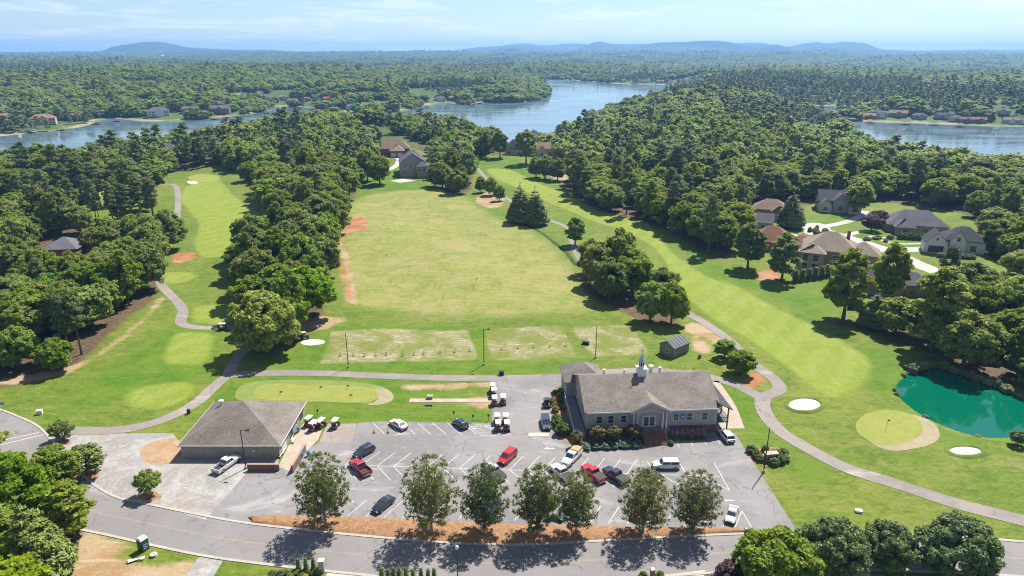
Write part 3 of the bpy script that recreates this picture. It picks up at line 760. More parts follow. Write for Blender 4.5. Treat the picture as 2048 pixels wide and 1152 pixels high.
M_LIP = mat_two('bunker_lip_grass', (0.075, 0.125, 0.012), (0.11, 0.15, 0.018), (0.16, 0.16, 0.045), 0.8, bump=0.08)
def lip(px, label):
    P = gpoly(px, per=3); L_ = np.vstack([P, P[:1]]); t_ = np.linspace(0, 2 * math.pi, len(L_)); rings = []
    o_, i_ = offset_line(L_, -0.9), offset_line(L_, 0.25)
    if np.linalg.norm(o_[0] - P.mean(0)) < np.linalg.norm(i_[0] - P.mean(0)): o_, i_ = offset_line(L_, 0.9), offset_line(L_, -0.25)
    for a, m_, b, t in zip(o_, L_, i_, t_):
        z = hz(*m_); hgt_ = 0.32 + 0.14 * math.sin(t + 0.5) + 0.05 * math.sin(5 * t)
        rings.append([(a[0], a[1], hz(*a) - 0.02), (m_[0] * .5 + a[0] * .5, m_[1] * .5 + a[1] * .5, z + hgt_ * 0.8), (m_[0], m_[1], z + hgt_), (b[0], b[1], z + 0.02)])
    m = MB(); n = 4
    for k in range(len(rings) - 1): m.add(rings[k] + rings[k + 1], [(j, j + 1, n + j + 1, n + j) for j in range(3)])
    mark(m.build('bunker_lip', M_LIP, None, True), label)
lip(ell(1609, 810, 33, 14, 0.03, 2, 20), 'grassy lip of the bunker beside the cart path'); lip(ell(1930, 904, 33, 11, 0.05, 1, 20), 'grassy lip of the bunker below the pond')
drape('sand_bunker', ell(1609, 810, 33, 14, 0.03, 2, 20), M_SAND, 0.050, 'white sand bunker beside the cart path')
drape('sand_bunker', ell(1930, 904, 33, 11, 0.05, 1, 20), M_SAND, 0.050, 'white sand bunker right below the pond')
drape('sand_pile', ell(626, 686, 25, 6.5, 0.05, 0, 16), M_SAND, 0.050, 'patch of pale sand beside the mower')
drape('sand_bunker', ell(385, 367, 11, 3, 0.05, 0, 14), M_SAND, 0.060, 'small far bunker at the left green')
drape('golf_green', ell(408, 358, 32, 8, 0.05, 0, 18), M_GREEN, 0.060, 'far green at the end of the left fairway')
drape('golf_green', ell(268, 379, 24, 5, 0.05, 0, 16), M_GREEN, 0.060, 'far green beyond the left pines')

# water
sheet('pond', gpoly([(1790, 786), (1806, 754), (1846, 735), (1890, 733), (1965, 760), (2048, 792), (2120, 812), (2160, 850), (2100, 878), (2000, 882), (1940, 878), (1880, 860), (1830, 830)], -0.45, 5), M_POND, -0.45, label='deep green pond beside the golf green')
def lake():
    m = MB(); m.poly([(-2600, 380, LAKE_Z), (3400, 380, LAKE_Z), (3400, 3600, LAKE_Z), (-2600, 3600, LAKE_Z)])
    mark(m.build('lake', M_LAKE), 'broad grey blue lake behind the golf course')
lake()

# distant hills
def hill(pts_px, dist, thick, c, name='hill'):
    """ridge profile at a real distance: a long low mountain with depth"""
    prof = []
    for a, b in pts_px:
        k = (576 - b) / FPX; dz = dist * (k * CP - SP) / (CP + k * SP); prof.append(((a - 1024) / FPX * (dist * CP - dz * SP), CAMH + dz))
    P = catmull(prof, 8, False); rg = np.random.default_rng(int(dist)); n = len(P)
    V = []; W = 15
    for j in range(W):
        s = -1 + 2 * j / (W - 1)
        prof_h = np.maximum(0, math.cos(s * math.pi / 2)) ** 1.1
        z = -40 + (P[:, 1] + 40) * prof_h * (1 + (0.10 * np.sin(P[:, 0] / 260 + j * 1.7) * (abs(s) > 0.01)))
        V.append(np.c_[P[:, 0] * (1 + s * 0.02), np.full(n, dist + s * thick) + 150 * np.sin(P[:, 0] / 600 + j), z])
    V = np.stack(V, 1).reshape(-1, 3)
    i = np.arange(n * W).reshape(n, W)
    F = np.stack([i[:-1, :-1], i[1:, :-1], i[1:, 1:], i[:-1, 1:]], -1).reshape(-1, 4)
    mark(link(name, np_mesh(name, V, F, c, smooth=True)), 'wooded blue mountain ridge on the horizon')
M_HILL = mat_two('hill_forest', (0.020, 0.036, 0.015), (0.030, 0.050, 0.018), (0.040, 0.056, 0.023), 0.004, bump=4, fs=0.02)
hill([(60, 106), (160, 103), (225, 102), (262, 90), (300, 84), (335, 88), (380, 96), (480, 100), (560, 102), (620, 104)], 9000, 1300, M_HILL)
hill([(860, 106), (960, 103), (1000, 99), (1025, 96), (1060, 101), (1130, 105)], 8600, 700, M_HILL)
hill([(1090, 106), (1150, 100), (1185, 88), (1205, 85.5), (1235, 91), (1270, 96), (1320, 86), (1380, 84), (1450, 86.5), (1490, 95), (1530, 87), (1570, 95), (1620, 86), (1650, 89), (1705, 85), (1745, 99), (1840, 101), (1990, 103)], 9800, 1200, M_HILL)
hill([(780, 107), (880, 103), (960, 96), (1040, 88.5), (1090, 90.5), (1150, 89), (1230, 90), (1290, 88), (1350, 94), (1480, 86), (1520, 93), (1600, 102)], 12600, 1300, M_HILL)
hill([(1850, 106), (1920, 100.5), (2000, 100), (2100, 101), (2200, 103)], 11800, 900, M_HILL)
# ------------------------------------------------------------------ foliage
def mat_leaf(name, dark, light, trans, tfac=0.46, var=0.30, rough=0.55):
    m, nt, _, _ = mat_new(name); t = NT(nt)
    tone = t.attr('tone'); r = t.rand()
    c = t.mix(tone, dark, light)
    hs = t.n.new('ShaderNodeHueSaturation')
    t.put(hs.inputs['Color'], c)
    t.put(hs.inputs['Hue'], t.math('ADD', 0.5, t.math('MULTIPLY', t.math('SUBTRACT', r, 0.54), 0.048)))
    r2 = t.math('FRACT', t.math('MULTIPLY', r, 37.7)); r3 = t.math('FRACT', t.math('MULTIPLY', r, 91.3))
    t.put(hs.inputs['Value'], t.math('ADD', 1 - var, t.math('MULTIPLY', r2, 2 * var)))
    t.put(hs.inputs['Saturation'], t.math('ADD', 0.86, t.math('MULTIPLY', r3, 0.30)))
    b = t.bsdf(hs.outputs[0], rough, 0.22)
    tr = t.n.new('ShaderNodeBsdfTranslucent')
    t.put(tr.inputs['Color'], t.mix(0.6, hs.outputs[0], trans))
    mx = t.n.new('ShaderNodeMixShader'); mx.inputs[0].default_value = tfac
    t.l.new(b.outputs[0], mx.inputs[1]); t.l.new(tr.outputs[0], mx.inputs[2])
    t.out(mx.outputs[0]); return m
L_OAK = mat_leaf('oak_leaf', (0.105, 0.165, 0.022), (0.290, 0.350, 0.066), (0.38, 0.43, 0.05))
L_BRIGHT = mat_leaf('maple_leaf', (0.095, 0.175, 0.014), (0.255, 0.340, 0.040), (0.36, 0.44, 0.035))
L_PINE = mat_leaf('pine_needle', (0.078, 0.120, 0.032), (0.195, 0.235, 0.072), (0.14, 0.18, 0.05), 0.28)
L_PEAR = mat_leaf('pear_leaf', (0.090, 0.118, 0.026), (0.155, 0.185, 0.046), (0.22, 0.25, 0.045), 0.36, 0.24)
L_ROUND = mat_leaf('holm_leaf', (0.095, 0.140, 0.036), (0.255, 0.295, 0.105), (0.17, 0.21, 0.06), 0.30, 0.10)
L_PLUM = mat_leaf('plum_leaf', (0.055, 0.030, 0.034), (0.135, 0.075, 0.080), (0.16, 0.07, 0.07), 0.2, 0.12)
L_SHRUB = mat_leaf('shrub_leaf', (0.050, 0.095, 0.018), (0.125, 0.185, 0.035), (0.16, 0.22, 0.03), 0.2, 0.12)
L_JUNI = mat_leaf('juniper_leaf', (0.060, 0.105, 0.060), (0.120, 0.180, 0.110), (0.13, 0.19, 0.10), 0.15, 0.12)
L_MYRTLE = mat_leaf('myrtle_leaf', (0.085, 0.090, 0.028), (0.200, 0.170, 0.060), (0.22, 0.20, 0.06), 0.25, 0.12)
L_PURPLE = mat_leaf('loropetalum_leaf', (0.190, 0.105, 0.135), (0.370, 0.235, 0.275), (0.25, 0.12, 0.16), 0.2, 0.12)
L_YEL = mat_leaf('flower_leaf', (0.16, 0.15, 0.03), (0.40, 0.28, 0.08), (0.3, 0.26, 0.06), 0.2, 0.2)
L_REED = mat_leaf('reed_leaf', (0.12, 0.13, 0.05), (0.26, 0.25, 0.12), (0.2, 0.22, 0.08), 0.2, 0.2)
M_BARK = simple('bark', (0.115, 0.090, 0.070), 0.9, 0.1, nscale=1.5, namt=0.35, bump=0.05)
M_TWIG = simple('pale_bark', (0.300, 0.265, 0.220), 0.9, 0.1, nscale=2.0, namt=0.3, bump=0.03)

_ico_cache = {}
def ico(sub):
    if sub in _ico_cache: return _ico_cache[sub]
    p = (1 + 5 ** .5) / 2
    V = [(-1, p, 0), (1, p, 0), (-1, -p, 0), (1, -p, 0), (0, -1, p), (0, 1, p), (0, -1, -p), (0, 1, -p), (p, 0, -1), (p, 0, 1), (-p, 0, -1), (-p, 0, 1)]
    F = [(0, 11, 5), (0, 5, 1), (0, 1, 7), (0, 7, 10), (0, 10, 11), (1, 5, 9), (5, 11, 4), (11, 10, 2), (10, 7, 6), (7, 1, 8), (3, 9, 4), (3, 4, 2), (3, 2, 6), (3, 6, 8), (3, 8, 9), (4, 9, 5), (2, 4, 11), (6, 2, 10), (8, 6, 7), (9, 8, 1)]
    V = [np.array(v) / np.linalg.norm(v) for v in V]
    for _ in range(sub):
        mid = {}; F2 = []
        def m_(a, b):
            k = (min(a, b), max(a, b))
            if k not in mid:
                w = V[a] + V[b]; V.append(w / np.linalg.norm(w)); mid[k] = len(V) - 1
            return mid[k]
        for a, b, c in F:
            x, y, z = m_(a, b), m_(b, c), m_(c, a); F2 += [(a, x, z), (b, y, x), (c, z, y), (x, y, z)]
        F = F2
    _ico_cache[sub] = (np.array(V), np.array(F)); return _ico_cache[sub]

def leaf_mesh(name, lobes, n, size, mat, seed, flat=0.82, jit=0.78, core=0.70, inner=0.0, aspect=0.62, csub=0, upb=0.55, sub=0):
    """lobes: (x,y,z,r). Diamond leaf sprays over the lobes' outer surfaces, plus a rough core in each lobe."""
    rg = np.random.default_rng(seed); L = np.array(lobes, float); L0 = L
    if sub:                                      # ragged boughs: small tufts standing proud of every lobe
        c0 = L[:, :3].mean(0); ex = [L * np.array([1, 1, 1, 0.86])]
        for k in range(sub):
            u = rg.normal(size=(len(L), 3)); o = L[:, :3] - c0; o /= np.linalg.norm(o, axis=1)[:, None] + 0.5
            u = u / np.linalg.norm(u, axis=1)[:, None] + o * 0.7; u[:, 2] += 0.35; u /= np.linalg.norm(u, axis=1)[:, None]
            r = L[:, 3] * rg.uniform(0.26, 0.46, len(L)); ex.append(np.c_[L[:, :3] + u * (L[:, 3] * rg.uniform(0.75, 1.12, len(L)))[:, None] * np.array([1, 1, flat]), r])
        L = np.concatenate(ex)
    w = L[:, 3] ** 2; pick = rg.choice(len(L), n, p=w / w.sum())
    u = rg.normal(size=(n, 3)); u /= np.linalg.norm(u, axis=1)[:, None]
    cen = L[:, :3].mean(0)
    out = L[pick, :3] - cen; out /= np.linalg.norm(out, axis=1)[:, None] + 0.5
    out[:, 2] += 0.25
    flip = np.einsum('ij,ij->i', u, out) < -0.25; u[flip] *= -1
    rr = L[pick, 3] * (rg.uniform(0.80, 1.10, n) if not inner else rg.uniform(1 - inner, 1.1, n))
    pos = L[pick, :3] + u * rr[:, None] * np.array([1, 1, flat])
    nr = u + rg.normal(size=(n, 3)) * jit; nr[:, 2] += upb; nr /= np.linalg.norm(nr, axis=1)[:, None]
    a = np.cross(nr, rg.normal(size=(n, 3))); a /= np.linalg.norm(a, axis=1)[:, None]; b = np.cross(nr, a)
    s = (size * rg.uniform(0.6, 1.35, n))[:, None]
    V = np.stack([pos - a * s, pos + b * s * aspect - nr * s * 0.15, pos + a * s, pos - b * s * aspect - nr * s * 0.15], 1).reshape(-1, 3)
    i = np.arange(n) * 4
    F = np.concatenate([np.stack([i, i + 1, i + 2], 1), np.stack([i, i + 2, i + 3], 1)])
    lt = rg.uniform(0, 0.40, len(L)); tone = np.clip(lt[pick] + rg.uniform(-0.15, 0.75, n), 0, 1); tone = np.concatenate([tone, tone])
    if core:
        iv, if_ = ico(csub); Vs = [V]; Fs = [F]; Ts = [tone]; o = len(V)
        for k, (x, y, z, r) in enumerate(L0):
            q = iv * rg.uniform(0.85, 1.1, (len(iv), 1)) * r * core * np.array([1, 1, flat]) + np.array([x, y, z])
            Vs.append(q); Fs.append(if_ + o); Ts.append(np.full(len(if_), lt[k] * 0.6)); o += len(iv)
        V, F, tone = np.concatenate(Vs), np.concatenate(Fs), np.concatenate(Ts)
    return np_mesh(name, V, F, mat, fattr={'tone': tone})

def trunk_mesh(name, lobes, h_split, r0, mat, seed, top, nl=9, seg=7, lean=0.3):
    rg = random.Random(seed); m = MB()
    p = Vector((0, 0, -0.3)); n = 4; pts = [p]
    for k in range(1, n + 1):
        z = top * k / n; pts.append(Vector((rg.uniform(-lean, lean) * k / n, rg.uniform(-lean, lean) * k / n, z)))
    for k in range(n):
        ra = r0 * (1 - 0.8 * k / n) * (1.35 if k == 0 else 1); rb = r0 * (1 - 0.8 * (k + 1) / n)
        m.cyl(pts[k], pts[k + 1], ra, rb, seg, cap=False)
    ls = list(lobes); rg.shuffle(ls)
    for (x, y, z, r) in ls[:nl]:
        zs = min(top * 0.95, max(h_split, z * rg.uniform(0.45, 0.7)))
        t = zs / top; i = min(n - 1, int(t * n)); f = t * n - i
        s = pts[i].lerp(pts[i + 1], f); e = Vector((x, y, z)) * 1.0
        mid = s.lerp(e, 0.5) + Vector((rg.uniform(-.3, .3), rg.uniform(-.3, .3), 0.25))
        rr = r0 * 0.38 * (1 - 0.5 * t)
        m.cyl(s, mid, rr, rr * 0.6, 5, cap=False); m.cyl(mid, e, rr * 0.6, rr * 0.15, 5, cap=False)
    return m.mesh(name, mat)

def lobes_round(seed, W, z0, z1, n, rmin=0.16, rmax=0.27, belly=0.42):
    """lobes filling a broad domed envelope of width W between z0 and z1"""
    rg = random.Random(seed); out = []; H = z1 - z0
    for k in range(n):
        for _ in range(30):
            t = rg.random() ** 0.8; a = k * 2.399963 + rg.uniform(-0.5, 0.5)
            e = (t - belly) / ((1 - belly) if t > belly else belly * 1.35)
            rad = 0.5 * W * max(0.0, 1 - abs(e) ** 2.2) ** 0.5
            r = W * rg.uniform(rmin, rmax) * (1.0 - 0.12 * t)
            rho = max(0, rad - r * 0.8) * math.sqrt(rg.uniform(0.3, 1.0))
            p = (rho * math.cos(a), rho * math.sin(a), z0 + r * 0.6 + t * (H - 1.4 * r))
            if all((p[0] - q[0]) ** 2 + (p[1] - q[1]) ** 2 + (p[2] - q[2]) ** 2 > (0.5 * (r + q[3])) ** 2 for q in out): break
        out.append((*p, r))
    return out
def lobes_cone(seed, W, z0, z1, layers, per):
    rg = random.Random(seed); out = []
    for k in range(layers):
        t = k / (layers - 1); z = z0 + (z1 - z0) * t; R = 0.5 * W * (1 - t) ** 0.8 + 0.15
        n = max(1, int(per * (1 - t) + 1))
        for j in range(n):
            a = 2 * math.pi * (j + rg.random() * 0.6) / n + k; rr = max(0.35, R * rg.uniform(0.34, 0.46)); rho = max(0, R - rr) * rg.uniform(0.8, 1.12)
            out.append((rho * math.cos(a), rho * math.sin(a), z + rg.uniform(-.2, .2), rr))
    return out
def lobes_pine(seed, W, z0, z1, n):
    rg = random.Random(seed); out = []
    for k in range(n):
        t = (k + rg.random() * 0.6) / n; z = z0 + (z1 - z0) * t
        R = 0.5 * W * (0.55 + 0.6 * math.sin(math.pi * min(1, 0.25 + 0.72 * t))) * (1 if t < 0.8 else 0.7)
        a = k * 2.4 + rg.uniform(-.6, .6); r = W * rg.uniform(0.13, 0.22)
        rho = max(0, R - r) * rg.uniform(0.35, 1.0)
        out.append((rho * math.cos(a), rho * math.sin(a), z, r))
    return out

# prototypes: unit-ish trees (true metres), each a (crown mesh, trunk mesh, height, width)
PROTO = {}
def proto(kind, crown, trunk, H, W): PROTO.setdefault(kind, []).append((crown, trunk, H, W))
for k in range(5):
    W, H = (13.5, 12.5, 14.5, 11.5, 13)[k], (15, 16, 14.5, 15.5, 17)[k]
    L = lobes_round(100 + k, W, 2.6, H, (30, 34, 30, 26, 36)[k], 0.125, 0.21)
    proto('oak', leaf_mesh('oak_crown', L, 9000, 0.40, L_OAK, k, csub=1, sub=7), trunk_mesh('oak_trunk', L, 2.5, 0.42, M_BARK, k, H * 0.7), H, W)
for k in range(3):
    W, H = (9.5, 8.5, 10)[k], (17, 18.5, 16)[k]
    L = lobes_round(140 + k, W, 3.0, H, 30, 0.14, 0.22)
    proto('tall', leaf_mesh('tall_crown', L, 7500, 0.38, L_OAK, 20 + k, csub=1, sub=7), trunk_mesh('tall_trunk', L, 3.5, 0.34, M_BARK, 20 + k, H * 0.75), H, W)
for k in range(2):
    W, H = (12, 11)[k], (13, 14)[k]
    L = lobes_round(160 + k, W, 1.8, H, 34, 0.12, 0.19)
    proto('maple', leaf_mesh('maple_crown', L, 10000, 0.36, L_BRIGHT, 30 + k, csub=1, sub=7), trunk_mesh('maple_trunk', L, 2.0, 0.36, M_BARK, 30 + k, H * 0.7), H, W)
for k in range(3):
    W, H = (8, 7, 8.5)[k], (21, 22, 20)[k]
    L = lobes_pine(170 + k, W, (8.5, 9.5, 7.0)[k], H - 0.8, (24, 22, 28)[k])
    proto('pine', leaf_mesh('pine_crown', L, 5200, 0.42, L_PINE, 40 + k, flat=0.55, jit=0.8, core=0.6, inner=0.5, aspect=0.3), trunk_mesh('pine_trunk', L, 8, 0.30, M_BARK, 40 + k, H - 1, nl=14), H, W)
for k in range(2):
    W, H = (10.5, 9)[k], (18, 16)[k]
    L = lobes_cone(180 + k, W, 2.2, H - 0.6, 12, 8)
    proto('spruce', leaf_mesh('spruce_crown', L, 8500, 0.42, L_PINE if k == 0 else L_ROUND, 50 + k, flat=0.6, jit=0.7, core=0.7, aspect=0.4), trunk_mesh('spruce_trunk', L, 2, 0.32, M_BARK, 50 + k, H - 1), H, W)
# car park pears: upright egg of many pale ascending limbs, fine leaf cover
def pear(seed, W, H, nleaf):
    rg = random.Random(seed); m = MB(); L = []
    zb, zt = 2.3, H
    def env(z):
        t = (z - zb) / (zt - zb); t = min(1, max(0, t)); e = (t - 0.38) / (0.62 if t > 0.38 else 0.46)
        return 0.5 * W * max(0.0, 1 - abs(e) ** 2.1) ** 0.55
    m.cyl((0, 0, -0.3), (0, 0, 1.9), 0.32, 0.24, 9, cap=False); m.cyl((0, 0, 1.9), (0.1, 0.1, H * 0.7), 0.22, 0.05, 7, cap=False)
    def limb(pts, r0, n=5):
        for i in range(len(pts) - 1):
            m.cyl(pts[i], pts[i + 1], r0 * (1 - 0.85 * i / (len(pts) - 1)), r0 * (1 - 0.85 * (i + 1) / (len(pts) - 1)), n, cap=False)
    for k in range(46):
        a = k * 2.39996 + rg.uniform(-.25, .25); z = zb + 0.6 + (zt - zb - 0.7) * ((k + 0.5) / 46) ** 0.85
        R = env(z) * rg.uniform(0.82, 1.0); tip = Vector((R * math.cos(a), R * math.sin(a), z))
        z0 = 1.5 + (z - zb) * rg.uniform(0.12, 0.34); s0 = Vector((0, 0, z0))
        mid = s0.lerp(tip, 0.5); mid.x *= 0.82; mid.y *= 0.82; mid.z += -0.05 + 0.1 * rg.random()
        q1 = s0.lerp(mid, 0.5) + Vector((0, 0, 0.1)); q3 = mid.lerp(tip, 0.55)
        pts = [s0, q1, mid, q3, tip]; limb(pts, 0.085 if z < H * .7 else 0.06)
        for p, f in ((mid, 0.9), (q3, 1.0), (tip, 1.0), (mid.lerp(q3, .5), .9)):
            L.append((p.x, p.y, p.z, rg.uniform(.45, .8)))
            for _ in range(3):
                d = Vector((p.x, p.y, 0)).normalized() * rg.uniform(-.2, .8) + Vector((rg.uniform(-1, 1), rg.uniform(-1, 1), rg.uniform(0.1, 1.2))) * 0.7
                e = p + d.normalized() * rg.uniform(0.7, 1.5)
                rr = math.hypot(e.x, e.y)
                if rr > env(e.z) + 0.25: e.x *= (env(e.z) + .2) / rr; e.y *= (env(e.z) + .2) / rr
                m.cyl(p, e, 0.028, 0.008, 4, cap=False); L.append((e.x, e.y, e.z, rg.uniform(.35, .6)))
    return leaf_mesh('pear_crown', L, nleaf, 0.15, L_PEAR, seed, core=0, inner=0.9, jit=0.9, upb=0.7), m.mesh('pear_trunk', M_TWIG)
for k in range(3):
    c_, t_ = pear(60 + k, 9.0, 14, (14500, 11500, 18000)[k]); proto('pear', c_, t_, 14, 9.0)
for k in range(2):
    W, H = 11.5, 10
    L = lobes_round(190 + k, W, 1.2, H, 60, 0.10, 0.14)
    proto('round', leaf_mesh('round_crown', L, 14000, 0.26, L_ROUND, 70 + k, csub=1, jit=0.85, sub=4), trunk_mesh('round_trunk', L, 1.2, 0.3, M_BARK, 70 + k, 6), H, W)
for k in range(2):
    W, H = 4.6, 4.6
    L = lobes_round(195 + k, W, 1.1, H, 22, 0.13, 0.2)
    proto('small', leaf_mesh('small_crown', L, 2800, 0.18, L_ROUND if k else L_OAK, 75 + k, sub=4), trunk_mesh('small_trunk', L, 1.0, 0.11, M_BARK, 75 + k, 3.2), H, W)
L = lobes_round(198, 8, 1.6, 6.5, 28, 0.12, 0.18)
proto('plum', leaf_mesh('plum_crown', L, 5000, 0.28, L_PLUM, 80), trunk_mesh('plum_trunk', L, 1.2, 0.2, M_BARK, 80, 4.5), 6.5, 8)
L = lobes_round(199, 3.0, 1.2, 4.2, 16, 0.16, 0.24)
proto('myrtle', leaf_mesh('myrtle_crown', L, 2200, 0.16, L_MYRTLE, 81, core=0.45, inner=0.6), trunk_mesh('myrtle_trunk', L, 0.4, 0.07, M_TWIG, 81, 3.0, nl=12, lean=0.1), 4.2, 3.0)
L = lobes_cone(200, 1.0, 0.2, 3.0, 9, 4)
proto('arbor', leaf_mesh('arborvitae_crown', L, 900, 0.12, L_ROUND, 82), trunk_mesh('arborvitae_trunk', L, 0.2, 0.05, M_BARK, 82, 1.5, nl=0), 3.2, 1.1)
L = lobes_round(201, 1.9, -0.1, 1.35, 14, 0.17, 0.24)
for nm, mt in (('shrub', L_SHRUB), ('juniper', L_JUNI), ('purple', L_PURPLE), ('flower', L_YEL), ('reed', L_REED), ('darkshrub', L_ROUND)):
    proto(nm, leaf_mesh(nm + '_foliage', L, 1500, 0.10, mt, 83), None, 1.4, 1.9)
# far-off versions
for k in range(4):
    W, H = (15, 14, 16, 12)[k], (14, 15, 13.5, 15.5)[k]
    L = lobes_round(210 + k, W, 0.8, H, 20, 0.14, 0.21)
    proto('far', leaf_mesh('far_crown', L, 640, 0.80, (L_OAK, L_OAK, L_BRIGHT, L_OAK)[k], 90 + k, core=0.85, csub=1, jit=0.5, sub=3), None, H, W)
for k in range(2):
    L = lobes_pine(220 + k, 7, 6, 19.5, 13)
    proto('farpine', leaf_mesh('far_pine_crown', L, 300, 0.8, L_PINE, 95 + k, flat=0.7, core=0.85, csub=0), None, 20, 7)

TREE_NO = [0]
def tree(kind, x, y, hgt_, wid, name, label, cat='tree', group=None, z=None, rg=random.Random(5)):
    opts = PROTO[kind]; crown, trunk, H, W = opts[rg.randrange(len(opts))]
    o = empty(name, (x, y, (hz(x, y) if z is None else z)), rg.uniform(0, 6.28), label, cat, group)
    o.scale = (wid / W, wid / W, hgt_ / H)
    c = link('crown' if trunk else 'foliage', crown, o)
    if trunk: link('trunk', trunk, o)
    return o
# ------------------------------------------------------------------ building materials
def mat_shingle(name, c, amt=0.22):
    m, nt, _, _ = mat_new(name); t = NT(nt); p = t.obj()
    a = t.noise(p, 0.25, 4, 0.6); b = t.noise(t.mapv(p, (2.2, 2.2, 6.0)), 1.0, 2); f = t.noise(p, 7.0, 2)
    k = t.math('ADD', t.math('MULTIPLY', a, 0.35), t.math('ADD', t.math('MULTIPLY', b, 0.35), t.math('MULTIPLY', f, 0.3)))
    cc = t.mix(t.ramp(k, 0.36, 0.64), tuple(v * (1 - amt) for v in c), tuple(v * (1 + amt) for v in c))
    w = t.n.new('ShaderNodeTexWave'); w.wave_type = 'BANDS'; w.bands_direction = 'Z'; w.inputs['Scale'].default_value = 3.2; t.l.new(p, w.inputs['Vector'])
    t.out(t.bsdf(cc, 0.92, 0.15, 0, t.bump(t.math('ADD', w.outputs['Fac'], f), 0.5, 0.03))); return m
def mat_siding(name, c, per=0.18):
    m, nt, _, _ = mat_new(name); t = NT(nt); p = t.obj()
    w = t.n.new('ShaderNodeTexWave'); w.wave_type = 'BANDS'; w.bands_direction = 'Z'; w.wave_profile = 'SAW'; w.inputs['Scale'].default_value = 0.314 / per; t.l.new(p, w.inputs['Vector'])
    a = t.noise(p, 0.6, 4)
    cc = t.mix(t.ramp(a, 0.3, 0.7), tuple(v * 0.9 for v in c), tuple(v * 1.08 for v in c))
    t.out(t.bsdf(cc, 0.7, 0.25, 0, t.bump(w.outputs['Fac'], 0.6, 0.02))); return m
def mat_brick(name, c1, c2, mortar, sc=2.6):
    m, nt, _, _ = mat_new(name); t = NT(nt); p = t.obj()
    sx = t.n.new('ShaderNodeSeparateXYZ'); t.l.new(p, sx.inputs[0])
    cb = t.n.new('ShaderNodeCombineXYZ'); t.l.new(t.math('ADD', sx.outputs[0], sx.outputs[1]), cb.inputs[0]); t.l.new(sx.outputs[2], cb.inputs[1])
    b = t.n.new('ShaderNodeTexBrick'); b.inputs['Scale'].default_value = sc; t.l.new(cb.outputs[0], b.inputs['Vector'])
    b.inputs['Color1'].default_value = (*c1, 1); b.inputs['Color2'].default_value = (*c2, 1); b.inputs['Mortar'].default_value = (*mortar, 1)
    a = t.noise(p, 0.7, 4)
    cc = t.mix(t.math('MULTIPLY', t.ramp(a, 0.4, 0.7), 0.3), b.outputs['Color'], tuple(v * 0.6 for v in c1))
    t.out(t.bsdf(cc, 0.85, 0.2, 0, t.bump(b.outputs['Fac'], -0.4, 0.02))); return m
R_CLUB = mat_shingle('club_shingle', (0.170, 0.148, 0.128), 0.3)
R_BARN = mat_shingle('barn_shingle', (0.158, 0.136, 0.117), 0.32)
R_DARK = mat_shingle('dark_shingle', (0.060, 0.058, 0.068))
R_GREY = mat_shingle('grey_shingle', (0.115, 0.110, 0.122))
R_SLATE = mat_shingle('slate_shingle', (0.098, 0.092, 0.110))
R_BROWN = mat_shingle('brown_shingle', (0.190, 0.140, 0.098))
R_TAN = mat_shingle('tan_shingle', (0.225, 0.180, 0.142))
R_RED = mat_shingle('red_shingle', (0.200, 0.098, 0.075))
R_TERRA = mat_shingle('terracotta_tile', (0.235, 0.125, 0.090))
W_CLUB = mat_siding('club_siding', (0.330, 0.315, 0.300))
W_BARN = mat_siding('barn_siding', (0.300, 0.270, 0.235))
W_SHED = mat_siding('shed_siding', (0.205, 0.182, 0.155))
W_WHITE = mat_siding('white_siding', (0.56, 0.55, 0.53))
W_CREAM = mat_siding('cream_siding', (0.46, 0.41, 0.33))
W_GREYS = mat_siding('grey_siding', (0.30, 0.30, 0.32))
W_BRICK = mat_brick('red_brick', (0.165, 0.070, 0.050), (0.21, 0.100, 0.070), (0.25, 0.22, 0.19))
W_TBRICK = mat_brick('tan_brick', (0.26, 0.185, 0.130), (0.31, 0.23, 0.17), (0.34, 0.31, 0.27))
W_STONE = mat_brick('grey_stone', (0.27, 0.225, 0.185), (0.35, 0.30, 0.25), (0.38, 0.35, 0.31), 1.2)
M_TRIM = simple('white_trim', (0.58, 0.57, 0.55), 0.5, namt=0.06)
M_GLASS = simple('window_glass', (0.030, 0.038, 0.050), 0.08, 0.6, namt=0.3)
M_DOOR = simple('door_paint', (0.10, 0.07, 0.06), 0.5)
M_GARAGE = simple('garage_paint', (0.50, 0.49, 0.47), 0.5, namt=0.06)
M_DKGAR = simple('dark_garage_paint', (0.055, 0.055, 0.062), 0.4)
M_WOOD = simple('weathered_wood', (0.150, 0.105, 0.078), 0.8, nscale=2)
M_DECK = simple('grey_decking', (0.165, 0.170, 0.185), 0.75, nscale=1.2)
M_BLACK = simple('black_metal', (0.018, 0.018, 0.020), 0.45, 0.4)
M_GALV = simple('galvanised_metal', (0.42, 0.43, 0.45), 0.35, 0.5, metal=0.7, namt=0.1)
M_WHITE = simple('white_paint', (0.62, 0.62, 0.61), 0.4, namt=0.05)
M_BLUE = simple('sign_blue', (0.012, 0.135, 0.42), 0.4, namt=0.05)

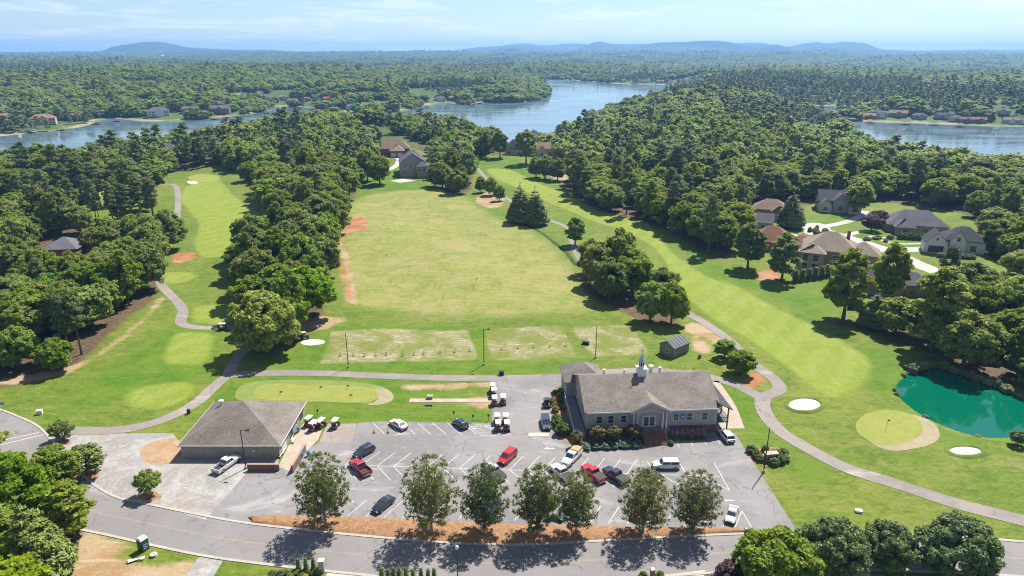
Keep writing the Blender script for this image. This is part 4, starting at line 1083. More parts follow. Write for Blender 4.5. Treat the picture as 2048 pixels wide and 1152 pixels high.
def roof_part(root, v, name='roof'):
    """v: dict b=(x0,y0,x1,y1), e=eave z, roof, axis, rise, oh, rm"""
    x0, y0, x1, y1 = v['b']; e = v['e']; oh = v.get('oh', 0.5); X0, Y0, X1, Y1 = x0 - oh, y0 - oh, x1 + oh, y1 + oh
    ax = v.get('axis', 'x'); kind = v.get('roof', 'hip'); z = e; m = MB(); th = 0.18
    half = (Y1 - Y0) / 2 if ax == 'x' else (X1 - X0) / 2
    r = v.get('rise', half * 0.45); zt = e + r
    if kind == 'hip':
        if ax == 'x': q = v.get('inset', half); A, B = (X0 + q, (Y0 + Y1) / 2, zt), (X1 - q, (Y0 + Y1) / 2, zt)
        else: q = v.get('inset', half); A, B = ((X0 + X1) / 2, Y0 + q, zt), ((X0 + X1) / 2, Y1 - q, zt)
        c = [(X0, Y0, z), (X1, Y0, z), (X1, Y1, z), (X0, Y1, z)]
        if ax == 'x': fs = [[c[0], c[1], B, A], [c[1], c[2], B], [c[2], c[3], A, B], [c[3], c[0], A]]
        else: fs = [[c[0], c[1], A], [c[1], c[2], B, A], [c[2], c[3], B], [c[3], c[0], A, B]]
        for f in fs: m.poly(f)
        m.slab([(X0, Y0, z - 0.004), (X1, Y0, z - 0.004), (X1, Y1, z - 0.004), (X0, Y1, z - 0.004)], th)
    elif kind == 'gable':
        if ax == 'x':
            ym = (Y0 + Y1) / 2
            m.slab([(X0, Y0, z), (X1, Y0, z), (X1, ym, zt), (X0, ym, zt)], th); m.slab([(X1, Y1, z), (X0, Y1, z), (X0, ym, zt), (X1, ym, zt)], th)
        else:
            xm = (X0 + X1) / 2
            m.slab([(X1, Y0, z), (X1, Y1, z), (xm, Y1, zt), (xm, Y0, zt)], th); m.slab([(X0, Y1, z), (X0, Y0, z), (xm, Y0, zt), (xm, Y1, zt)], th)
    elif kind == 'shed':       # falls towards +x
        m.slab([(x0, Y0, zt), (X1, Y0, z), (X1, Y1, z), (x0, Y1, zt)], th)
    return m.build(name, v['rm'], root)
def wall_part(root, v, name='wall'):
    x0, y0, x1, y1 = v['b']; e = v['e'] - 0.02; z0 = v.get('z0', -0.3); m = MB()
    if v.get('roof') == 'gable':
        oh = v.get('oh', 0.5); ax = v.get('axis', 'x')
        half = (y1 - y0) / 2 + oh if ax == 'x' else (x1 - x0) / 2 + oh
        r = v.get('rise', half * 0.45); zt = v['e'] + r - 0.2; sl = r / half; ze = v['e'] + sl * oh - 0.2
        if ax == 'x':
            ym = (y0 + y1) / 2; pr = [(y0, z0), (y1, z0), (y1, ze), (ym, zt), (y0, ze)]
            m.loft([[(x0, a, b) for a, b in pr], [(x1, a, b) for a, b in pr]])
        else:
            xm = (x0 + x1) / 2; pr = [(x0, z0), (x1, z0), (x1, ze), (xm, zt), (x0, ze)]
            m.loft([[(a, y1, b) for a, b in pr], [(a, y0, b) for a, b in pr]])
    else: m.box(x0, y0, z0, x1, y1, e - 0.15)
    return m.build(name, v['wm'], root)
def opening(root, side, at, pos, z, w, h_, kind='window', frame=None, pane=None):
    """side: 'f' (-y), 'b' (+y), 'l' (-x), 'r' (+x); at: wall plane coordinate; pos: centre along wall"""
    g = 0.09
    def bx(a0, a1, z0, z1, d0, d1):
        if side == 'f': return (a0, at - d1, z0, a1, at - d0, z1)
        if side == 'b': return (a0, at + d0, z0, a1, at + d1, z1)
        if side == 'l': return (at - d1, a0, z0, at - d0, a1, z1)
        return (at + d0, a0, z0, at + d1, a1, z1)
    m = MB(); a0, a1 = pos - w / 2, pos + w / 2
    for q in ((a0 - g, a0, z - g, z + h_ + g), (a1, a1 + g, z - g, z + h_ + g), (a0, a1, z - g, z), (a0, a1, z + h_, z + h_ + g)): m.box(*bx(*q, -0.02, 0.07))
    if kind == 'window' and w > 0.7:
        m.box(*bx(a0, a1, z + h_ * 0.5 - 0.03, z + h_ * 0.5 + 0.03, -0.02, 0.055))
    o = m.build(kind, frame or M_TRIM, root)
    MB().box(*bx(a0, a1, z, z + h_, -0.01, 0.03)).build('pane' if kind == 'window' else 'panel', pane or M_GLASS, o)
    return o
def house(name, label, cat, x, y, rz, vols, wins=(), chim=None, group=None, scale=1.0, zoff=0.0):
    rt = empty(name, (x, y, hz(x, y) + zoff), rz, label, cat, group); rt.scale = (scale,) * 3
    for v in vols:
        wall_part(rt, v); r = roof_part(rt, v)
        if v.get('chim'):
            cx, cy, ct = v['chim']; MB().box(cx - .5, cy - .4, v['e'], cx + .5, cy + .4, ct).box(cx - .6, cy - .5, ct + .004, cx + .6, cy + .5, ct + .2).build('chimney', W_BRICK, r)
    for w in wins: opening(rt, *w)
    return rt

# ------------------------------------------------------------------ clubhouse
def clubhouse():
    x, y = 15.2, 122.6
    rt = empty('clubhouse', (x, y, 0), math.radians(4.0), 'long grey clubhouse with brown shingle roof, white cupola and columned portico', 'clubhouse')
    main = dict(b=(0, 0, 27.2, 16.6), e=6.0, roof='gable', axis='x', rise=4.1, oh=0.55, wm=W_CLUB, rm=R_CLUB, z0=2.0)
    wall_part(rt, main); roof_part(rt, main)
    MB().box(0.02, 0.02, -0.3, 27.18, 16.58, 1.98).build('basement_wall', W_BRICK, rt)
    MB().box(-0.05, -0.62, 5.68, 27.25, -0.56, 5.98).build('gutter', M_TRIM, rt)
    wing = dict(b=(-2.0, 14.6, 6.2, 22.4), e=5.4, roof='hip', axis='x', rise=3.0, oh=0.5, wm=W_CLUB, rm=R_CLUB)
    wall_part(rt, wing, 'wing_wall'); roof_part(rt, wing, 'wing_roof')
    # portico
    pr = MB()
    pe, pt, u0, u1, um = 6.0, 8.25, 8.7, 17.3, 13.0
    for sgn, ux in ((1, u0), (-1, u1)):
        pr.slab([(ux, -1.2, pe), (ux, 4.6 if False else 3.4, pe), (um, 6.2, pt), (um, -1.2, pt)][::sgn], 0.16)
    pr.build('portico_roof', R_CLUB, rt)
    tym = MB().loft([[(9.1, -0.75, 5.75), (16.9, -0.75, 5.75), (16.9, -0.75, 6.05), (13.0, -0.75, 8.0), (9.1, -0.75, 6.05)], [(9.1, -0.6, 5.75), (16.9, -0.6, 5.75), (16.9, -0.6, 6.05), (13.0, -0.6, 8.0), (9.1, -0.6, 6.05)]]).build('pediment', W_CLUB, rt)
    trim = MB()
    for a, b in (((8.75, 5.88), (13, 8.08)), ((13, 8.08), (17.25, 5.88))):
        trim.loft([[(a[0], -1.21, a[1] - .2), (a[0], -1.21, a[1]), (a[0], -1.13, a[1]), (a[0], -1.13, a[1] - .2)], [(b[0], -1.21, b[1] - .2), (b[0], -1.21, b[1]), (b[0], -1.13, b[1]), (b[0], -1.13, b[1] - .2)]])
    trim.build('pediment_trim', M_TRIM, tym)
    arch = MB(); n = 10
    for k in range(n):
        a0, a1 = math.pi * k / n, math.pi * (k + 1) / n
        f = lambda a, r: (13 + r * math.cos(a) * 2.2, -0.78, 5.2 + r * math.sin(a) * 0.62)
        g = lambda a, r: (13 + r * math.cos(a) * 2.2, -0.70, 5.2 + r * math.sin(a) * 0.62)
        arch.loft([[f(a0, 1), f(a0, 1.08), g(a0, 1.08), g(a0, 1)], [f(a1, 1), f(a1, 1.08), g(a1, 1.08), g(a1, 1)]])
    arch.build('arch_trim', M_TRIM, tym)
    for cu in (9.6, 10.35, 15.65, 16.4):
        MB().lathe([(0.24, 1.98), (0.24, 2.15), (0.17, 2.2), (0.15, 5.5), (0.23, 5.55), (0.23, 5.74)], 12, (cu, -0.66)).build('column', M_WHITE, rt, True)
    MB().box(8.9, -1.2, -0.2, 17.1, 0.0, 1.97).build('porch_floor', M_DECK, rt)
    d = opening(rt, 'f', -0.0, 13.0, 2.05, 2.6, 2.4, 'door', M_TRIM, M_TRIM)
    for k in (-0.62, 0.62): MB().box(13 + k - 0.5, -0.052, 2.25, 13 + k + 0.5, -0.034, 4.3).build('door_glass', M_GLASS, d)
    for u, w in ((2.6, 1.1), (5.0, 1.1), (7.6, 1.1), (18.6, 1.0), (21.4, 1.1), (24.6, 1.1)): opening(rt, 'f', 0, u, 3.2, w, 1.6)
    for v in (3, 6, 9, 12): opening(rt, 'l', 0, v, 3.1, 1.1, 1.6)
    for v in (4, 8, 12): opening(rt, 'r', 27.2, v, 2.4, 1.8, 2.2)
    # round blue sign with a white swoosh
    sg = MB(); sg.loft([[(20.0 + 0.58 * math.cos(a), yy, 4.05 + 0.58 * math.sin(a)) for a in np.linspace(0, 2 * math.pi, 25)[:-1]] for yy in (-0.02, -0.10)])
    so = sg.build('round_sign', M_BLUE, rt)
    q = MB()
    for (a, b, w) in (((-.34, -.02), (-.05, .10), .06), ((-.05, .10), (.12, .20), .06), ((.12, .20), (.36, .02), .07), ((-.30, -.12), (.30, -.14), .04)):
        q.loft([[(20 + a[0], -0.112, 4.05 + a[1] - w), (20 + a[0], -0.112, 4.05 + a[1] + w), (20 + a[0], -0.10, 4.05 + a[1] + w), (20 + a[0], -0.10, 4.05 + a[1] - w)], [(20 + b[0], -0.112, 4.05 + b[1] - w), (20 + b[0], -0.112, 4.05 + b[1] + w), (20 + b[0], -0.10, 4.05 + b[1] + w), (20 + b[0], -0.10, 4.05 + b[1] - w)]])
    q.build('sign_mark', M_WHITE, so)
    # stairs
    for k in range(10):
        MB().box(11.2, -1.2 - 0.30 * (k + 1), -0.1, 15.8, -1.2 - 0.30 * k, 1.94 - 0.19 * (k + 1) + 0.02).build('step', W_BRICK, rt)
    for u in (11.2, 13.5, 15.8):
        h_ = MB(); h_.cyl((u, -1.2, 2.9), (u, -4.2, 1.0), 0.045, None, 6)
        for k in range(4):
            vv = -1.2 - k; zz = 1.97 - k * 0.633
            h_.cyl((u, vv, max(0, zz) - 0.1), (u, vv, zz + 0.93), 0.035, None, 6)
        h_.build('handrail', M_WOOD, rt)
    # cupola
    c = MB().box(12.1, 7.4, 9.2, 13.9, 9.2, 11.3).box(11.9, 7.2, 11.304, 14.1, 9.4, 11.5); co = c.build('cupola', M_WHITE, rt)
    MB().lathe([(0.72, 11.504), (0.72, 11.7), (0.6, 11.75), (0.6, 12.9), (0.85, 12.95), (0.85, 13.05)], 8, (13, 8.3)).build('lantern', M_WHITE, co)
    for k in range(8):
        a = math.pi / 4 * k; cx, cy = 13 + 0.575 * math.cos(a + math.pi / 8), 8.3 + 0.575 * math.sin(a + math.pi / 8)
        m = MB(); t = Vector((-math.sin(a + math.pi / 8), math.cos(a + math.pi / 8), 0)); n_ = Vector((math.cos(a + math.pi / 8), math.sin(a + math.pi / 8), 0))
        p = Vector((cx, cy, 0)) + n_ * 0.0
        m.poly([p + t * -.15 + Vector((0, 0, 11.95)), p + t * .15 + Vector((0, 0, 11.95)), p + t * .15 + Vector((0, 0, 12.75)), p + t * -.15 + Vector((0, 0, 12.75))]); m.build('lantern_pane', M_GLASS, co)
    MB().lathe([(0.92, 13.054), (0.62, 13.5), (0.3, 14.1), (0.05, 14.7)], 8, (13, 8.3)).build('cupola_roof', M_GALV, co)
    MB().cyl((13, 8.3, 14.6), (13, 8.3, 15.9), 0.03, None, 6).box(12.5, 8.27, 15.3, 13.5, 8.33, 15.36).lathe([(0.02, 15.0), (0.1, 15.08), (0.02, 15.16)], 8, (13, 8.3)).build('weathervane', M_BLACK, co)
    for u, v, w, h_ in ((5.2, 9.6, .5, .5), (9.6, 9.4, .35, .45), (15.5, 9.8, .8, 1.0), (17.4, 9.6, .55, .6)):
        MB().lathe([(w * .5, 9.2), (w * .5, 10.1 + h_ * .5), (w * .75, 10.1 + h_ * .5 + .02), (w * .7, 10.1 + h_), (w * .3, 10.2 + h_)], 10, (u, v)).build('roof_vent', M_WHITE, rt)
    # covered side porch
    pc = dict(b=(27.2, 0.3, 30.0, 16.0), e=5.3, roof='shed', rise=1.6, oh=0.4, rm=R_DARK)
    roof_part(rt, pc, 'porch_roof')
    MB().box(27.22, 0.5, 2.0, 30.0, 15.9, 2.2).build('porch_deck', M_DECK, rt)
    for v in (0.7, 4.4, 8.1, 11.8, 15.6): MB().box(29.7, v - .12, 0, 29.94, v + .12, 5.2).build('porch_post', M_WOOD, rt)
    rl = MB().box(29.78, 0.7, 3.1, 29.86, 15.6, 3.2).box(27.3, 0.62, 3.1, 29.8, 0.70, 3.2)
    for k in range(40): rl.box(29.80, 0.9 + k * 0.37, 2.2, 29.84, 0.94 + k * 0.37, 3.1)
    for k in range(7): rl.box(27.5 + k * 0.33, 0.64, 2.2, 27.54 + k * 0.33, 0.68, 3.1)
    rl.build('porch_railing', M_BLACK, rt)
    # ramp along the left gable
    rp = MB(); rp.loft([[(-2.6, -1.0, 0), (-0.1, -1.0, 0), (-0.1, -1.0, 0.9), (-2.6, -1.0, 0.9)], [(-2.6, 14.5, 0), (-0.1, 14.5, 0), (-0.1, 14.5, 1.9), (-2.6, 14.5, 1.9)]])
    rp.build('ramp', M_DECK, rt)
    rr = MB()
    for k in range(9):
        v = -0.9 + k * 1.9; rr.cyl((-2.5, v, 0.5), (-2.5, v, 2.0 + v * 0.06), 0.05, None, 6)
    rr.loft([[(-2.55, -0.9, 1.88), (-2.45, -0.9, 1.88), (-2.45, -0.9, 1.98), (-2.55, -0.9, 1.98)], [(-2.55, 14.3, 2.8), (-2.45, 14.3, 2.8), (-2.45, 14.3, 2.9), (-2.55, 14.3, 2.9)]])
    rr.build('ramp_railing', M_TRIM, rt)
    return rt
clubhouse()
def P_club(u, v):
    a = math.radians(4.0); return 15.2 + u * math.cos(a) - v * math.sin(a), 122.6 + u * math.sin(a) + v * math.cos(a)

# ------------------------------------------------------------------ cart barn
def barn():
    rt = empty('cart_barn', (-54.8, 115.2, 0), 0, 'tan cart barn with big brown pyramid roof', 'barn')
    v = dict(b=(-9.5, 0, 9.5, 16.8), e=2.95, roof='hip', axis='x', inset=9.9, rise=5.0, oh=0.5, wm=W_BARN, rm=R_BARN)
    wall_part(rt, v); r = roof_part(rt, v)
    MB().box(-10.02, -0.56, 2.74, 10.02, -0.505, 2.97).box(10.005, -0.5, 2.74, 10.06, 17.3, 2.97).box(-10.06, -0.5, 2.74, -10.005, 17.3, 2.97).build('fascia', M_TRIM, rt)
    MB().lathe([(0.32, 4.6), (0.32, 5.6), (0.55, 5.62), (0.5, 5.85), (0.15, 6.0)], 10, (-6.3, 12.4)).build('roof_vent', M_WHITE, r)
    for k in (2.2, 6.6, 13.6): opening(rt, 'r', 9.5, k + 0.6, 0.05, 2.6, 2.3, 'garage_door', M_TRIM, M_DKGAR if k > 5 else M_GARAGE)
    opening(rt, 'r', 9.5, 10.6, 1.0, 1.2, 1.1)
    MB().box(4.3, -0.16, 1.25, 4.8, -0.003, 1.85).build('meter_box', M_GALV, rt)
    MB().box(6.1, -0.09, 0.3, 6.2, -0.003, 1.4).build('conduit', M_GALV, rt)
    MB().box(8.6, -0.09, 0.3, 8.68, -0.003, 2.4).build('conduit', M_GALV, rt)
    for xx in (-9.5, 9.5): MB().cyl((xx, -0.07, -0.1), (xx, -0.07, 2.72), 0.06, None, 6).build('downpipe', M_TRIM, rt)
barn()
def brickwall(label, a, b, h_, th=0.35):
    A, B = Vector((*GP(*a), 0)), Vector((*GP(*b), 0)); d = B - A; L = d.length
    rt = empty('brick_wall', A, math.atan2(d.y, d.x), label, 'wall')
    MB().box(0, -th / 2, -0.2, L, th / 2, h_).build('wall_body', W_BRICK, rt)
    MB().box(-0.06, -th / 2 - 0.06, h_ + 0.003, L + 0.06, th / 2 + 0.06, h_ + 0.11).build('coping', W_TBRICK, rt)
    return rt
brickwall('low brick wall in front of the cart barn', (496, 941), (559, 941), 1.35)
brickwall('slanting brick screen wall along the tan apron', (585, 946), (611, 902), 1.55)

# ------------------------------------------------------------------ shed on the practice tee
def shed():
    rt = empty('storage_shed', (42.6, 164.6, hz(42.6, 164.6)), math.radians(40), 'small brown storage shed with grey gable roof on the tee', 'shed')
    v = dict(b=(-3.0, -2.3, 3.4, 2.3), e=2.7, roof='gable', axis='x', rise=1.5, oh=0.25, wm=W_SHED, rm=R_GREY)
    wall_part(rt, v); roof_part(rt, v)
    opening(rt, 'l', -3.0, -0.2, 1.0, 0.8, 0.9)
    opening(rt, 'r', 3.4, 0, 0.05, 1.2, 2.0, 'door', M_TRIM, M_DOOR)
    rib = MB()
    for k in range(6):
        xx = -2.6 + k * 1.15; sl = 1.5 / 2.55
        rib.loft([[(xx - .04, -2.5, 2.73), (xx + .04, -2.5, 2.73), (xx + .04, -2.5, 2.80), (xx - .04, -2.5, 2.80)], [(xx - .04, -0.05, 4.19), (xx + .04, -0.05, 4.19), (xx + .04, -0.05, 4.26), (xx - .04, -0.05, 4.26)]])
    rib.build('roof_rib', M_GALV, rt)
shed()

# ------------------------------------------------------------------ neighbourhood houses
def GH(px, py): x, y, z = G(px, py); return x, y
D = math.radians
YARDS = []
x, y = GH(1540, 432)
house('brown_house', 'brick house with brown hip roof behind the cul de sac', 'house', x, y, D(-25), [dict(b=(-8, -5.5, 8, 6), e=4.2, rm=R_BROWN, wm=W_TBRICK, rise=4.2), dict(b=(1, -9, 8, -4.5), e=4.0, roof='hip', axis='y', rm=R_BROWN, wm=W_TBRICK, rise=3.0)], [('f', -9, 4.5, 1.1, 1.6, 1.5), ('f', -5.5, -4, 1.2, 1.5, 1.5), ('r', 8, 0, 1.2, 1.4, 1.5)])
x, y = GH(1511, 456)
house('grey_house', 'pale house with grey cross gable roof beside the tall conifer', 'house', x, y, D(-20), [dict(b=(-7, -4, 7, 4.5), e=3.6, roof='gable', axis='x', rm=R_GREY, wm=W_GREYS, rise=3.6), dict(b=(-6, -7, -0.5, -1), e=3.6, roof='gable', axis='y', rm=R_GREY, wm=W_WHITE, rise=3.2)], [('f', -7, -3.2, 1.0, 1.8, 1.6), ('f', -4, 3, 1.0, 1.6, 1.5)])
x, y = GH(1668, 420)
house('craftsman_house', 'slate roofed craftsman house with white trimmed front gables', 'house', x, y, D(-12), [dict(b=(-8, -3, 8, 6), e=5.0, roof='gable', axis='x', rm=R_SLATE, wm=W_GREYS, rise=5.0, oh=0.6), dict(b=(-2.0, -5, 5.0, 1), e=5.6, roof='gable', axis='y', rm=R_SLATE, wm=W_GREYS, rise=3.6), dict(b=(-8.5, -6, -2.5, -1), e=3.6, roof='gable', axis='y', rm=R_SLATE, wm=W_CREAM, rise=3.0), dict(b=(5.2, -6.4, 11, 0), e=3.4, roof='gable', axis='y', rm=R_SLATE, wm=W_CREAM, rise=2.6)],
      [('f', -5, 0.6, 5.6, 0.9, 1.3), ('f', -5, 2.4, 5.6, 0.9, 1.3), ('f', -5, 1.5, 1.0, 1.8, 2.0), ('f', -6, -5.5, 1.0, 1.8, 1.5), ('f', -6.4, 8.1, 0.8, 2.6, 2.0)])
x, y = GH(1826, 462)
house('hip_house', 'wide house with dark grey hip roof above the clipped hedge', 'house', x, y, D(-14), [dict(b=(-12, -6, 12, 8), e=3.8, rm=R_GREY, wm=W_TBRICK, rise=5.6), dict(b=(-10, -10, -2, -3), e=3.6, axis='y', rm=R_GREY, wm=W_TBRICK, rise=3.6)], [('f', -10, -6, 1.0, 2.2, 1.6), ('f', -6, 3, 1.0, 2.0, 1.6), ('f', -6, 8, 1.0, 2.0, 1.6)])
x, y = GH(1893, 499)
house('white_house', 'white modern farmhouse with dark roof and dark garage door', 'house', x, y, D(-22), [dict(b=(-2, -4, 12, 7), e=5.0, rm=R_DARK, wm=W_WHITE, rise=4.6, axis='x'), dict(b=(-0.5, -6.0, 5.0, 1), e=5.2, roof='gable', axis='y', rm=R_DARK, wm=W_WHITE, rise=4.2, oh=0.35), dict(b=(-9, -6.5, -1.0, 2), e=3.8, roof='gable', axis='y', rm=R_DARK, wm=W_WHITE, rise=4.4, oh=0.35)],
      [('f', -6.0, 2.2, 5.0, 1.2, 1.6), ('f', -6.0, 2.2, 1.2, 1.8, 1.8), ('f', -6.5, -5, 0.1, 5.0, 2.5, 'garage_door', M_DKGAR, M_DKGAR), ('f', -6.5, -5, 4.8, 0.7, 1.1), ('f', -4, 8, 1.0, 2.0, 2.2)])
x, y = GH(1566, 500)
house('red_roof_house', 'brick house with faded red hip roof', 'house', x, y, D(-24), [dict(b=(-11, -5, 3, 6), e=3.8, rm=R_RED, wm=W_TBRICK, rise=4.8), dict(b=(1, -6, 11, 3), e=3.5, rm=R_RED, wm=W_TBRICK, rise=3.2)], [('f', -5, -7, 1, 1.6, 1.5), ('f', -6, 6, 1, 2.2, 1.5), ('f', -5, -2, 1, 1.6, 1.5)], scale=1.1)
x, y = GH(1668, 533)
house('tan_house', 'two storey tan house with broad tan hip roof and columned rear porch', 'house', x, y, D(-24), [dict(b=(-10, -6, 6, 7), e=6.6, rm=R_TAN, wm=W_TBRICK, rise=5.0, chim=(3, 3, 11.5)), dict(b=(3, -3, 12.5, 6), e=5.6, rm=R_TAN, wm=W_TBRICK, rise=3.4), dict(b=(-11, -9, -3.5, -3), e=6.2, rm=R_TAN, wm=W_STONE, rise=2.4, axis='y')],
      [('f', -9, -9, 0.3, 1.6, 2.4), ('f', -9, -6, 0.3, 1.6, 2.4), ('f', -9, -9, 3.6, 1.6, 2.0), ('f', -9, -6, 3.6, 1.6, 2.0), ('f', -6, 0, 3.6, 2.2, 1.6), ('f', -6, 3.8, 3.6, 1.4, 1.6), ('f', -6, 1, 0.4, 2.2, 2.0), ('l', -11, -6, 3.5, 1.4, 1.8)], scale=1.12)
x, y = GH(1772, 582)
house('ranch_house', 'brick house with dark slate roof and skylights behind tall trees', 'house', x, y, D(-20), [dict(b=(-10, -5, 4, 6), e=4.6, rm=R_SLATE, wm=W_TBRICK, rise=4.4), dict(b=(2, -4, 12.5, 5), e=4.0, rm=R_SLATE, wm=W_TBRICK, rise=3.2)], [('f', -5, -7, 1, 1.6, 1.7), ('f', -5, -3, 1, 1.6, 1.7), ('f', -4, 7, 1, 2.2, 1.6)])
x, y = GH(2052, 668)
house('edge_house', 'grey house half hidden in the wood above the pond', 'house', x, y, D(15), [dict(b=(-7, -5, 7, 5), e=4.0, rm=R_GREY, wm=W_GREYS, rise=3.6)], [('f', -5, -4, 1, 1.6, 1.5), ('f', -5, 0, 1, 1.6, 1.5)])
x, y = GH(140, 524)
house('brick_house', 'dark brick house with pale grey hip roof in the left wood', 'house', x, y, D(8), [dict(b=(-6.5, -5, 5.5, 6), e=6.4, rm=R_GREY, wm=W_BRICK, rise=3.4), dict(b=(-13, -2, -6, 5), e=3.6, rm=R_GREY, wm=W_BRICK, rise=2.2)], [('f', -5, -3.4, 3.9, 1.2, 1.4), ('f', -5, 2.6, 3.9, 1.2, 1.4), ('r', 5.5, -1, 3.9, 1.2, 1.4), ('r', 5.5, 3, 3.9, 1.2, 1.4), ('f', -5, 0, 0.8, 1.6, 1.5)])
x, y = GH(826, 352)
house('stone_house', 'tall stone house with slate gambrel roof behind the driving range', 'house', x, y, D(12), [dict(b=(-8, -4, 8, 8), e=9.0, roof='gable', axis='y', rm=R_SLATE, wm=W_STONE, rise=6.0), dict(b=(2, -8, 9, -1), e=7.0, rm=R_SLATE, wm=W_STONE, rise=3.2), dict(b=(-7, 8, 9, 22), e=8.4, rm=R_SLATE, wm=W_CREAM, rise=6.0, axis='x')],
      [('f', -4, -5, 6.0, 1.2, 1.6), ('f', -4, -1.5, 6.0, 1.2, 1.6), ('f', -4, -5, 2.5, 1.2, 1.6), ('f', -8, 3.8, 4.0, 1.1, 1.8), ('f', -8, 6.6, 4.0, 1.1, 1.8), ('l', -8, 0, 6.0, 1.2, 1.6), ('l', -8, 4, 6, 1.2, 1.6), ('l', -8, 2, 2.4, 1.2, 1.6)])
x, y = GH(792, 312)
house('brown_roof_house', 'brick house with brown hip roofs and white garage doors', 'house', x, y, D(8), [dict(b=(-12, 0, 10, 14), e=5.2, rm=R_BROWN, wm=W_BRICK, rise=6.6, chim=(-11, 2, 11)), dict(b=(-4, -7, 6, 2), e=4.4, rm=R_TAN, wm=W_BRICK, rise=4.4, axis='y')], [('f', -7, -1.6, 0.2, 3.2, 2.5, 'garage_door', M_TRIM, M_GARAGE), ('f', -7, 3.2, 0.2, 3.2, 2.5, 'garage_door', M_TRIM, M_GARAGE)])
x, y = GH(1030, 310)
house('lake_house', 'dark roofed house at the end of the far fairway', 'house', x, y, D(-8), [dict(b=(-7, -4, 7, 6), e=5.4, rm=R_DARK, wm=W_GREYS, rise=6)], [('f', -4, -4, 1, 1.6, 1.6), ('f', -4, 3, 1, 1.6, 1.6)])
x, y = GH(1086, 312)
house('lake_house', 'cream house with brown gables right of the far fairway', 'house', x, y, D(14), [dict(b=(-8, -4, 8, 6), e=5.4, roof='gable', rm=R_BROWN, wm=W_CREAM, rise=4.6), dict(b=(-6, -7, 0, 0), e=5, roof='gable', axis='y', rm=R_BROWN, wm=W_CREAM, rise=3.4)], [('f', -7, -3, 1.2, 1.6, 1.6), ('f', -4, 4, 1.2, 2, 1.6)])
x, y = GH(1068, 289)
house('lake_house', 'white three storey house at the lake edge', 'house', x, y, D(4), [dict(b=(-7, -4, 7, 6), e=10, roof='gable', axis='y', rm=R_GREY, wm=W_WHITE, rise=4.4)], [('f', -4, q, z_, 1.8, 1.8) for q in (-4.2, 0, 4.2) for z_ in (1.2, 4.6, 7.8)])
for px, py, rz, rm, wm, lb in ((1392, 290, 10, R_BROWN, W_BRICK, 'brick house with brown roof alone in the right wood'), (1664, 292, -20, R_BROWN, W_TBRICK, 'tan brick house behind the right wood near the lake'), (335, 312, 5, R_GREY, W_GREYS, 'grey roofed house hidden in the far left wood'), (1712, 330, 10, R_GREY, W_CREAM, 'cream house in the trees above the right lake')):
    x, y = GH(px, py)
    house('wood_house', lb, 'house', x, y, D(rz), [dict(b=(-9, -5, 9, 6), e=5.0, rm=rm, wm=wm, rise=4.6)], [('f', -5, -5, 1, 1.8, 1.6), ('f', -5, 0, 1, 1.8, 1.6), ('f', -5, 5, 1, 1.8, 1.6)])
    YARDS.append((px, py, 17))
# far shores: (px, py, width, wall, roof, storeys, what)
SH = [(12, 246, 22, W_CREAM, R_TERRA, 2, 'cream villa with terracotta roof beside the thick shore wood'), (88, 248, 26, W_CREAM, R_TERRA, 2, 'long cream villa with terracotta roof and low pavilion'), (318, 232, 26, W_WHITE, R_SLATE, 2, 'white columned mansion above the curved shore lawn'), (383, 228, 20, W_TBRICK, R_SLATE, 2, 'slate roofed brick house among shore trees'),
      (441, 227, 26, W_BRICK, R_SLATE, 2, 'large dark brick mansion on the lake point'), (586, 206, 16, W_CREAM, R_BROWN, 1, 'small brown roofed cottage on the sandy cove'), (612, 202, 16, W_TBRICK, R_RED, 1, 'red roofed cottage above the sandy cove'), (470, 196, 18, W_CREAM, R_TAN, 1, 'cottage in the tan clearing'), (706, 218, 20, W_WHITE, R_GREY, 1, 'white house on the open green slope'), (880, 202, 20, W_WHITE, R_SLATE, 1, 'white house with long slate roof by the lawn point'),
      (1024, 195, 18, W_TBRICK, R_BROWN, 1, 'brown house on the round headland'), (1105, 154, 22, W_TBRICK, R_TERRA, 2, 'red roofed house at the far lake end'), (1160, 158, 20, W_WHITE, R_GREY, 1, 'white house on the far end shore'), (1215, 162, 20, W_CREAM, R_BROWN, 1, 'cream house on the far end shore'), (1290, 166, 24, W_WHITE, R_GREY, 1, 'low white house on the far right shore'), (1320, 167, 20, W_CREAM, R_BROWN, 1, 'brown roofed house on the far right shore'),
      (1762, 236, 12, W_WHITE, R_GREY, 2, 'small white boathouse on the sunny shore'), (1795, 233, 22, W_TBRICK, R_BROWN, 1, 'long brown house above the sandy bank'), (1838, 237, 16, W_GREYS, R_GREY, 1, 'low grey house on the sunny shore'), (1885, 238, 18, W_GREYS, R_DARK, 1, 'dark roofed house on the sunny shore'), (1932, 245, 16, W_BRICK, R_GREY, 1, 'gabled brick house on the sunny shore'), (1956, 246, 16, W_BRICK, R_RED, 1, 'gabled house with red roof by the willow'), (2000, 228, 20, W_GREYS, R_GREY, 1, 'house on the hill behind the willow'), (2020, 246, 16, W_WHITE, R_TERRA, 1, 'white gabled house with orange roof'), (1690, 233, 12, W_WHITE, R_GREY, 1, 'white boathouse in the corner of the cove')]
rs = random.Random(8)
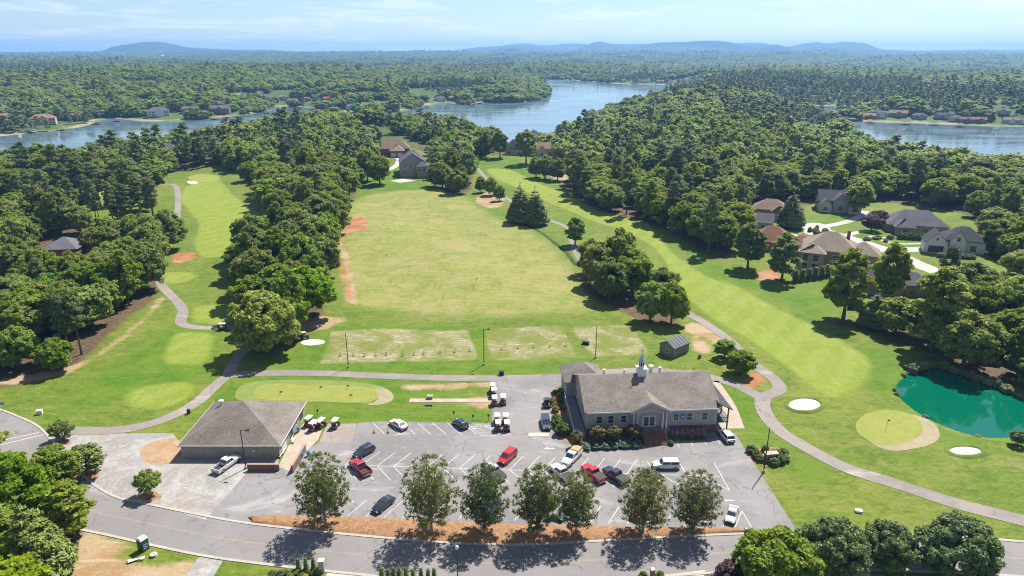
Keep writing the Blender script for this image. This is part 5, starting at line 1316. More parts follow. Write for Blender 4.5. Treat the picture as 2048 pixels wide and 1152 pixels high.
for px, py, w, wm, rm, st, lb in SH:
    x, y = GH(px, py); e = 3.2 * st + 0.8; d_ = w * 0.55
    k = rs.choice(('hip', 'gable'))
    vols = [dict(b=(-w / 2, -d_ / 2, w / 2, d_ / 2), e=e, roof=k, axis='x', rm=rm, wm=wm, rise=d_ * 0.30)]
    if w > 15: vols.append(dict(b=(-w * .12, -d_ / 2 - 3, w * .22, 0), e=e, roof='gable', axis='y', rm=rm, wm=wm, rise=w * .12))
    wins = [('f', -d_ / 2, -w / 2 + w * f, 1.0 + 3.1 * s, w * 0.09, 1.7) for s in range(st) for f in (0.1, 0.25, 0.82, 0.93)]
    house('shore_house', lb, 'house', x, y, math.atan2(-x, y) * 0.6 + rs.uniform(-.25, .25), vols, wins)
    YARDS += [(px, py, w * 0.5 + 9), (px + rs.uniform(-8, 8), py + 3, 18)]
YARDS += [(250, 238, 14), (280, 238, 22), (340, 238, 22), (120, 257, 16), (165, 251, 16), (470, 200, 18), (500, 193, 20), (300, 168, 60), (860, 208, 26), (830, 210, 16), (790, 216, 18), (740, 220, 20), (706, 222, 16), (900, 205, 22), (600, 209, 22), (570, 210, 20), (640, 212, 20), (1780, 240, 20), (1820, 241, 22), (1870, 243, 22), (1905, 246, 20), (2010, 250, 26), (2040, 250, 26), (1985, 250, 22), (1960, 250, 20), (1150, 158, 30), (1250, 165, 30), (1300, 168, 30), (1340, 170, 30), (640, 190, 16), (560, 192, 16), (760, 205, 16), (1380, 160, 60), (1450, 162, 70), (820, 186, 50), (720, 190, 40), (600, 182, 46), (1690, 268, 24), (1660, 275, 16)]
MORE = [((540, 201), (566, 199), (655, 203), (640, 196)), ((735, 216), (772, 213), (838, 207), (905, 200)), ((1138, 157), (1188, 161), (1247, 165), (1338, 169)), ((1382, 159), (1425, 161), (1462, 162), (1405, 155)), ((1736, 238), (1910, 242), (2042, 247)), ((480, 195), (520, 191), (600, 186), (700, 194), (760, 196))]
WHERE = ('above the sandy cove', 'on the open green slope', 'at the far lake end', 'in the distant clearing past the headland', 'on the sunny right shore', 'in the woods beyond the cove')
TONES = ((W_WHITE, R_GREY, 'white cottage with grey roof '), (W_CREAM, R_BROWN, 'cream cottage with brown roof '), (W_TBRICK, R_RED, 'tan cottage with reddish roof '), (W_GREYS, R_SLATE, 'grey cottage with slate roof '), (W_BRICK, R_TAN, 'brick cottage with tan roof '), (W_CREAM, R_SLATE, 'cream cottage with slate roof '))
for zi, pts_ in enumerate(MORE):
    for k, (px, py) in enumerate(pts_):
        wm, rm, lb = TONES[(k + zi) % 6]; w = 13 + 5 * rs.random(); d_ = w * .6; x, y = GH(px, py)
        house('shore_cottage', lb + WHERE[zi], 'house', x, y, rs.uniform(-.5, .5), [dict(b=(-w / 2, -d_ / 2, w / 2, d_ / 2), e=4.2, roof=('gable', 'hip')[k % 2], axis='x', rm=rm, wm=wm, rise=d_ * .34), dict(b=(-w * .1, -d_ / 2 - 2.5, w * .3, 0), e=4.0, roof='gable', axis='y', rm=rm, wm=wm, rise=2.2)], [('f', -d_ / 2, -w * .35, 1.0, 1.8, 1.7), ('f', -d_ / 2, w * .42, 1.0, 1.4, 1.7)])
        YARDS.append((px, py, w * .5 + 6)); YARDS.append((px + rs.uniform(-4, 4), py + 2.2, 12))
# docks
def dock(px, py, label, rz):
    a, b = ray(px, py); x, y = a * (CAMH - LAKE_Z), b * (CAMH - LAKE_Z)
    rt = empty('boat_dock', (x, y, LAKE_Z), rz, label, 'dock', 'boat docks along the far shore')
    MB().box(-4, -4, 0.5, 4, 4, 0.75).box(-0.9, 4, 0.5, 0.9, 14, 0.75).build('deck', M_WOOD, rt)
    for q in ((-3.6, -3.6), (3.6, -3.6), (-3.6, 3.6), (3.6, 3.6)): MB().cyl((q[0], q[1], -2.5), (q[0], q[1], 3.4), 0.16, None, 6).build('post', M_WOOD, rt)
    roof_part(rt, dict(b=(-4, -4, 4, 4), e=3.3, rise=1.5, oh=0.5, rm=R_BROWN if rs.random() < .6 else R_GREY))
for px, py, lb in ((65, 266, 'covered dock below the first terracotta villa'), (125, 261, 'covered dock at the lawn tip'), (195, 249, 'covered dock at the narrow cove mouth'), (236, 243, 'covered dock left of the curved lawn'), (430, 239, 'covered dock below the brick mansion'), (455, 236, 'second covered dock below the brick mansion'), (536, 227, 'covered dock on the wooded point'), (600, 218, 'covered dock in the sandy cove'), (625, 220, 'second covered dock in the sandy cove'),
                   (945, 212, 'covered dock by the lawn point'), (960, 207, 'second covered dock by the lawn point'), (1098, 190, 'covered dock under the headland'), (1740, 246, 'covered dock on the sandy bank'), (1812, 249, 'covered dock below the long brown house'), (1868, 251, 'covered dock below the dark roofed house'), (1920, 254, 'covered dock below the brick gables'), (1705, 243, 'covered dock in the cove corner'), (1705, 266, 'covered dock on the near right shore')):
    dock(px, py, lb, rs.uniform(-.3, .3))
def boat(px, py, label, rz):
    a, b = ray(px, py); x, y = a * (CAMH - LAKE_Z), b * (CAMH - LAKE_Z)
    rt = empty('motor_boat', (x, y, LAKE_Z), rz, label, 'boat')
    MB().loft([[(-3, -1.1, .0), (-3, 1.1, .0), (-3, 1.2, .9), (-3, -1.2, .9)], [(1, -1.2, .0), (1, 1.2, .0), (1, 1.3, 1.0), (1, -1.3, 1.0)], [(3.4, -.1, .3), (3.4, .1, .3), (3.6, .15, 1.2), (3.6, -.15, 1.2)]]).build('hull', M_WHITE, rt)
    MB().box(-0.6, -0.9, 1.0, 0.4, 0.9, 1.9, 0.25, 0.1).build('windscreen', M_GLASS, rt)
    MB().box(-2.2, -1.0, 2.4, 0.2, 1.0, 2.5).cyl((-2.1, .9, .9), (-2.1, .9, 2.4), .05).cyl((-2.1, -.9, .9), (-2.1, -.9, 2.4), .05).build('canopy', M_BLUE, rt)
boat(1987, 270, 'white motor boat alone on the right lake', 0.2); boat(1148, 178, 'white motor boat far up the main lake', 1.0); boat(470, 252, 'white motor boat pulling a wake near the brick mansion', 0.3)
def tower(px, dist, h_, label):
    x = (px - 1024) / FPX * dist * 0.945; rt = empty('water_tower', (x, dist, hz(x, dist)), 0, label, 'tower')
    MB().lathe([(5, 0), (3, 6), (3, h_ * .7), (5, h_ * .74)], 12).build('shaft', M_WHITE, rt)
    MB().lathe([(5, h_ * .74), (11, h_ * .84), (12, h_ * .92), (9, h_ * .99), (0.5, h_)], 14).build('tank', M_WHITE, rt)
tower(1638, 5200, 62, 'distant water tower standing above the forest'); tower(322, 4700, 48, 'distant pale water tower below the left mountain')
# roads and drives of the neighbourhood
ribbon('side_road', gpoly([(1612, 452), (1650, 458), (1690, 470), (1740, 486), (1790, 502), (1850, 530), (1960, 580), (2100, 640)], per=6, closed=False), 7.0, M_CONC, 0.05, label='pale concrete street through the neighbourhood')
sheet('cul_de_sac', [GP(1632 + 30 * math.cos(a), 455 + 11 * math.sin(a)) for a in np.linspace(0, 2 * math.pi, 25)[:-1]], M_CONC, 0.07, label='round pale turning circle', follow=True)
for pts, w in (([(1650, 450), (1690, 440), (1722, 428), (1730, 420)], 4.0), ([(1790, 496), (1830, 496), (1868, 498), (1900, 505)], 6.5), ([(1690, 468), (1715, 462), (1740, 458)], 3.5), ([(1780, 475), (1740, 470), (1790, 484), (1850, 484)], 1.8), ([(1690, 545), (1720, 540), (1745, 520)], 2.0), ([(1600, 470), (1570, 462), (1545, 452)], 4.0)):
    ribbon('driveway', gpoly(pts, per=5, closed=False), w, M_CONC, 0.062, label='pale concrete drive of a neighbourhood house')
ribbon('driveway', gpoly([(742, 325), (780, 320), (800, 322), (790, 334), (765, 345)], per=5, closed=False), 5, M_CONC, 0.07, label='pale drive looping before the brown roofed house')
sheet('basketball_court', gpoly([(780, 362), (806, 357), (832, 360), (800, 365)], per=0), M_CONC, 0.07, label='small pale sports court before the stone house', follow=True)
ribbon('driveway', gpoly([(20, 545), (60, 525), (95, 520)], per=5, closed=False), 5, M_CONC, 0.07, label='pale drive beside the dark brick house')
sheet('driveway', gpoly([(655, 1142), (668, 1142), (770, 1158), (765, 1190), (640, 1190)], per=0), M_CONC, 0.02, label='pale concrete drive below the road on the left')
sheet('driveway', gpoly([(1325, 1150), (1410, 1140), (1400, 1190), (1320, 1190)], per=0), M_CONC, 0.02, label='pale concrete drive below the road on the right')
sheet('driveway', gpoly([(1640, 1150), (1740, 1140), (1750, 1200), (1640, 1200)], per=0), M_CONC, 0.02, label='pale concrete drive between the round evergreens')
sheet('gravel_drive', gpoly([(398, 1114), (446, 1122), (400, 1195), (340, 1195)], per=0), M_GRAVEL, 0.02, label='grey gravel drive beside the bare dirt')
# ------------------------------------------------------------------ vehicles
M_TYRE = simple('tyre_rubber', (0.020, 0.020, 0.022), 0.8, 0.2)
M_RIM = simple('alloy_rim', (0.35, 0.36, 0.38), 0.3, 0.5, metal=0.8)
M_HEAD = simple('headlight_lens', (0.55, 0.57, 0.60), 0.1, 0.6)
M_TAIL = simple('taillight_lens', (0.32, 0.012, 0.012), 0.2, 0.5)
M_PLATE = simple('plate_white', (0.5, 0.5, 0.5), 0.5)
M_DARKPL = simple('dark_plastic', (0.025, 0.025, 0.027), 0.6)
M_SEAT = simple('cream_seat', (0.38, 0.34, 0.27), 0.6)
def paint(name, c): return simple('paint_' + name, c, 0.28, 0.5, coat=0.7, namt=0.04)
PT = {'white': paint('white', (0.58, 0.58, 0.57)), 'navy': paint('navy', (0.018, 0.028, 0.055)), 'red': paint('red', (0.30, 0.018, 0.028)), 'black': paint('black', (0.016, 0.020, 0.028)), 'silver': paint('silver', (0.33, 0.34, 0.36)), 'blue': paint('blue', (0.02, 0.16, 0.42)), 'green': paint('green', (0.020, 0.040, 0.030)),
      'grey': paint('grey', (0.15, 0.165, 0.17)), 'scarlet': paint('scarlet', (0.46, 0.020, 0.022)), 'lavender': paint('lavender', (0.40, 0.37, 0.45)), 'tan': paint('tan', (0.40, 0.27, 0.16)), 'slate': paint('slate', (0.030, 0.040, 0.065))}
# kind: length, width, bonnet z, belt z, roof z, cabin base rear/front x, cabin roof rear/front x
KINDS = {'sedan': (4.75, 1.82, 0.98, 0.98, 1.46, -1.75, 1.15, -0.95, 0.35), 'suv': (4.7, 1.88, 1.08, 1.08, 1.72, -2.15, 1.15, -1.85, 0.35), 'van': (5.0, 1.95, 1.08, 1.10, 1.78, -2.35, 1.55, -2.1, 0.55), 'boxy': (5.1, 1.92, 1.10, 1.12, 1.76, -2.40, 1.25, -2.28, 0.65), 'hatch': (4.2, 1.78, 1.0, 1.0, 1.56, -1.95, 1.05, -1.5, 0.25), 'pickup': (5.8, 2.0, 1.18, 1.18, 1.90, -0.75, 1.35, -0.55, 0.55)}
def ring(x, hw, z0, z1, top_in=0.10):
    return [(x, -hw * 0.94, z0), (x, -hw, z0 + 0.22), (x, -hw, z1 - 0.16), (x, -hw + top_in, z1), (x, hw - top_in, z1), (x, hw, z1 - 0.16), (x, hw, z0 + 0.22), (x, hw * 0.94, z0)]
def vehicle(name, label, kind, colour, front_px, rear_px, cat, cover=None):
    L, W, hb, bz, rz, cr, cf, rr, rf = KINDS[kind]; hw = W / 2; pm = PT[colour]
    A, B = Vector(GP(*front_px)), Vector(GP(*rear_px)); d = A - B; c = (A + B) / 2
    rt = empty(name, (c.x, c.y, 0.022), math.atan2(d.y, d.x), label, cat)
    f = L / 2; m = MB()
    if kind == 'pickup':
        st = [(-0.85, 1.0, bz), (cf, 1.0, bz), (cf + 0.35, 0.99, hb), (f - 0.5, 0.97, hb - 0.06), (f - 0.08, 0.9, hb - 0.2), (f, 0.86, hb - 0.3)]
        m.loft([ring(x, hw * k, 0.38, z) for x, k, z in st])
        m.box(-f, -hw, 0.45, -0.86, -hw + 0.10, bz).box(-f, hw - 0.10, 0.45, -0.86, hw, bz).box(-f + 0.10, -hw + 0.10, 0.45, -0.86, hw - 0.10, 0.72)
        m.box(-f, -hw + 0.10, 0.45, -f + 0.10, hw - 0.10, bz)
        body = m.build('body', pm, rt)
        if cover:
            if cover == 'cap': MB().box(-f + 0.06, -hw + 0.06, bz + .004, -0.80, hw - 0.06, bz + 0.62, 0.12, 0.12).build('bed_cap', PT['tan'], rt)
            else: MB().box(-f + 0.04, -hw + 0.05, bz + .004, -0.86, hw - 0.05, bz + 0.05).build('bed_cover', M_DARKPL, rt)
        else: MB().box(-f + 0.12, -hw + 0.12, 0.722, -0.88, hw - 0.12, 0.74).build('bed_liner', M_DARKPL, rt)
    else:
        tz = bz + 0.02 if kind in ('sedan',) else bz
        st = [(-f, 0.86, tz - 0.30), (-f + 0.10, 0.93, tz - 0.08), (-f + 0.45, 0.99, tz), (0, 1.0, bz), (cf, 1.0, hb), (f - 0.75, 0.98, hb - 0.10), (f - 0.22, 0.93, hb - 0.22), (f, 0.82, hb - 0.40)]
        m.loft([ring(x, hw * k, 0.30, z) for x, k, z in st]); body = m.build('body', pm, rt)
    # cabin
    ti = 0.16; bi = 0.06; cab = MB()
    base = [(cr, -hw + bi, bz - .02), (cf, -hw + bi + .03, hb - .02), (cf, hw - bi - .03, hb - .02), (cr, hw - bi, bz - .02)]
    mid = [(rr, -hw + ti + .03, rz - .07), (rf, -hw + ti + .04, rz - .09), (rf, hw - ti - .04, rz - .09), (rr, hw - ti - .03, rz - .07)]
    top = [(rr + .12, -hw + ti + .14, rz), (rf - .12, -hw + ti + .14, rz - .01), (rf - .12, hw - ti - .14, rz - .01), (rr + .12, hw - ti - .14, rz)]
    cab.loft([base, mid, top]); co = cab.build('cabin', pm, rt)
    bv = [Vector(p) for p in base]; mv = [Vector(p) for p in mid]
    def pane(nm, a, b, c_, d_, in_u=0.06, in_v=0.10, segs=1):
        for k in range(segs):
            u0, u1 = (k + in_u) / segs, (k + 1 - in_u) / segs
            def pt(u, v): return (a.lerp(b, u)).lerp(d_.lerp(c_, u), v)
            q = [pt(u0, in_v), pt(u1, in_v), pt(u1, 1 - in_v * .7), pt(u0, 1 - in_v * .7)]
            n = (q[1] - q[0]).cross(q[3] - q[0]).normalized() * 0.012
            MB().poly([p + n for p in q]).build(nm, M_GLASS, co)
    pane('windscreen', bv[1], bv[2], mv[2], mv[1]); pane('rear_window', bv[3], bv[0], mv[0], mv[3])
    pane('side_window', bv[0], bv[1], mv[1], mv[0], 0.05, 0.12, 2); pane('side_window', bv[2], bv[3], mv[3], mv[2], 0.05, 0.12, 2)
    wr = 0.40 if kind == 'pickup' else 0.35
    for sx, xx in ((1, f - 0.92), (-1, -f + (1.15 if kind == 'pickup' else 0.92))):
        for sy in (-1, 1):
            w = MB().cyl((xx, sy * (hw - 0.20), wr), (xx, sy * (hw + 0.015), wr), wr, None, 16).build('wheel', M_TYRE, rt)
            MB().cyl((xx, sy * (hw + 0.010), wr), (xx, sy * (hw + 0.025), wr), wr * 0.62, wr * 0.55, 12).build('rim', M_RIM, w)
    for sy in (-1, 1):
        MB().box(f - 0.20, sy * hw * 0.60 - 0.16, hb - 0.46, f + 0.012 - 0.02, sy * hw * 0.60 + 0.16, hb - 0.30).build('headlight', M_HEAD, rt)
        MB().box(-f - 0.012, sy * hw * 0.70 - 0.13, bz - 0.42, -f + 0.15, sy * hw * 0.70 + 0.13, bz - 0.20).build('taillight', M_TAIL, rt)
        MB().box(cf - 0.25, sy * (hw + 0.09) - 0.09, bz + 0.04, cf - 0.10, sy * (hw + 0.09) + 0.09, bz + 0.18).build('mirror', pm, rt)
    MB().box(f - 0.12, -hw * 0.8, 0.36, f + 0.06, hw * 0.8, 0.56).build('front_bumper', M_DARKPL if colour != 'white' else pm, rt)
    MB().box(-f - 0.08, -hw * 0.82, 0.40, -f + 0.10, hw * 0.82, 0.60).build('rear_bumper', M_GALV if kind == 'pickup' else M_DARKPL, rt)
    MB().box(-f - 0.086, -0.16, 0.62, -f - 0.03, 0.16, 0.74).build('plate', M_PLATE, rt)
    MB().box(f - 0.06, -hw * 0.38, hb - 0.50, f + 0.02, hw * 0.38, hb - 0.34).build('grille', M_DARKPL, rt)
    return rt
V = vehicle
V('pickup_truck', 'white pickup truck with open bed on the gravel by the cart barn', 'pickup', 'white', (472, 921), (436, 946), 'truck')
V('parked_car', 'dark navy car parked nose to nose with a red pickup', 'suv', 'navy', (711, 918), (745, 899), 'car')
V('pickup_truck', 'maroon pickup truck with open bed behind the navy car', 'pickup', 'red', (705, 927), (737, 955), 'truck')
V('parked_car', 'black sedan parked alone with its nose at the pine straw', 'sedan', 'black', (746, 1031), (787, 998), 'car')
V('parked_car', 'white sedan by the lawn between two orange cones and empty stalls', 'sedan', 'white', (782, 845), (812, 862), 'car')
V('parked_car', 'dark slate hatchback parked beside the lawn', 'hatch', 'slate', (908, 843), (934, 861), 'car')
V('parked_car', 'dark slate minivan parked beside the clubhouse hedge', 'van', 'slate', (1094, 867), (1089, 835), 'car')
V('parked_car', 'bright red minivan in the middle of the car park', 'van', 'scarlet', (1002, 931), (1028, 907), 'car')
V('pickup_truck', 'white pickup truck with tan bed cap', 'pickup', 'white', (1128, 936), (1158, 905), 'truck', 'cap')
V('pickup_truck', 'white pickup truck with covered bed next to a red pickup', 'pickup', 'white', (1106, 937), (1141, 967), 'truck', 'cover')
V('pickup_truck', 'bright red pickup truck with covered bed', 'pickup', 'scarlet', (1166, 936), (1208, 970), 'truck', 'cover')
V('pickup_truck', 'dark navy pickup truck with covered bed', 'pickup', 'navy', (1207, 941), (1257, 975), 'truck', 'cover')
V('parked_van', 'white boxy wagon parked sideways across the stalls', 'boxy', 'white', (1304, 935), (1359, 935), 'car')
V('parked_car', 'dark green wagon behind the pear tree by the white boxy wagon', 'suv', 'green', (1287, 946), (1318, 969), 'car')
V('pickup_truck', 'silver pickup truck with covered bed behind a pear tree', 'pickup', 'silver', (968, 932), (1008, 967), 'truck', 'cover')
V('parked_car', 'bright blue car behind a pear tree', 'hatch', 'blue', (968, 1036), (999, 1004), 'car')
V('parked_car', 'grey sedan behind the thinnest pear tree', 'sedan', 'grey', (1116, 1043), (1139, 1014), 'car')
V('parked_car', 'bright red car behind a pear tree', 'hatch', 'scarlet', (1266, 1045), (1288, 1016), 'car')
V('parked_car', 'lavender grey car behind the last pear tree', 'sedan', 'lavender', (1381, 1047), (1400, 1018), 'car')
V('parked_car', 'silver car in the last stall before the exit', 'sedan', 'silver', (1458, 1051), (1468, 1018), 'car')
V('parked_car', 'white hatchback at the end of the clubhouse stalls', 'suv', 'white', (1441, 864), (1463, 890), 'car')

# golf carts
def cart_proto(bag=None):
    rt = empty('golf_cart', (0, 0, 0))
    MB().box(-1.15, -0.58, 0.32, 1.15, 0.58, 0.42).build('chassis', M_DARKPL, rt)
    MB().loft([[(0.55, -.56, .42), (0.55, .56, .42), (0.62, .52, .95), (0.62, -.52, .95)], [(1.2, -.52, .36), (1.2, .52, .36), (1.05, .44, .72), (1.05, -.44, .72)]]).build('front_cowl', CART_C, rt)
    MB().box(-1.2, -0.56, 0.42, -0.15, 0.56, 0.78, 0.05, 0.04).build('rear_body', CART_C, rt)
    MB().box(-0.65, -0.52, 0.784, -0.02, 0.52, 0.90, 0.02, 0.02).build('seat', M_SEAT, rt)
    MB().loft([[(-0.72, -.52, .9), (-0.62, -.52, .9), (-0.62, .52, .9), (-0.72, .52, .9)], [(-0.84, -.5, 1.32), (-0.76, -.5, 1.32), (-0.76, .5, 1.32), (-0.84, .5, 1.32)]]).build('backrest', M_SEAT, rt)
    MB().loft([[(-1.0, -.60, 1.86), (0.85, -.60, 1.86), (0.85, .60, 1.86), (-1.0, .60, 1.86)], [(-1.0, -.60, 1.93), (0.85, -.60, 1.93), (0.85, .60, 1.93), (-1.0, .60, 1.93)], [(-0.9, -.5, 1.98), (0.75, -.5, 1.98), (0.75, .5, 1.98), (-0.9, .5, 1.98)]]).build('canopy', M_WHITE, rt)
    for sy in (-1, 1):
        MB().cyl((0.70, sy * .50, .92), (0.58, sy * .54, 1.87), 0.025, None, 6).build('strut', M_DARKPL, rt)
        MB().cyl((-0.85, sy * .50, .80), (-0.85, sy * .54, 1.87), 0.025, None, 6).build('strut', M_DARKPL, rt)
        for xx in (0.85, -0.85):
            w = MB().cyl((xx, sy * .44, .23), (xx, sy * .62, .23), 0.23, None, 12).build('wheel', M_TYRE, rt)
            MB().cyl((xx, sy * .615, .23), (xx, sy * .628, .23), 0.12, None, 8).build('rim', M_RIM, w)
    MB().cyl((0.5, 0.25, 0.95), (0.32, 0.25, 1.12), 0.02, None, 6).lathe([(0.17, 1.10), (0.19, 1.12), (0.17, 1.14)], 12, (0.3, 0.25)).build('steering_wheel', M_DARKPL, rt)
    for sy in ((-.25, M_BAG1), (.25, M_BAG2)):
        MB().lathe([(0.12, .80), (0.14, 1.3), (0.15, 1.55), (0.10, 1.58)], 8, (-1.0, sy[0])).build('golf_bag_holder', sy[1], rt)
    return rt
CART_C = paint('cart_tan', (0.10, 0.025, 0.030)); M_BAG1 = simple('bag_black', (0.03, 0.03, 0.035)); M_BAG2 = simple('bag_red', (0.20, 0.02, 0.02))
cp = cart_proto(); first = [True]
def cart(px, py, rz, label, group, z=1.95):
    x, y, g = G(px, py, z) if py < 745 else (*GP(px, py, z), 0.022)
    o = cp if first[0] else copy_tree(cp); first[0] = False
    o.location = (x, y, g + (0.055 if py < 745 else 0)); o.rotation_euler = (0, 0, rz); tag(o, label, 'golf cart', group); return o
CL = 'golf carts lined up by the drive'
for px, py, rz, lb in ((985.3, 768.5, -1.5, 'maroon golf cart with white canopy, rearmost by the lawn'), (987.5, 777.5, -1.5, 'maroon golf cart with white canopy, second from the rear by the lawn'), (989, 793.5, -1.5, 'maroon golf cart with white canopy beside the tan walk'), (1006.5, 791.5, -1.5, 'maroon golf cart with white canopy standing out from the lawn row'),
                       (994.7, 829, -1.5, 'maroon golf cart behind another on the hatched paint, lawn side'), (1011.4, 829, -1.5, 'maroon golf cart behind another on the hatched paint, drive side'), (996.4, 843, -1.5, 'maroon golf cart standing on the hatched paint, lawn side'), (1014, 843, -1.5, 'maroon golf cart standing on the hatched paint, drive side')): cart(px, py, rz, lb, CL)
for px, py, rz, lb in ((617, 833.6, 1.3, 'golf cart closest to the barn corner'), (626, 843, 1.2, 'golf cart in front of two others by the barn'), (642, 838, 1.2, 'golf cart carrying a red bag by the barn'), (670, 838, 1.4, 'golf cart apart from the others on the patched asphalt')): cart(px, py, rz, lb, 'golf carts by the cart barn')
cart(444, 647, 0.1, 'lone golf cart driving on the left cart path', None)
# utility cart and mower
def utility():
    x, y = GP(1094, 812); rt = empty('utility_cart', (x, y, 0.022), -1.5, 'dark green utility cart loaded with sacks by the flower bed', 'utility cart')
    MB().box(-1.5, -.65, .38, 1.4, .65, .52).build('chassis', M_DARKPL, rt)
    MB().loft([[(0.6, -.62, .52), (0.6, .62, .52), (0.65, .6, 1.05), (0.65, -.6, 1.05)], [(1.45, -.58, .5), (1.45, .58, .5), (1.3, .5, .85), (1.3, -.5, .85)]]).build('cowl', PT['green'], rt)
    MB().box(-1.6, -.68, .55, -.35, -.60, 1.0).box(-1.6, .60, .55, -.35, .68, 1.0).box(-1.6, -.60, .55, -1.52, .60, 1.0).box(-1.52, -.60, .55, -.35, .60, .62).build('cargo_bed', PT['green'], rt)
    MB().box(-.2, -.55, .52, .25, .55, .85).box(-.3, -.55, .85, -.2, .55, 1.3).build('seat', M_DARKPL, rt)
    MB().box(-.45, -.62, 1.85, .75, .62, 1.92).build('canopy', PT['green'], rt)
    for sy in (-1, 1):
        for xx, z0 in ((.7, 1.0), (-.4, .9)): MB().cyl((xx, sy * .57, z0), (xx * .95, sy * .57, 1.86), .025, None, 6).build('strut', M_DARKPL, rt)
        for xx in (.95, -1.0): MB().cyl((xx, sy * .5, .28), (xx, sy * .72, .28), .28, None, 12).build('wheel', M_TYRE, rt)
    s = MB(); s.box(-1.45, -.5, .625, -.9, .0, .9, .08, .06).box(-1.3, .05, .625, -.6, .5, 1.05, .1, .08); s.build('sack', M_WHITE, rt)
utility()
def mower():
    x, y, z = G(610, 678); rt = empty('mower', (x, y, z), 0.2, 'dark tractor mower beside the pale sand patch', 'mower')
    MB().box(-.9, -.4, .45, 1.2, .4, .95, .08, .06).build('bonnet', PT['green'], rt)
    MB().box(-1.0, -.35, .95, -.4, .35, 1.1).box(-1.05, -.35, 1.1, -.92, .35, 1.5).build('seat', M_DARKPL, rt)
    MB().box(-1.2, -.7, 2.0, .3, .7, 2.06).build('canopy', M_SEAT, rt)
    for sy in (-1, 1):
        MB().cyl((-1.0, sy * .6, .9), (-1.0, sy * .6, 2.0), .03, None, 6).build('strut', M_DARKPL, rt)
        MB().cyl((-.75, sy * .45, .5), (-.75, sy * .75, .5), .5, None, 14).build('wheel', M_TYRE, rt)
        MB().cyl((.85, sy * .45, .32), (.85, sy * .68, .32), .32, None, 12).build('wheel', M_TYRE, rt)
    MB().box(-2.9, -1.2, .15, -1.7, 1.2, .5, .1, .1).cyl((-1.7, 0, .4), (-.9, 0, .4), .06).build('mowing_deck', M_DARKPL, rt)
mower()
# ------------------------------------------------------------------ street furniture and small things
def pole(px, py, h_, label, head=True, arm=1.0, rz=0.0):
    x, y, z = G(px, py); rt = empty('light_pole', (x, y, z), rz, label, 'light pole', 'black light poles')
    MB().cyl((0, 0, -.3), (0, 0, h_), .12, .08, 10).build('pole', M_BLACK, rt)
    MB().lathe([(.3, -.2), (.3, .5), (.26, .55)], 12).build('footing', M_CONC, rt)
    if head:
        MB().cyl((0, 0, h_ - .08), (arm, 0, h_ + .05), .05, None, 6).build('arm', M_BLACK, rt)
        MB().box(arm - .1, -.22, h_ - .08, arm + .65, .22, h_ + .12, .06, .05).build('lamp_head', M_BLACK, rt)
    return rt
pole(492, 937, 8.3, 'black light pole in front of the cart barn wall')
pole(697, 735, 9.3, 'black floodlight pole at the left end of the tees', False)
pole(968, 730, 9.8, 'black floodlight pole between two practice tees')
pole(1191, 716, 9.0, 'black floodlight pole behind the clubhouse', False)
pole(1527, 945, 9.7, 'tall dark pole beside the hedged monument', False)
def lamp():
    x, y = GP(916, 1172); rt = empty('street_lamp', (x, y, 0), 0, 'black street lamp with white globe below the road', 'lamp')
    MB().cyl((0, 0, 0), (0, 0, 6.6), .09, .06, 10).lathe([(.25, 0), (.2, .5), (.1, .7)], 10).build('post', M_BLACK, rt)
    MB().lathe([(.08, 6.55), (.24, 6.75), (.28, 7.0), (.2, 7.25), (.04, 7.35)], 12).build('globe', M_WHITE, rt, True)
lamp()
def bins():
    for px, py, c, lb in ((597, 864, PT['blue'], 'round blue barrel at the barn doors'), (603, 916, PT['blue'], 'blue wheeled bin behind the slanting wall'), (590, 934, PT['silver'], 'pale wheeled bin at the wall end'), (617, 912, PT['blue'], 'blue bin outside the slanting wall')):
        x, y = GP(px, py); rt = empty('waste_bin', (x, y, .03), .4, lb, 'bin')
        MB().lathe([(.28, 0), (.34, .95), (.36, 1.0)], 12).build('bin_body', c, rt); MB().lathe([(.38, 1.004), (.36, 1.1), (.05, 1.14)], 12).build('lid', c, rt)
bins()
def toilet():
    x, y = GP(288, 1099); rt = empty('portable_toilet', (x, y, 0), -.5, 'dark green portable toilet with white roof beside the road', 'toilet')
    MB().box(-.6, -.6, 0, .6, .6, 2.1).build('cabin', simple('toilet_green', (.015, .06, .045), .5), rt)
    MB().loft([[(-.66, -.66, 2.104), (.66, -.66, 2.104), (.66, .66, 2.104), (-.66, .66, 2.104)], [(-.6, -.6, 2.25), (.6, -.6, 2.25), (.6, .6, 2.25), (-.6, .6, 2.25)], [(-.25, -.5, 2.42), (.25, -.5, 2.42), (.25, .5, 2.42), (-.25, .5, 2.42)]]).build('roof', M_WHITE, rt)
    d = MB().box(.602, -.48, .12, .64, .48, 1.98).build('door', simple('toilet_door', (.02, .09, .07), .5), rt)
    for k in range(3): MB().box(.642, -.35, .5 + k * .35, .648, .35, .6 + k * .35).build('sign_band', M_WHITE, d)
    MB().box(-.4, -.615, 1.7, .4, -.602, 1.9).build('vent', M_DARKPL, rt)
toilet()
def junk():
    x, y = GP(308, 1112)
    rt = empty('cable_spool', (x, y, 0.02), .4, 'pale flat cable spool on the bare dirt', 'spool')
    MB().lathe([(.55, .0), (.55, .08), (.2, .09), (.2, .3), (.55, .31), (.55, .39)], 14).build('drum', M_CONC, rt); MB().lathe([(.08, .391), (.08, .42)], 8).build('hub', M_DARKPL, rt)
    x, y = GP(268, 1122); rt = empty('board_pile', (x, y, 0.02), .3, 'pile of pale boards on the bare dirt', 'boards')
    for k in range(5):
        o = MB().box(-1.2, -.13, .06 * k, 1.2, .13, .06 * k + .05).build('board', M_TRIM if k > 2 else M_WOOD, rt); o.rotation_euler = (0, 0, .3 * math.sin(k * 2)); o.location = (0.1 * k, .12 * math.sin(3 * k), 0)
junk()
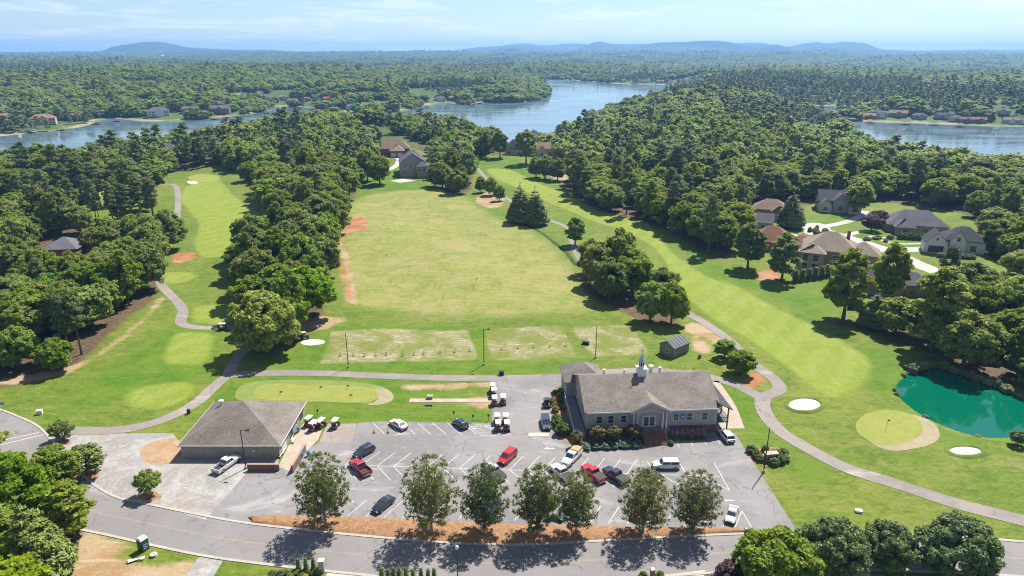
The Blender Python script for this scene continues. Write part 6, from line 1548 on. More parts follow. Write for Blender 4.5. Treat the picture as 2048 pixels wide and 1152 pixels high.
def cones():
    for px, py, lb in ((748, 866, 'orange traffic cone beside the patched asphalt'), (776, 866, 'orange traffic cone beside the white sedan')):
        x, y = GP(px, py); rt = empty('traffic_cone', (x, y, .026), 0, lb, 'cone')
        MB().box(-.25, -.25, 0, .25, .25, .05).build('base', M_DARKPL, rt); MB().lathe([(.19, .052), (.04, .85), (.03, .88)], 12).build('cone_body', simple('cone_orange', (.5, .09, .03), .5), rt); MB().lathe([(.125, .40), (.095, .56)], 12).build('band', M_WHITE, rt)
cones()
def pillar(px, py, h_, w, mt, label):
    x, y = GP(px, py); rt = empty('gate_pillar', (x, y, 0), .1, label, 'pillar')
    MB().box(-w / 2, -w / 2, -.1, w / 2, w / 2, h_).build('shaft', mt, rt); MB().box(-w / 2 - .1, -w / 2 - .1, h_ + .003, w / 2 + .1, w / 2 + .1, h_ + .18, .06, .06).build('cap', M_CONC, rt)
    return rt
pillar(644, 1143, 2.0, .85, W_STONE, 'pale stone gate pillar with flat cap left of the drive')
p2 = pillar(1304, 1160, 1.9, .6, W_BRICK, 'brown brick mailbox pillar between two shrubs')
pillar(1490, 1074, 1.5, .3, M_WOOD, 'dark wooden post in the white stones at the exit')
def monument():
    x, y = GP(1541, 921); rt = empty('monument', (x, y, 0), .15, 'brown brick monument box among clipped shrubs', 'monument')
    MB().box(-1.2, -.5, -.1, 1.2, .5, 1.6).build('block', W_TBRICK, rt); MB().box(-1.32, -.6, 1.604, 1.32, .6, 1.78).build('cap', M_TANCONC, rt); MB().box(-.8, -.53, .5, .8, -.503, 1.2).build('plaque', M_DARKPL, rt)
monument()
def flag(px, py, h_, c, label, grp='golf flags'):
    x, y, z = G(px, py); rt = empty('flag_stick', (x, y, z + .06), .3, label, 'flag', grp)
    MB().cyl((0, 0, -.2), (0, 0, h_), .025, None, 6).build('stick', M_DARKPL, rt); MB().loft([[(.02, -.006, h_ - .42), (.02, .006, h_ - .42), (.02, .006, h_ - .02), (.02, -.006, h_ - .02)], [(.32, .05, h_ - .40), (.32, .062, h_ - .40), (.32, .062, h_ - .06), (.32, .05, h_ - .06)], [(.6, -.02, h_ - .36), (.6, -.008, h_ - .36), (.6, -.008, h_ - .1), (.6, -.02, h_ - .1)]]).build('flag_cloth', c, rt)
flag(1772, 860, 2.4, M_DARKPL, 'dark flag on the green by the pond')
for px, py, lb in ((560, 790, 'short practice flag at the left of the practice green'), (640, 780, 'short practice flag in mid practice green'), (694, 778, 'short practice flag near the back of the practice green'), (700, 796, 'short practice flag near the worn edge')): flag(px, py, 0.9, PT['navy'], lb)
flag(952, 570, 2.4, PT['scarlet'], 'target flag in the middle of the driving range'); flag(772, 522, 2.4, PT['scarlet'], 'target flag at the left of the driving range')
# tee dividers: small racks in two rows
def racks():
    px0 = [(680, 712), (707, 712), (728, 713), (751, 712), (772, 711), (805, 712), (828, 711), (847, 709), (880, 706), (909, 705), (939, 703)]; px1 = [(1003, 700), (1036, 697), (1067, 696), (1099, 694), (1131, 693)]
    me = [MB().box(-.25, -.2, 0, .25, .2, .08).mesh('base', M_DARKPL), MB().box(-.22, -.03, .08, -.18, .03, .85).box(.18, -.03, .08, .22, .03, .85).box(-.22, -.03, .81, .22, .03, .87).box(-.18, -.02, .45, .18, .02, .5).mesh('rack', M_BLACK)]
    for L_, lb, g in ((px0, 'small black club rack on the long worn tee', 'club racks on the long tee'), (px1, 'small black club rack on the middle worn tee', 'club racks on the middle tee')):
        for px, py in L_:
            x, y, z = G(px, py); rt = empty('club_rack', (x, y, z), .2, lb, 'rack', g); link('base', me[0], rt); link('rack_frame', me[1], rt)
racks()
def misc():
    def box_thing(name, px, py, sx, sy, sz, mt, label, cat, rz=0., cap=None):
        x, y, z = G(px, py); rt = empty(name, (x, y, z), rz, label, cat); MB().box(-sx / 2, -sy / 2, -.1, sx / 2, sy / 2, sz, sx * .04, sy * .04).build('housing', mt, rt); MB().box(-sx / 2 - .04, -sy / 2 - .04, sz + .003, sx / 2 + .04, sy / 2 + .04, sz + .08).build('lid', cap or mt, rt)
    box_thing('utility_box', 80, 828, 1.1, .8, .9, M_WHITE, 'pale utility box on the grass beside the road bend', 'box', .3)
    box_thing('trash_bin', 378, 827, .6, .6, .95, M_DARKPL, 'dark trash bin beside the cart path left of the barn', 'bin')
    box_thing('trash_bin', 1399, 716, .6, .6, 1.0, M_DOOR, 'brown trash bin on the grass behind the clubhouse', 'bin')
    box_thing('utility_box', 1717, 1024, 1.1, .7, .35, M_WHITE, 'flat white utility lid on the grass below the cart path', 'box', -.2)
    box_thing('ball_machine', 1003, 750, 1.2, .7, 1.0, M_BLACK, 'black ball dispenser at the head of the drive', 'machine')
    box_thing('planter', 860, 797, 1.3, 1.0, .7, W_STONE, 'stone planter on the round bed behind the stalls', 'planter')
    box_thing('planter', 858, 811, 1.6, .5, .3, M_WOOD, 'dark bench slab on the round bed behind the stalls', 'planter')
    for k, (px, py) in enumerate(((1168, 688), (1175, 689))): box_thing('ball_bin', px, py, .9, .9, .8, M_BLACK, ('black ball bin beside the worn ring', 'second black ball bin beside the worn ring')[k], 'bin')
    x, y, z = G(8, 822); rt = empty('road_sign', (x, y, z), .3, 'small blue road sign on a post beside the bend', 'sign'); MB().cyl((0, 0, -.2), (0, 0, 2.2), .04, None, 6).build('post', M_GALV, rt); MB().box(-.4, -.03, 1.5, .4, .0 - .002, 2.2).build('sign_plate', simple('sign_sky', (.2, .33, .45), .5), rt)
    for px, py, lb in ((636, 832, 'small dark sign on a post behind the barn carts'), (908, 836, 'small dark stall sign behind the slate hatchback'), (946, 843, 'small dark stall sign beside the hatched paint'), (977, 842, 'small dark stall sign at the drive corner')):
        x, y = GP(px, py); rt = empty('stall_sign', (x, y, 0), 0, lb, 'sign'); MB().cyl((0, 0, -.2), (0, 0, 1.6), .035, None, 6).build('post', M_BLACK, rt); MB().box(-.2, -.03, 1.1, .2, -.004 + .0, 1.65).build('sign_plate', M_DARKPL, rt)
    for px, py, lb in ((1353, 877, 'white stall sign in front of the purple shrubs, stair side'), (1383, 875, 'white stall sign in front of the purple shrubs, far side')):
        x, y = GP(px, py); rt = empty('stall_sign', (x, y, 0), 0, lb, 'sign'); MB().cyl((0, 0, -.2), (0, 0, 1.6), .035, None, 6).build('post', M_GALV, rt); MB().box(-.2, -.05, 1.0, .2, -.036, 1.6).build('sign_plate', M_WHITE, rt)
    # benches along the barn
    for k, (px, py) in enumerate(((588, 883), (567, 906), (562, 912))):
        x, y = GP(px, py); rt = empty('bench', (x, y, .03), 1.57, ('white bench against the barn between the doors', 'pale bench at the barn corner', 'second pale bench at the barn corner')[k], 'bench')
        for q in range(4): MB().box(-.9, -.22 + q * .12, .42, .9, -.13 + q * .12, .46).build('seat_slat', M_WHITE, rt)
        for q in range(3): MB().box(-.9, .28, .55 + q * .14, .9, .31, .65 + q * .14).build('back_slat', M_WHITE, rt)
        for u in (-.75, .75): MB().box(u - .04, -.2, 0, u + .04, -.13, .42).box(u - .04, .22, 0, u + .04, .29, .95).build('leg', M_BLACK, rt)
    # fence along the clubhouse hedge
    rt = empty('hedge_fence', (*GP(1107, 838), 0), 0, 'pale timber fence beside the clipped hedge', 'fence')
    A, B = Vector((*GP(1107, 838), 0)), Vector((*GP(1121, 872), 0)); d = B - A; rt.rotation_euler = (0, 0, math.atan2(d.y, d.x))
    for k in range(5): MB().box(d.length * k / 4 - .06, -.06, -.1, d.length * k / 4 + .06, .06, 1.0).build('post', M_TRIM, rt)
    for k in range(2): MB().box(0, -.03, .4 + .4 * k, d.length, .03, .55 + .4 * k).build('rail', M_TRIM, rt)
    # worn ring on the tee
    x, y, z = G(1183, 688)
misc()
# ------------------------------------------------------------------ shrubs
def S(kind, x, y, w, h_, name, label, group, cat='shrub'): return tree(kind, x, y, h_, w, name, label, cat, group)
for k, (px, py, w) in enumerate(((1112, 840, 2.6), (1116, 850, 2.8), (1124, 864, 3.6))):
    S('shrub', *GP(px, py + 4), w, w * .78, 'clipped_shrub', ('rear clipped green shrub beside the pale fence', 'middle clipped green shrub beside the pale fence', 'largest clipped green shrub at the bed corner')[k], 'clipped shrubs by the fence')
for k in range(13):
    S('juniper', *P_club(-1.6 + k * 0.95, -3.6 - 0.9 * (k % 2) + 0.3), 2.5, 1.25, 'juniper_shrub', 'grey green juniper in the low hedge before the clubhouse', 'junipers before the clubhouse')
for k, u in enumerate((-2.6, 2.0, 5.2, 9.4)): tree('myrtle', *P_club(u, -2.3 if k else -3.8), 4.0, 3.6 if k else 3.0, 'crape_myrtle', ('thin crape myrtle at the bed corner', 'olive crape myrtle before the left windows', 'olive crape myrtle beside the window', 'olive crape myrtle left of the stairs')[k], 'tree', 'crape myrtles')
for k in range(7): S('purple', *P_club(17.6 + k * 1.05, -1.3), 2.0, 2.1, 'purple_shrub', 'purple leafed shrub along the clubhouse front', 'purple shrubs')
for k in range(5): S('shrub', *P_club(17.8 + k * 1.5, -2.4), 1.2, .8, 'low_shrub', 'low green shrub before the purple shrubs', 'low shrubs')
S('shrub', *P_club(16.6, -4.0), 1.4, 1.1, 'low_shrub', 'single low green shrub at the foot of the stairs', None)
rq = random.Random(4)
for k in range(16):
    px, py = 1104 + rq.uniform(0, 26), 782 + rq.uniform(0, 44)
    S(rq.choice(('shrub', 'darkshrub', 'flower', 'darkshrub')) if py < 812 else rq.choice(('flower', 'flower', 'shrub')), *GP(px, py), rq.uniform(1.2, 2.0), rq.uniform(.9, 1.6), 'bed_plant', 'plant in the mixed flower bed beside the clubhouse', 'plants in the flower bed')
S('darkshrub', *GP(1136, 776), 2.0, 2.6, 'upright_shrub', 'dark upright shrub at the clubhouse rear corner', None)
for k, (px, py, w) in enumerate(((1503, 905, 2.4), (1513, 915, 2.2), (1520, 922, 2.0), (1552, 915, 2.6), (1566, 912, 2.4), (1560, 926, 2.4), (1548, 930, 2.2), (1530, 902, 1.8), (1572, 922, 1.8))):
    S('shrub' if k % 2 else 'darkshrub', *GP(px, py), w, w * .75, 'round_shrub', 'round shrub in the ring about the brick monument', 'shrubs about the monument')
sheet('planting_bed', gpoly([(1498, 905), (1515, 896), (1560, 896), (1582, 915), (1570, 931), (1545, 934), (1510, 926)], per=3), M_STRAW, .03, label='mulched bed about the brick monument')
sheet('planting_bed', gpoly([(1100, 785), (1130, 776), (1140, 800), (1150, 840), (1166, 866), (1290, 872), (1290, 888), (1165, 888), (1128, 884), (1112, 848), (1106, 815)], per=0), M_STRAW, .034, label='mulched bed along the clubhouse front')
for k, (px, py, w) in enumerate(((1287, 1156, 1.5), (1319, 1155, 1.5), (1276, 1164, 1.4))): S('shrub', *GP(px, py), w, w * .8, 'round_shrub', 'round green shrub beside the brick mailbox pillar', 'shrubs by the mailbox pillar')
for k in range(14): S(rq.choice(('shrub', 'darkshrub', 'flower')), *GP(548 + k * 7 + rq.uniform(-3, 3), 1150 + rq.uniform(-6, 8)), rq.uniform(.9, 1.7), rq.uniform(.6, 1.2), 'bed_plant', 'low plant in the bed left of the stone pillar', 'plants left of the pillar')
for k in range(4): S('purple', *GP(1432 + k * 12, 1163), 2.0, 1.8, 'purple_shrub', 'purple shrub below the road beside the plum tree', 'purple shrubs below the road')
S('shrub', *GP(1985, 1160), 2.2, 1.4, 'round_shrub', 'round green shrub right of the widest round evergreen', None)
# pond margin
ring_p = resample(np.vstack([POND, POND[:1]]), 1.9)
for i, (x, y) in enumerate(ring_p):
    if (y > 142 and x > 98) or i % 5 == 0:
        c = POND.mean(0); d = np.array([x, y]) - c; d /= np.linalg.norm(d); x, y = x + d[0] * 1.3, y + d[1] * 1.3
        big = y > 142 and x > 98
        S('reed' if rq.random() < .6 else 'darkshrub', x, y, rq.uniform(1.6, 3.2) * (1.2 if big else .5), rq.uniform(.9, 2.2) * (1.1 if big else .4), 'pond_plant', 'reedy plant on the bank of the green pond', 'plants on the pond bank', 'plant')
for k in range(22):
    px, py = (1615 + rq.uniform(0, 50), 455 + rq.uniform(0, 16)) if k < 8 else (1725 + rq.uniform(0, 60), 470 + rq.uniform(0, 14)) if k < 14 else (1690 + rq.uniform(0, 120), 440 + rq.uniform(0, 10))
    x, y, z = G(px, py); S(rq.choice(('shrub', 'darkshrub', 'purple')), x, y, rq.uniform(2, 3.4), rq.uniform(1.3, 2.4), 'yard_shrub', 'garden shrub in the yards round the turning circle', 'yard shrubs')
for k in range(9):
    x, y, z = G(1800 + k * 9, 478 + k * .6); S('shrub', x, y, 3.4, 3.2, 'hedge_shrub', 'shrub of the tall clipped hedge before the wide hip roof', 'clipped hedge shrubs')
for k in range(8):
    x, y, z = G(1880 + k * 9, 514 + k * .5); S('reed', x, y, 3.2, 2.0, 'hedge_shrub', 'grey green shrub in the row before the white farmhouse', 'shrubs before the farmhouse')
# ------------------------------------------------------------------ trees one by one
def T(kind, px, py, hgt_, wid, name, label, group=None, cat='tree'):
    x, y, z = G(px, py); return tree(kind, x, y, hgt_, wid, name, label, cat, group, z)
MAN = []      # (x, y, radius): keep the scattered woods clear of these
def TM(*a, **k):
    o = T(*a, **k); MAN.append((o.location.x, o.location.y, 0.35 * a[4])); return o
for px, py, h_, w, nt in ((651, 1052, 13.6, 8.6, 'below the brick screen wall'), (863, 1066, 14.3, 8.8, 'tallest and widest of its row'), (969, 1067, 12.8, 7.6, 'in front of the blue car'), (1077, 1068, 12.6, 7.8, 'greenest and fullest of its row'),
                          (1152, 1067, 11.4, 6.4, 'thinnest leafed of its row'), (1285, 1067, 12.0, 8.0, 'in front of the red car'), (1387, 1065, 11.5, 7.8, 'nearest the car park exit')):
    TM('pear', px, py, h_, w, 'pear_tree', 'upright pear tree in the pine straw, ' + nt, 'pear trees along the car park')
TM('round', 1655, 1152, 10.0, 10.6, 'round_tree', 'dense round crowned evergreen closest to the car park exit', 'round evergreens along the road')
TM('round', 1770, 1138, 8.0, 8.4, 'round_tree', 'smallest dense round crowned evergreen beside the road', 'round evergreens along the road')
TM('round', 1902, 1152, 10.4, 11.4, 'round_tree', 'widest dense round crowned evergreen beside the road', 'round evergreens along the road')
TM('maple', 1546, 1178, 9.8, 12.0, 'maple_tree', 'bright green bushy maple in front of the round evergreens')
TM('plum', 1462, 1170, 4.0, 5.0, 'plum_tree', 'small purple leafed tree beside the bright maple')
TM('small', 300, 990, 5.0, 4.6, 'young_tree', 'small young tree alone on the gravel lot')
TM('small', 127, 880, 4.4, 4.8, 'young_tree', 'small young tree where cart path meets road')
TM('small', 174, 948, 6.0, 8.0, 'young_tree', 'broad young tree at the gravel edge')
TM('oak', 120, 980, 9.0, 8.5, 'leafy_tree', 'leafy tree between gravel lot and road bend')
TM('tall', 150, 1075, 10.5, 7.5, 'leafy_tree', 'narrow leafy tree beside the bare dirt lot')
TM('maple', 40, 1060, 14, 13, 'leafy_tree', 'big bright green tree at the road bend')
TM('spruce', 78, 1160, 15, 11, 'conifer', 'tall shaggy conifer beside the bare dirt lot')
TM('maple', -40, 1190, 14, 14, 'leafy_tree', 'bright green tree left of the shaggy conifer')
TM('maple', -60, 1010, 15, 14, 'leafy_tree', 'bright green tree inside the road bend')
TM('maple', 10, 1250, 10, 12, 'leafy_tree', 'low bright green tree below the shaggy conifer')
TM('oak', 1449, 716, 5.2, 6.0, 'young_oak', 'rear of two small dense trees behind the clubhouse', 'pair of small trees')
TM('oak', 1480, 748, 6.4, 7.0, 'young_oak', 'front of two small dense trees behind the clubhouse', 'pair of small trees')
TM('oak', 340, 500, 16.5, 14.5, 'shade_tree', 'lone round tree beside the left cart path')
TM('oak', 535, 706, 17.0, 17.8, 'shade_tree', 'big dark oak beside the mower')
for px, py, h_, w, kd, lb in ((618, 638, 16.5, 16.5, 'maple', 'yellow green round tree right behind the big dark oak'), (560, 640, 17, 15, 'tall', 'tall tree rising directly over the big dark oak'), (520, 605, 18, 15, 'oak', 'broad tree leaning over the left fairway edge'), (604, 570, 18, 15, 'maple', 'bright green tree midway in the line beside the range'), (652, 556, 15, 12, 'oak', 'smaller tree beside the red dirt strip of the range'), (636, 520, 17, 15, 'oak', 'broad tree above the red dirt strip of the range'),
                          (560, 548, 17, 13, 'maple', 'bright green tree midway in the line beside the fairway'), (672, 470, 16, 14, 'oak', 'round tree at the red dirt corner of the range'), (640, 470, 17, 13, 'tall', 'slim tall tree behind the red dirt corner'), (600, 500, 17, 14, 'oak', 'dark broad tree in the middle of the tree line')):
    TM(kd, px, py, h_, w, 'shade_tree', lb, 'trees between fairway and driving range')
for px, py, h_, w, kd, lb in ((1200, 572, 15.5, 14, 'oak', 'broad dark tree on the range side of the grove'), (1236, 570, 19.5, 13, 'tall', 'tallest tree standing out of the grove by the range'), (1180, 548, 13, 10, 'oak', 'smaller tree at the range corner of the grove'), (1262, 590, 15.5, 14, 'oak', 'broad tree in the heart of the grove by the range'), (1218, 600, 14, 12, 'oak', 'front tree of the grove casting shade on the range'),
                          (1322, 606, 12, 11, 'oak', 'dark round tree on the fairway side of the grove'), (1300, 642, 12.5, 10, 'oak', 'pale round tree at the grove tip above the shed'), (1342, 648, 13, 10, 'maple', 'bright green tree at the grove tip beside the cart path')):
    TM(kd, px, py, h_, w, 'shade_tree', lb, 'grove beside the driving range')
TM('spruce', 1040, 444, 19, 14, 'conifer', 'left conifer of the dark pair behind the driving range', 'conifer pair')
TM('spruce', 1070, 449, 18, 13, 'conifer', 'right conifer of the dark pair behind the driving range', 'conifer pair')
TM('tall', 1150, 490, 11.5, 8, 'shade_tree', 'slim small tree left of the range grove')
for px, py, h_, w in ((962, 385, 9, 7), (982, 391, 10, 8), (999, 402, 8.5, 7)):
    TM('oak', px, py, h_, w, 'small_tree', 'small tree beside the path at the range end', 'small trees at the range end')
TM('tall', 1052, 328, 24, 16, 'shade_tree', 'tall lone tree on the far fairway')
for px, py, h_, w in ((1000, 316, 20, 12), (972, 316, 19, 11)): TM('tall', px, py, h_, w, 'shade_tree', 'tall slim tree at the far fairway end', 'trees at the far fairway end')
for px, py, h_, w in ((1072, 355, 13, 11), (1090, 358, 15, 13), (1115, 362, 14, 11)): TM('oak', px, py, h_, w, 'shade_tree', 'tree on the right edge of the far fairway', 'trees on the far fairway edge')
for px, py, h_, w, lb in ((885, 376, 15, 13, 'middling round tree right of the stone house'), (915, 388, 14, 14, 'widest low tree at the range end beside the stone house'), (905, 360, 20, 14, 'tall broad tree behind the low trees by the stone house'), (935, 365, 20, 12, 'tall narrow tree beside the far fairway path'), (870, 372, 14, 10, 'small tree touching the stone house porch')): TM('oak', px, py, h_, w, 'shade_tree', lb, 'trees beside the stone house')
for px, py, h_, w, lb in ((760, 368, 17, 15, 'wide round tree left of the stone house by the court'), (735, 362, 19, 13, 'taller tree at the range corner left of the stone house')): TM('oak', px, py, h_, w, 'shade_tree', lb, 'trees beside the stone house')
TM('tall', 1495, 537, 17.5, 11.5, 'shade_tree', 'tall tree on the lawn beside the red roofed house')
TM('tall', 1563, 562, 17.5, 11, 'shade_tree', 'tall tree on the lawn left of the arborvitae row')
TM('spruce', 1580, 455, 18, 13, 'conifer', 'dense pointed conifer beside the cul de sac')
TM('tall', 1686, 640, 22, 12.5, 'shade_tree', 'tall tree right of the arborvitae row')
TM('tall', 1770, 610, 20, 10.5, 'shade_tree', 'tall tree in front of the dark roofed ranch house')
TM('spruce', 1745, 655, 12, 9, 'conifer', 'dark pointed conifer below the dark roofed ranch house')
TM('oak', 1790, 668, 11, 12, 'shade_tree', 'low round tree right of the pointed conifer')
TM('tall', 1862, 700, 23, 15, 'shade_tree', 'tallest tree at the pond wood edge')
TM('oak', 1925, 735, 15, 15, 'shade_tree', 'dark round tree right above the pond')
TM('tall', 1715, 428, 17, 13, 'shade_tree', 'tall dark tree beside the craftsman house')
TM('plum', 1742, 462, 7.5, 10, 'plum_tree', 'purple leafed tree on the round lawn')
TM('plum', 1757, 452, 7.5, 10, 'plum_tree', 'purple leafed tree behind the round lawn')
TM('small', 2034, 890, 3.2, 3.6, 'shrub_tree', 'small round bush alone below the pond')
for px, py in ((1591, 564), (1604, 562), (1617, 560), (1630, 558), (1643, 556), (1654, 553)):
    TM('arbor', px, py, 4.6, 2.6, 'arborvitae', 'small conical arborvitae in the row behind the fairway', 'arborvitae row behind the fairway')
for px, py in ((598, 1140), (613, 1139), (628, 1138)):
    TM('arbor', px, py, 2.3, 0.9, 'arborvitae', 'small dark arborvitae left of the stone pillar', 'arborvitae left of the pillar')
for px, py in zip((764, 777, 788, 800, 813, 827, 843, 857, 869), (1161, 1162, 1162, 1163, 1163, 1164, 1165, 1166, 1166)):
    TM('arbor', px, py, 2.5 + 0.25 * math.sin(px), 0.95, 'arborvitae', 'slim dark arborvitae in the row below the road', 'arborvitae row below the road')

# pines on the left seen one by one, then the woods
WOOD_LABEL = {'left_wood': 'tree in the dense wood left of the cart path', 'left_pines': 'tree in the stand of pines round the left fairway', 'far_left_wood': 'tree in the wood between left green and lake', 'tree_line': 'tree in the wooded belt between fairway and driving range',
              'centre_wood': 'tree in the wood round the stone house', 'right_wood': 'tree in the big wood right of the fairway', 'pond_wood': 'tree in the wood above the pond', 'range_grove': 'tree in the grove', 'road_wood': 'tree in the wood inside the road bend'}
CLEAR = []    # ground polygons or circles where nothing grows
CLEAR_P = [gpoly([(1470, 418), (1560, 400), (1720, 398), (1850, 420), (1955, 455), (1955, 510), (1850, 520), (1840, 570), (1700, 560), (1590, 540), (1500, 480)], per=0), gpoly([(735, 330), (800, 322), (865, 330), (862, 356), (800, 366), (745, 352)], per=0),
           gpoly([(745, 285), (810, 278), (870, 300), (850, 325), (760, 320)], per=0), gpoly([(80, 472), (190, 478), (190, 584), (82, 578)], per=0), gpoly([(1690, 570), (1850, 580), (1845, 642), (1700, 642)], per=0), gpoly([(180, 452), (320, 452), (305, 492), (190, 492)], per=0), gpoly([(20, 520), (80, 510), (80, 560), (20, 570)], per=0), gpoly([(1560, 520), (1660, 560), (1720, 600), (1580, 610)], per=0),
           gpoly([(940, 330), (1000, 300), (1110, 300), (1140, 380), (1000, 350)], per=0), gpoly([(1005, 282), (1050, 276), (1110, 292), (1090, 312), (1010, 308)], per=0)]
def scatter(poly, sp, rg):
    lo, hi = poly.min(0), poly.max(0)
    nx, ny = int((hi[0] - lo[0]) / sp) + 1, int((hi[1] - lo[1]) / sp) + 1
    gx, gy = np.meshgrid(np.arange(nx), np.arange(ny))
    X = lo[0] + (gx + 0.5 * (gy % 2) + rg.uniform(-.33, .33, gx.shape)) * sp; Y = lo[1] + (gy + rg.uniform(-.33, .33, gx.shape)) * sp
    X, Y = X.ravel(), Y.ravel(); k = sdf_poly(poly, X, Y) > 0.5
    return X[k], Y[k]
rgn = np.random.default_rng(11); rgp = random.Random(12)
cand = []
for zone, poly in WOODS.items():
    if zone == 'range_grove': continue
    sp = {'left_pines': 10.0, 'road_wood': 8.0, 'left_wood': 8.2, 'pond_wood': 8.5, 'tree_line': 7.6}.get(zone, 8.0)
    X, Y = scatter(poly, sp, rgn)
    ok = np.ones(len(X), bool)
    for P in CLEAR_P: ok &= sdf_poly(P, X, Y) < 0
    for L_ in LAKES: ok &= sdf_poly(L_, X, Y) < -4
    ok &= sdf_poly(POND, X, Y) < -2.5
    for (mx, my, mr) in MAN: ok &= (X - mx) ** 2 + (Y - my) ** 2 > (mr + 2.6) ** 2
    ok &= np.sqrt(np.min([(X - q[0]) ** 2 + (Y - q[1]) ** 2 for q in resample(ROAD_C, 3)], axis=0)) > 7.5
    for x, y in zip(X[ok], Y[ok]):
        r = rgp.random()
        pp = {'left_pines': 0.8, 'far_left_wood': 0.30, 'tree_line': 0.10, 'right_wood': 0.10, 'left_wood': 0.06}.get(zone, 0.08)
        kd = 'pine' if r < pp else ('tall' if r < pp + 0.14 else 'maple' if r < pp + 0.38 else 'oak')
        sc = rgp.uniform(0.66, 1.16); H, W = PROTO[kd][0][2:4]
        hh, ww = H * sc * rgp.uniform(0.92, 1.08), W * sc * rgp.uniform(0.86, 1.0)
        if zone == 'road_wood': hh *= 0.85
        if kd in ('oak', 'maple'): ww *= 1.06; hh *= 0.95
        if y > 330:
            if rgp.random() < 0.32: continue
            ww *= 1.28; hh *= 1.08
        cand.append((x, y, hh, ww, kd, zone))
cand.sort(key=lambda c: c[1])
def visible(c): return abs(c[0]) < 0.80 * c[1] + 8
inview = [c for c in cand if visible(c)]
N_SINGLE = 215
single = inview[:N_SINGLE]; rest = inview[N_SINGLE:] + [c for c in cand if not visible(c)]
for x, y, hh, ww, kd, zone in single:
    nm = {'pine': 'pine_tree', 'maple': 'leafy_tree', 'oak': 'leafy_tree', 'tall': 'tall_tree'}[kd]
    pre = {'pine': 'dark pine ', 'maple': 'bright leafy ', 'oak': 'broad leafy ', 'tall': 'tall leafy '}[kd]
    edge = _sd1([tuple(map(float, q)) for q in WOODS[zone]], x, y) < 6.5
    rel = hh / (PROTO[kd][0][2] * 0.94); size = 'large ' if rel > 1.03 else 'small ' if rel < 0.84 else ''
    lb = size + pre + WOOD_LABEL[zone].replace('tree in', 'tree at the edge of' if edge else 'tree deep in')
    tree(kd, x, y, hh, ww, nm, lb, 'tree', size + pre + 'trees ' + ('at the edge of ' if edge else 'deep in ') + zone.replace('_', ' '), rg=rgp)

# the rest of the woods: one mass, trees placed on points
def forest(name, label, pts):
    """pts rows: x, y, z, sx, sz, rot, index into the tree collection"""
    P = np.array(pts, float)
    me = bpy.data.meshes.new(name); me.vertices.add(len(P)); me.vertices.foreach_set('co', P[:, :3].astype(np.float32).ravel())
    a = me.attributes.new('tsize', 'FLOAT_VECTOR', 'POINT'); a.data.foreach_set('vector', np.stack([P[:, 3], P[:, 3], P[:, 4]], 1).astype(np.float32).ravel())
    a = me.attributes.new('trot', 'FLOAT', 'POINT'); a.data.foreach_set('value', P[:, 5].astype(np.float32))
    a = me.attributes.new('tidx', 'INT', 'POINT'); a.data.foreach_set('value', P[:, 6].astype(np.int32))
    o = link(name, me); tag(o, label, 'forest', None, 'stuff')
    ng = bpy.data.node_groups.new(name, 'GeometryNodeTree')
    ng.interface.new_socket('Geometry', in_out='INPUT', socket_type='NodeSocketGeometry'); ng.interface.new_socket('Geometry', in_out='OUTPUT', socket_type='NodeSocketGeometry')
    n, l = ng.nodes, ng.links
    gi, go = n.new('NodeGroupInput'), n.new('NodeGroupOutput')
    ci = n.new('GeometryNodeCollectionInfo'); ci.inputs['Collection'].default_value = FOREST_COL
    ci.inputs['Separate Children'].default_value = True; ci.inputs['Reset Children'].default_value = True
    ip = n.new('GeometryNodeInstanceOnPoints'); ip.inputs['Pick Instance'].default_value = True
    def na(nm, ty):
        q = n.new('GeometryNodeInputNamedAttribute'); q.data_type = ty; q.inputs['Name'].default_value = nm
        return [s for s in q.outputs if s.enabled and s.name == 'Attribute'][0]
    cx = n.new('ShaderNodeCombineXYZ'); l.new(na('trot', 'FLOAT'), cx.inputs['Z'])
    l.new(gi.outputs[0], ip.inputs['Points']); l.new(ci.outputs[0], ip.inputs['Instance'])
    l.new(na('tidx', 'INT'), ip.inputs['Instance Index']); l.new(cx.outputs[0], ip.inputs['Rotation']); l.new(na('tsize', 'FLOAT_VECTOR'), ip.inputs['Scale'])
    l.new(ip.outputs[0], go.inputs[0])
    md = o.modifiers.new('forest', 'NODES'); md.node_group = ng
    return o
FOREST_COL = bpy.data.collections.new('forest_kinds')
IDX = {}
def reg(kind):
    for k, (c, t, H, W) in enumerate(PROTO[kind]):
        i = len(FOREST_COL.objects)
        me = c
        if t is not None:                       # crown and trunk joined for the mass planting
            V1 = np.empty(len(c.vertices) * 3, np.float32); c.vertices.foreach_get('co', V1)
            V2 = np.empty(len(t.vertices) * 3, np.float32); t.vertices.foreach_get('co', V2)
            F1 = np.empty(len(c.loops), np.int32); c.loops.foreach_get('vertex_index', F1); F1 = F1.reshape(-1, 3)
            t1 = np.empty(len(F1), np.float32); c.attributes['tone'].data.foreach_get('value', t1)
            tri = []
            for p in t.polygons:
                v = list(p.vertices); tri += [(v[0], v[q], v[q + 1]) for q in range(1, len(v) - 1)]
            F2 = np.array(tri) + len(V1) // 3
            me = np_mesh('%s_mass' % kind, np.concatenate([V1, V2]).reshape(-1, 3), np.concatenate([F1, F2]), None, fattr={'tone': np.concatenate([t1, np.zeros(len(F2))])})
            me.materials.append(c.materials[0]); me.materials.append(M_BARK)
            me.polygons.foreach_set('material_index', np.r_[np.zeros(len(F1), np.int32), np.ones(len(F2), np.int32)])
        o = bpy.data.objects.new('%02d_%s' % (i, kind), me); FOREST_COL.objects.link(o)
        IDX.setdefault(kind, []).append((i, H, W))
for k in ('oak', 'tall', 'maple', 'pine', 'far', 'farpine'): reg(k)
near_pts = []
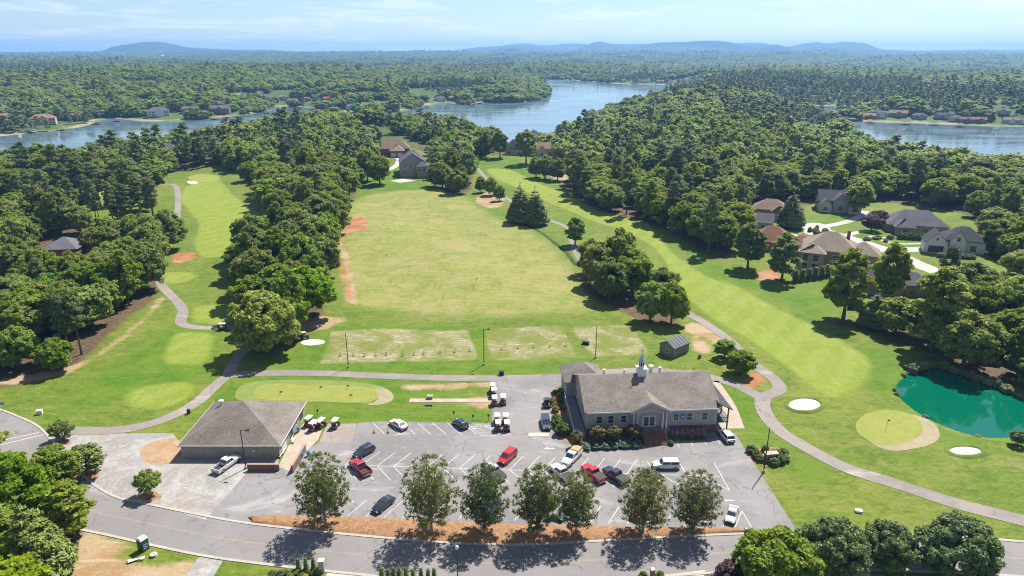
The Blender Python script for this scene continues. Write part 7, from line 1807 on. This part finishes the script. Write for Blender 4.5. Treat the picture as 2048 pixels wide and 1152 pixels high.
for x, y, hh, ww, kd, zone in rest:
    kk = kd if y < 420 else ('farpine' if kd == 'pine' else 'far')
    i, H, W = IDX[kk][rgp.randrange(len(IDX[kk]))]
    near_pts.append((x, y, 0.0, ww / W, hh / H, rgp.uniform(0, 6.28), i))
near_pts = np.array(near_pts); near_pts[:, 2] = hfun(near_pts[:, 0], near_pts[:, 1]) - 0.1
forest('woodland', 'dense mixed woodland behind the golf course fairways', near_pts)

# far country: jittered rows out to the ridges
CIRC = [(G(px, py)[:2], r) for px, py, r in YARDS]
def far_country():
    pts = []
    for (y0, y1, sp, ksc) in ((395, 1500, 11.8, 1.15), (1500, 3000, 11.5, 1.08), (3000, 6200, 20, 1.85), (6200, 9200, 27, 2.5)):
        half = 0.82
        n = int((y1 - y0) / sp)
        for r in range(n):
            y = y0 + r * sp; w = half * y + 30; m = int(2 * w / sp)
            x = -w + (np.arange(m) + 0.5 * (r % 2)) * sp
            X = x + rgn.uniform(-.36, .36, m) * sp; Y = np.full(m, y) + rgn.uniform(-.36, .36, m) * sp
            pts.append(np.c_[X, Y, np.full(m, ksc)])
    P = np.concatenate(pts); X, Y = P[:, 0], P[:, 1]
    ok = lake_sd(X, Y) < -3
    near = Y < 700
    for zone, poly in WOODS.items(): ok[near] &= sdf_poly(poly, X[near], Y[near]) < -2
    # open golf ground stays open
    OPEN = gpoly([(300, 400), (330, 340), (430, 322), (700, 262), (950, 285), (1010, 268), (1100, 282), (1110, 330), (1500, 410), (2300, 350), (2600, 900), (-400, 900), (-60, 420)], per=0)
    ok[near] &= sdf_poly(OPEN, X[near], Y[near]) < 0
    for (cx, cy), r in CIRC: ok &= (X - cx) ** 2 + (Y - cy) ** 2 > r * r
    P = P[ok]; X, Y = P[:, 0], P[:, 1]
    # pine plantations as patches; open fields as gaps
    f = np.sin(X / 140 + 2) * np.sin(Y / 190 + 1) + 0.6 * np.sin(X / 67 - Y / 91)
    pine = (f > 0.95) | ((X > 120) & (Y > 900) & (Y < 1700) & (np.sin(X / 200) * np.sin(Y / 260 + 2) > -0.25))
    gap = (np.sin(X / 97 + Y / 131) * np.sin(Y / 83 - X / 171) > 0.93) & (Y > 900)
    k = ~gap & (rgn.random(len(X)) > 0.07); P, pine = P[k], pine[k]; X, Y = P[:, 0], P[:, 1]
    Z = hfun(X, Y)
    n = len(P); u = rgn.random((n, 4))
    idx = np.where(pine, IDX['farpine'][0][0] + (u[:, 0] * 2).astype(int), IDX['far'][0][0] + (u[:, 0] * 4).astype(int))
    idx = np.where(rgn.random(n) < 0.06, IDX['farpine'][0][0], idx)
    s = P[:, 2] * (0.60 + 0.75 * u[:, 1] ** 1.4); sz = s * (0.85 + 0.3 * u[:, 2])
    sz = np.where(P[:, 2] > 1.5, sz * 0.62, sz * 0.92) * np.where(pine, 0.85, 1.0)
    A = np.c_[X, Y, Z - 0.8, s * np.where(pine, 1.25, 1.34), sz * np.where(pine, 0.85, 0.86), u[:, 3] * 6.283, idx]
    k1 = Y < 3000
    forest('far_forest', 'unbroken forest round the lake shores', A[k1]); forest('horizon_forest', 'hazy blue forest below the mountains', A[~k1])
    print('FOREST', len(near_pts), int(k1.sum()), int((~k1).sum()))
far_country()
# ------------------------------------------------------------------ air
def haze():
    m = MB(); m.box(-16000, -300, -60, 16000, 16500, 250)
    mt, nt, n, l = mat_new('haze_air')
    v = n.new('ShaderNodeVolumePrincipled'); v.inputs['Density'].default_value = HAZE_D
    v.inputs['Color'].default_value = (0.28, 0.57, 1.0, 1); v.inputs['Anisotropy'].default_value = 0.2
    o = n.new('ShaderNodeOutputMaterial'); l.new(v.outputs[0], o.inputs['Volume'])
    tag(m.build('haze', mt), 'thin blue summer haze over the distant woods', 'haze', None, 'stuff')
HAZE_D = 1.0e-4
haze()
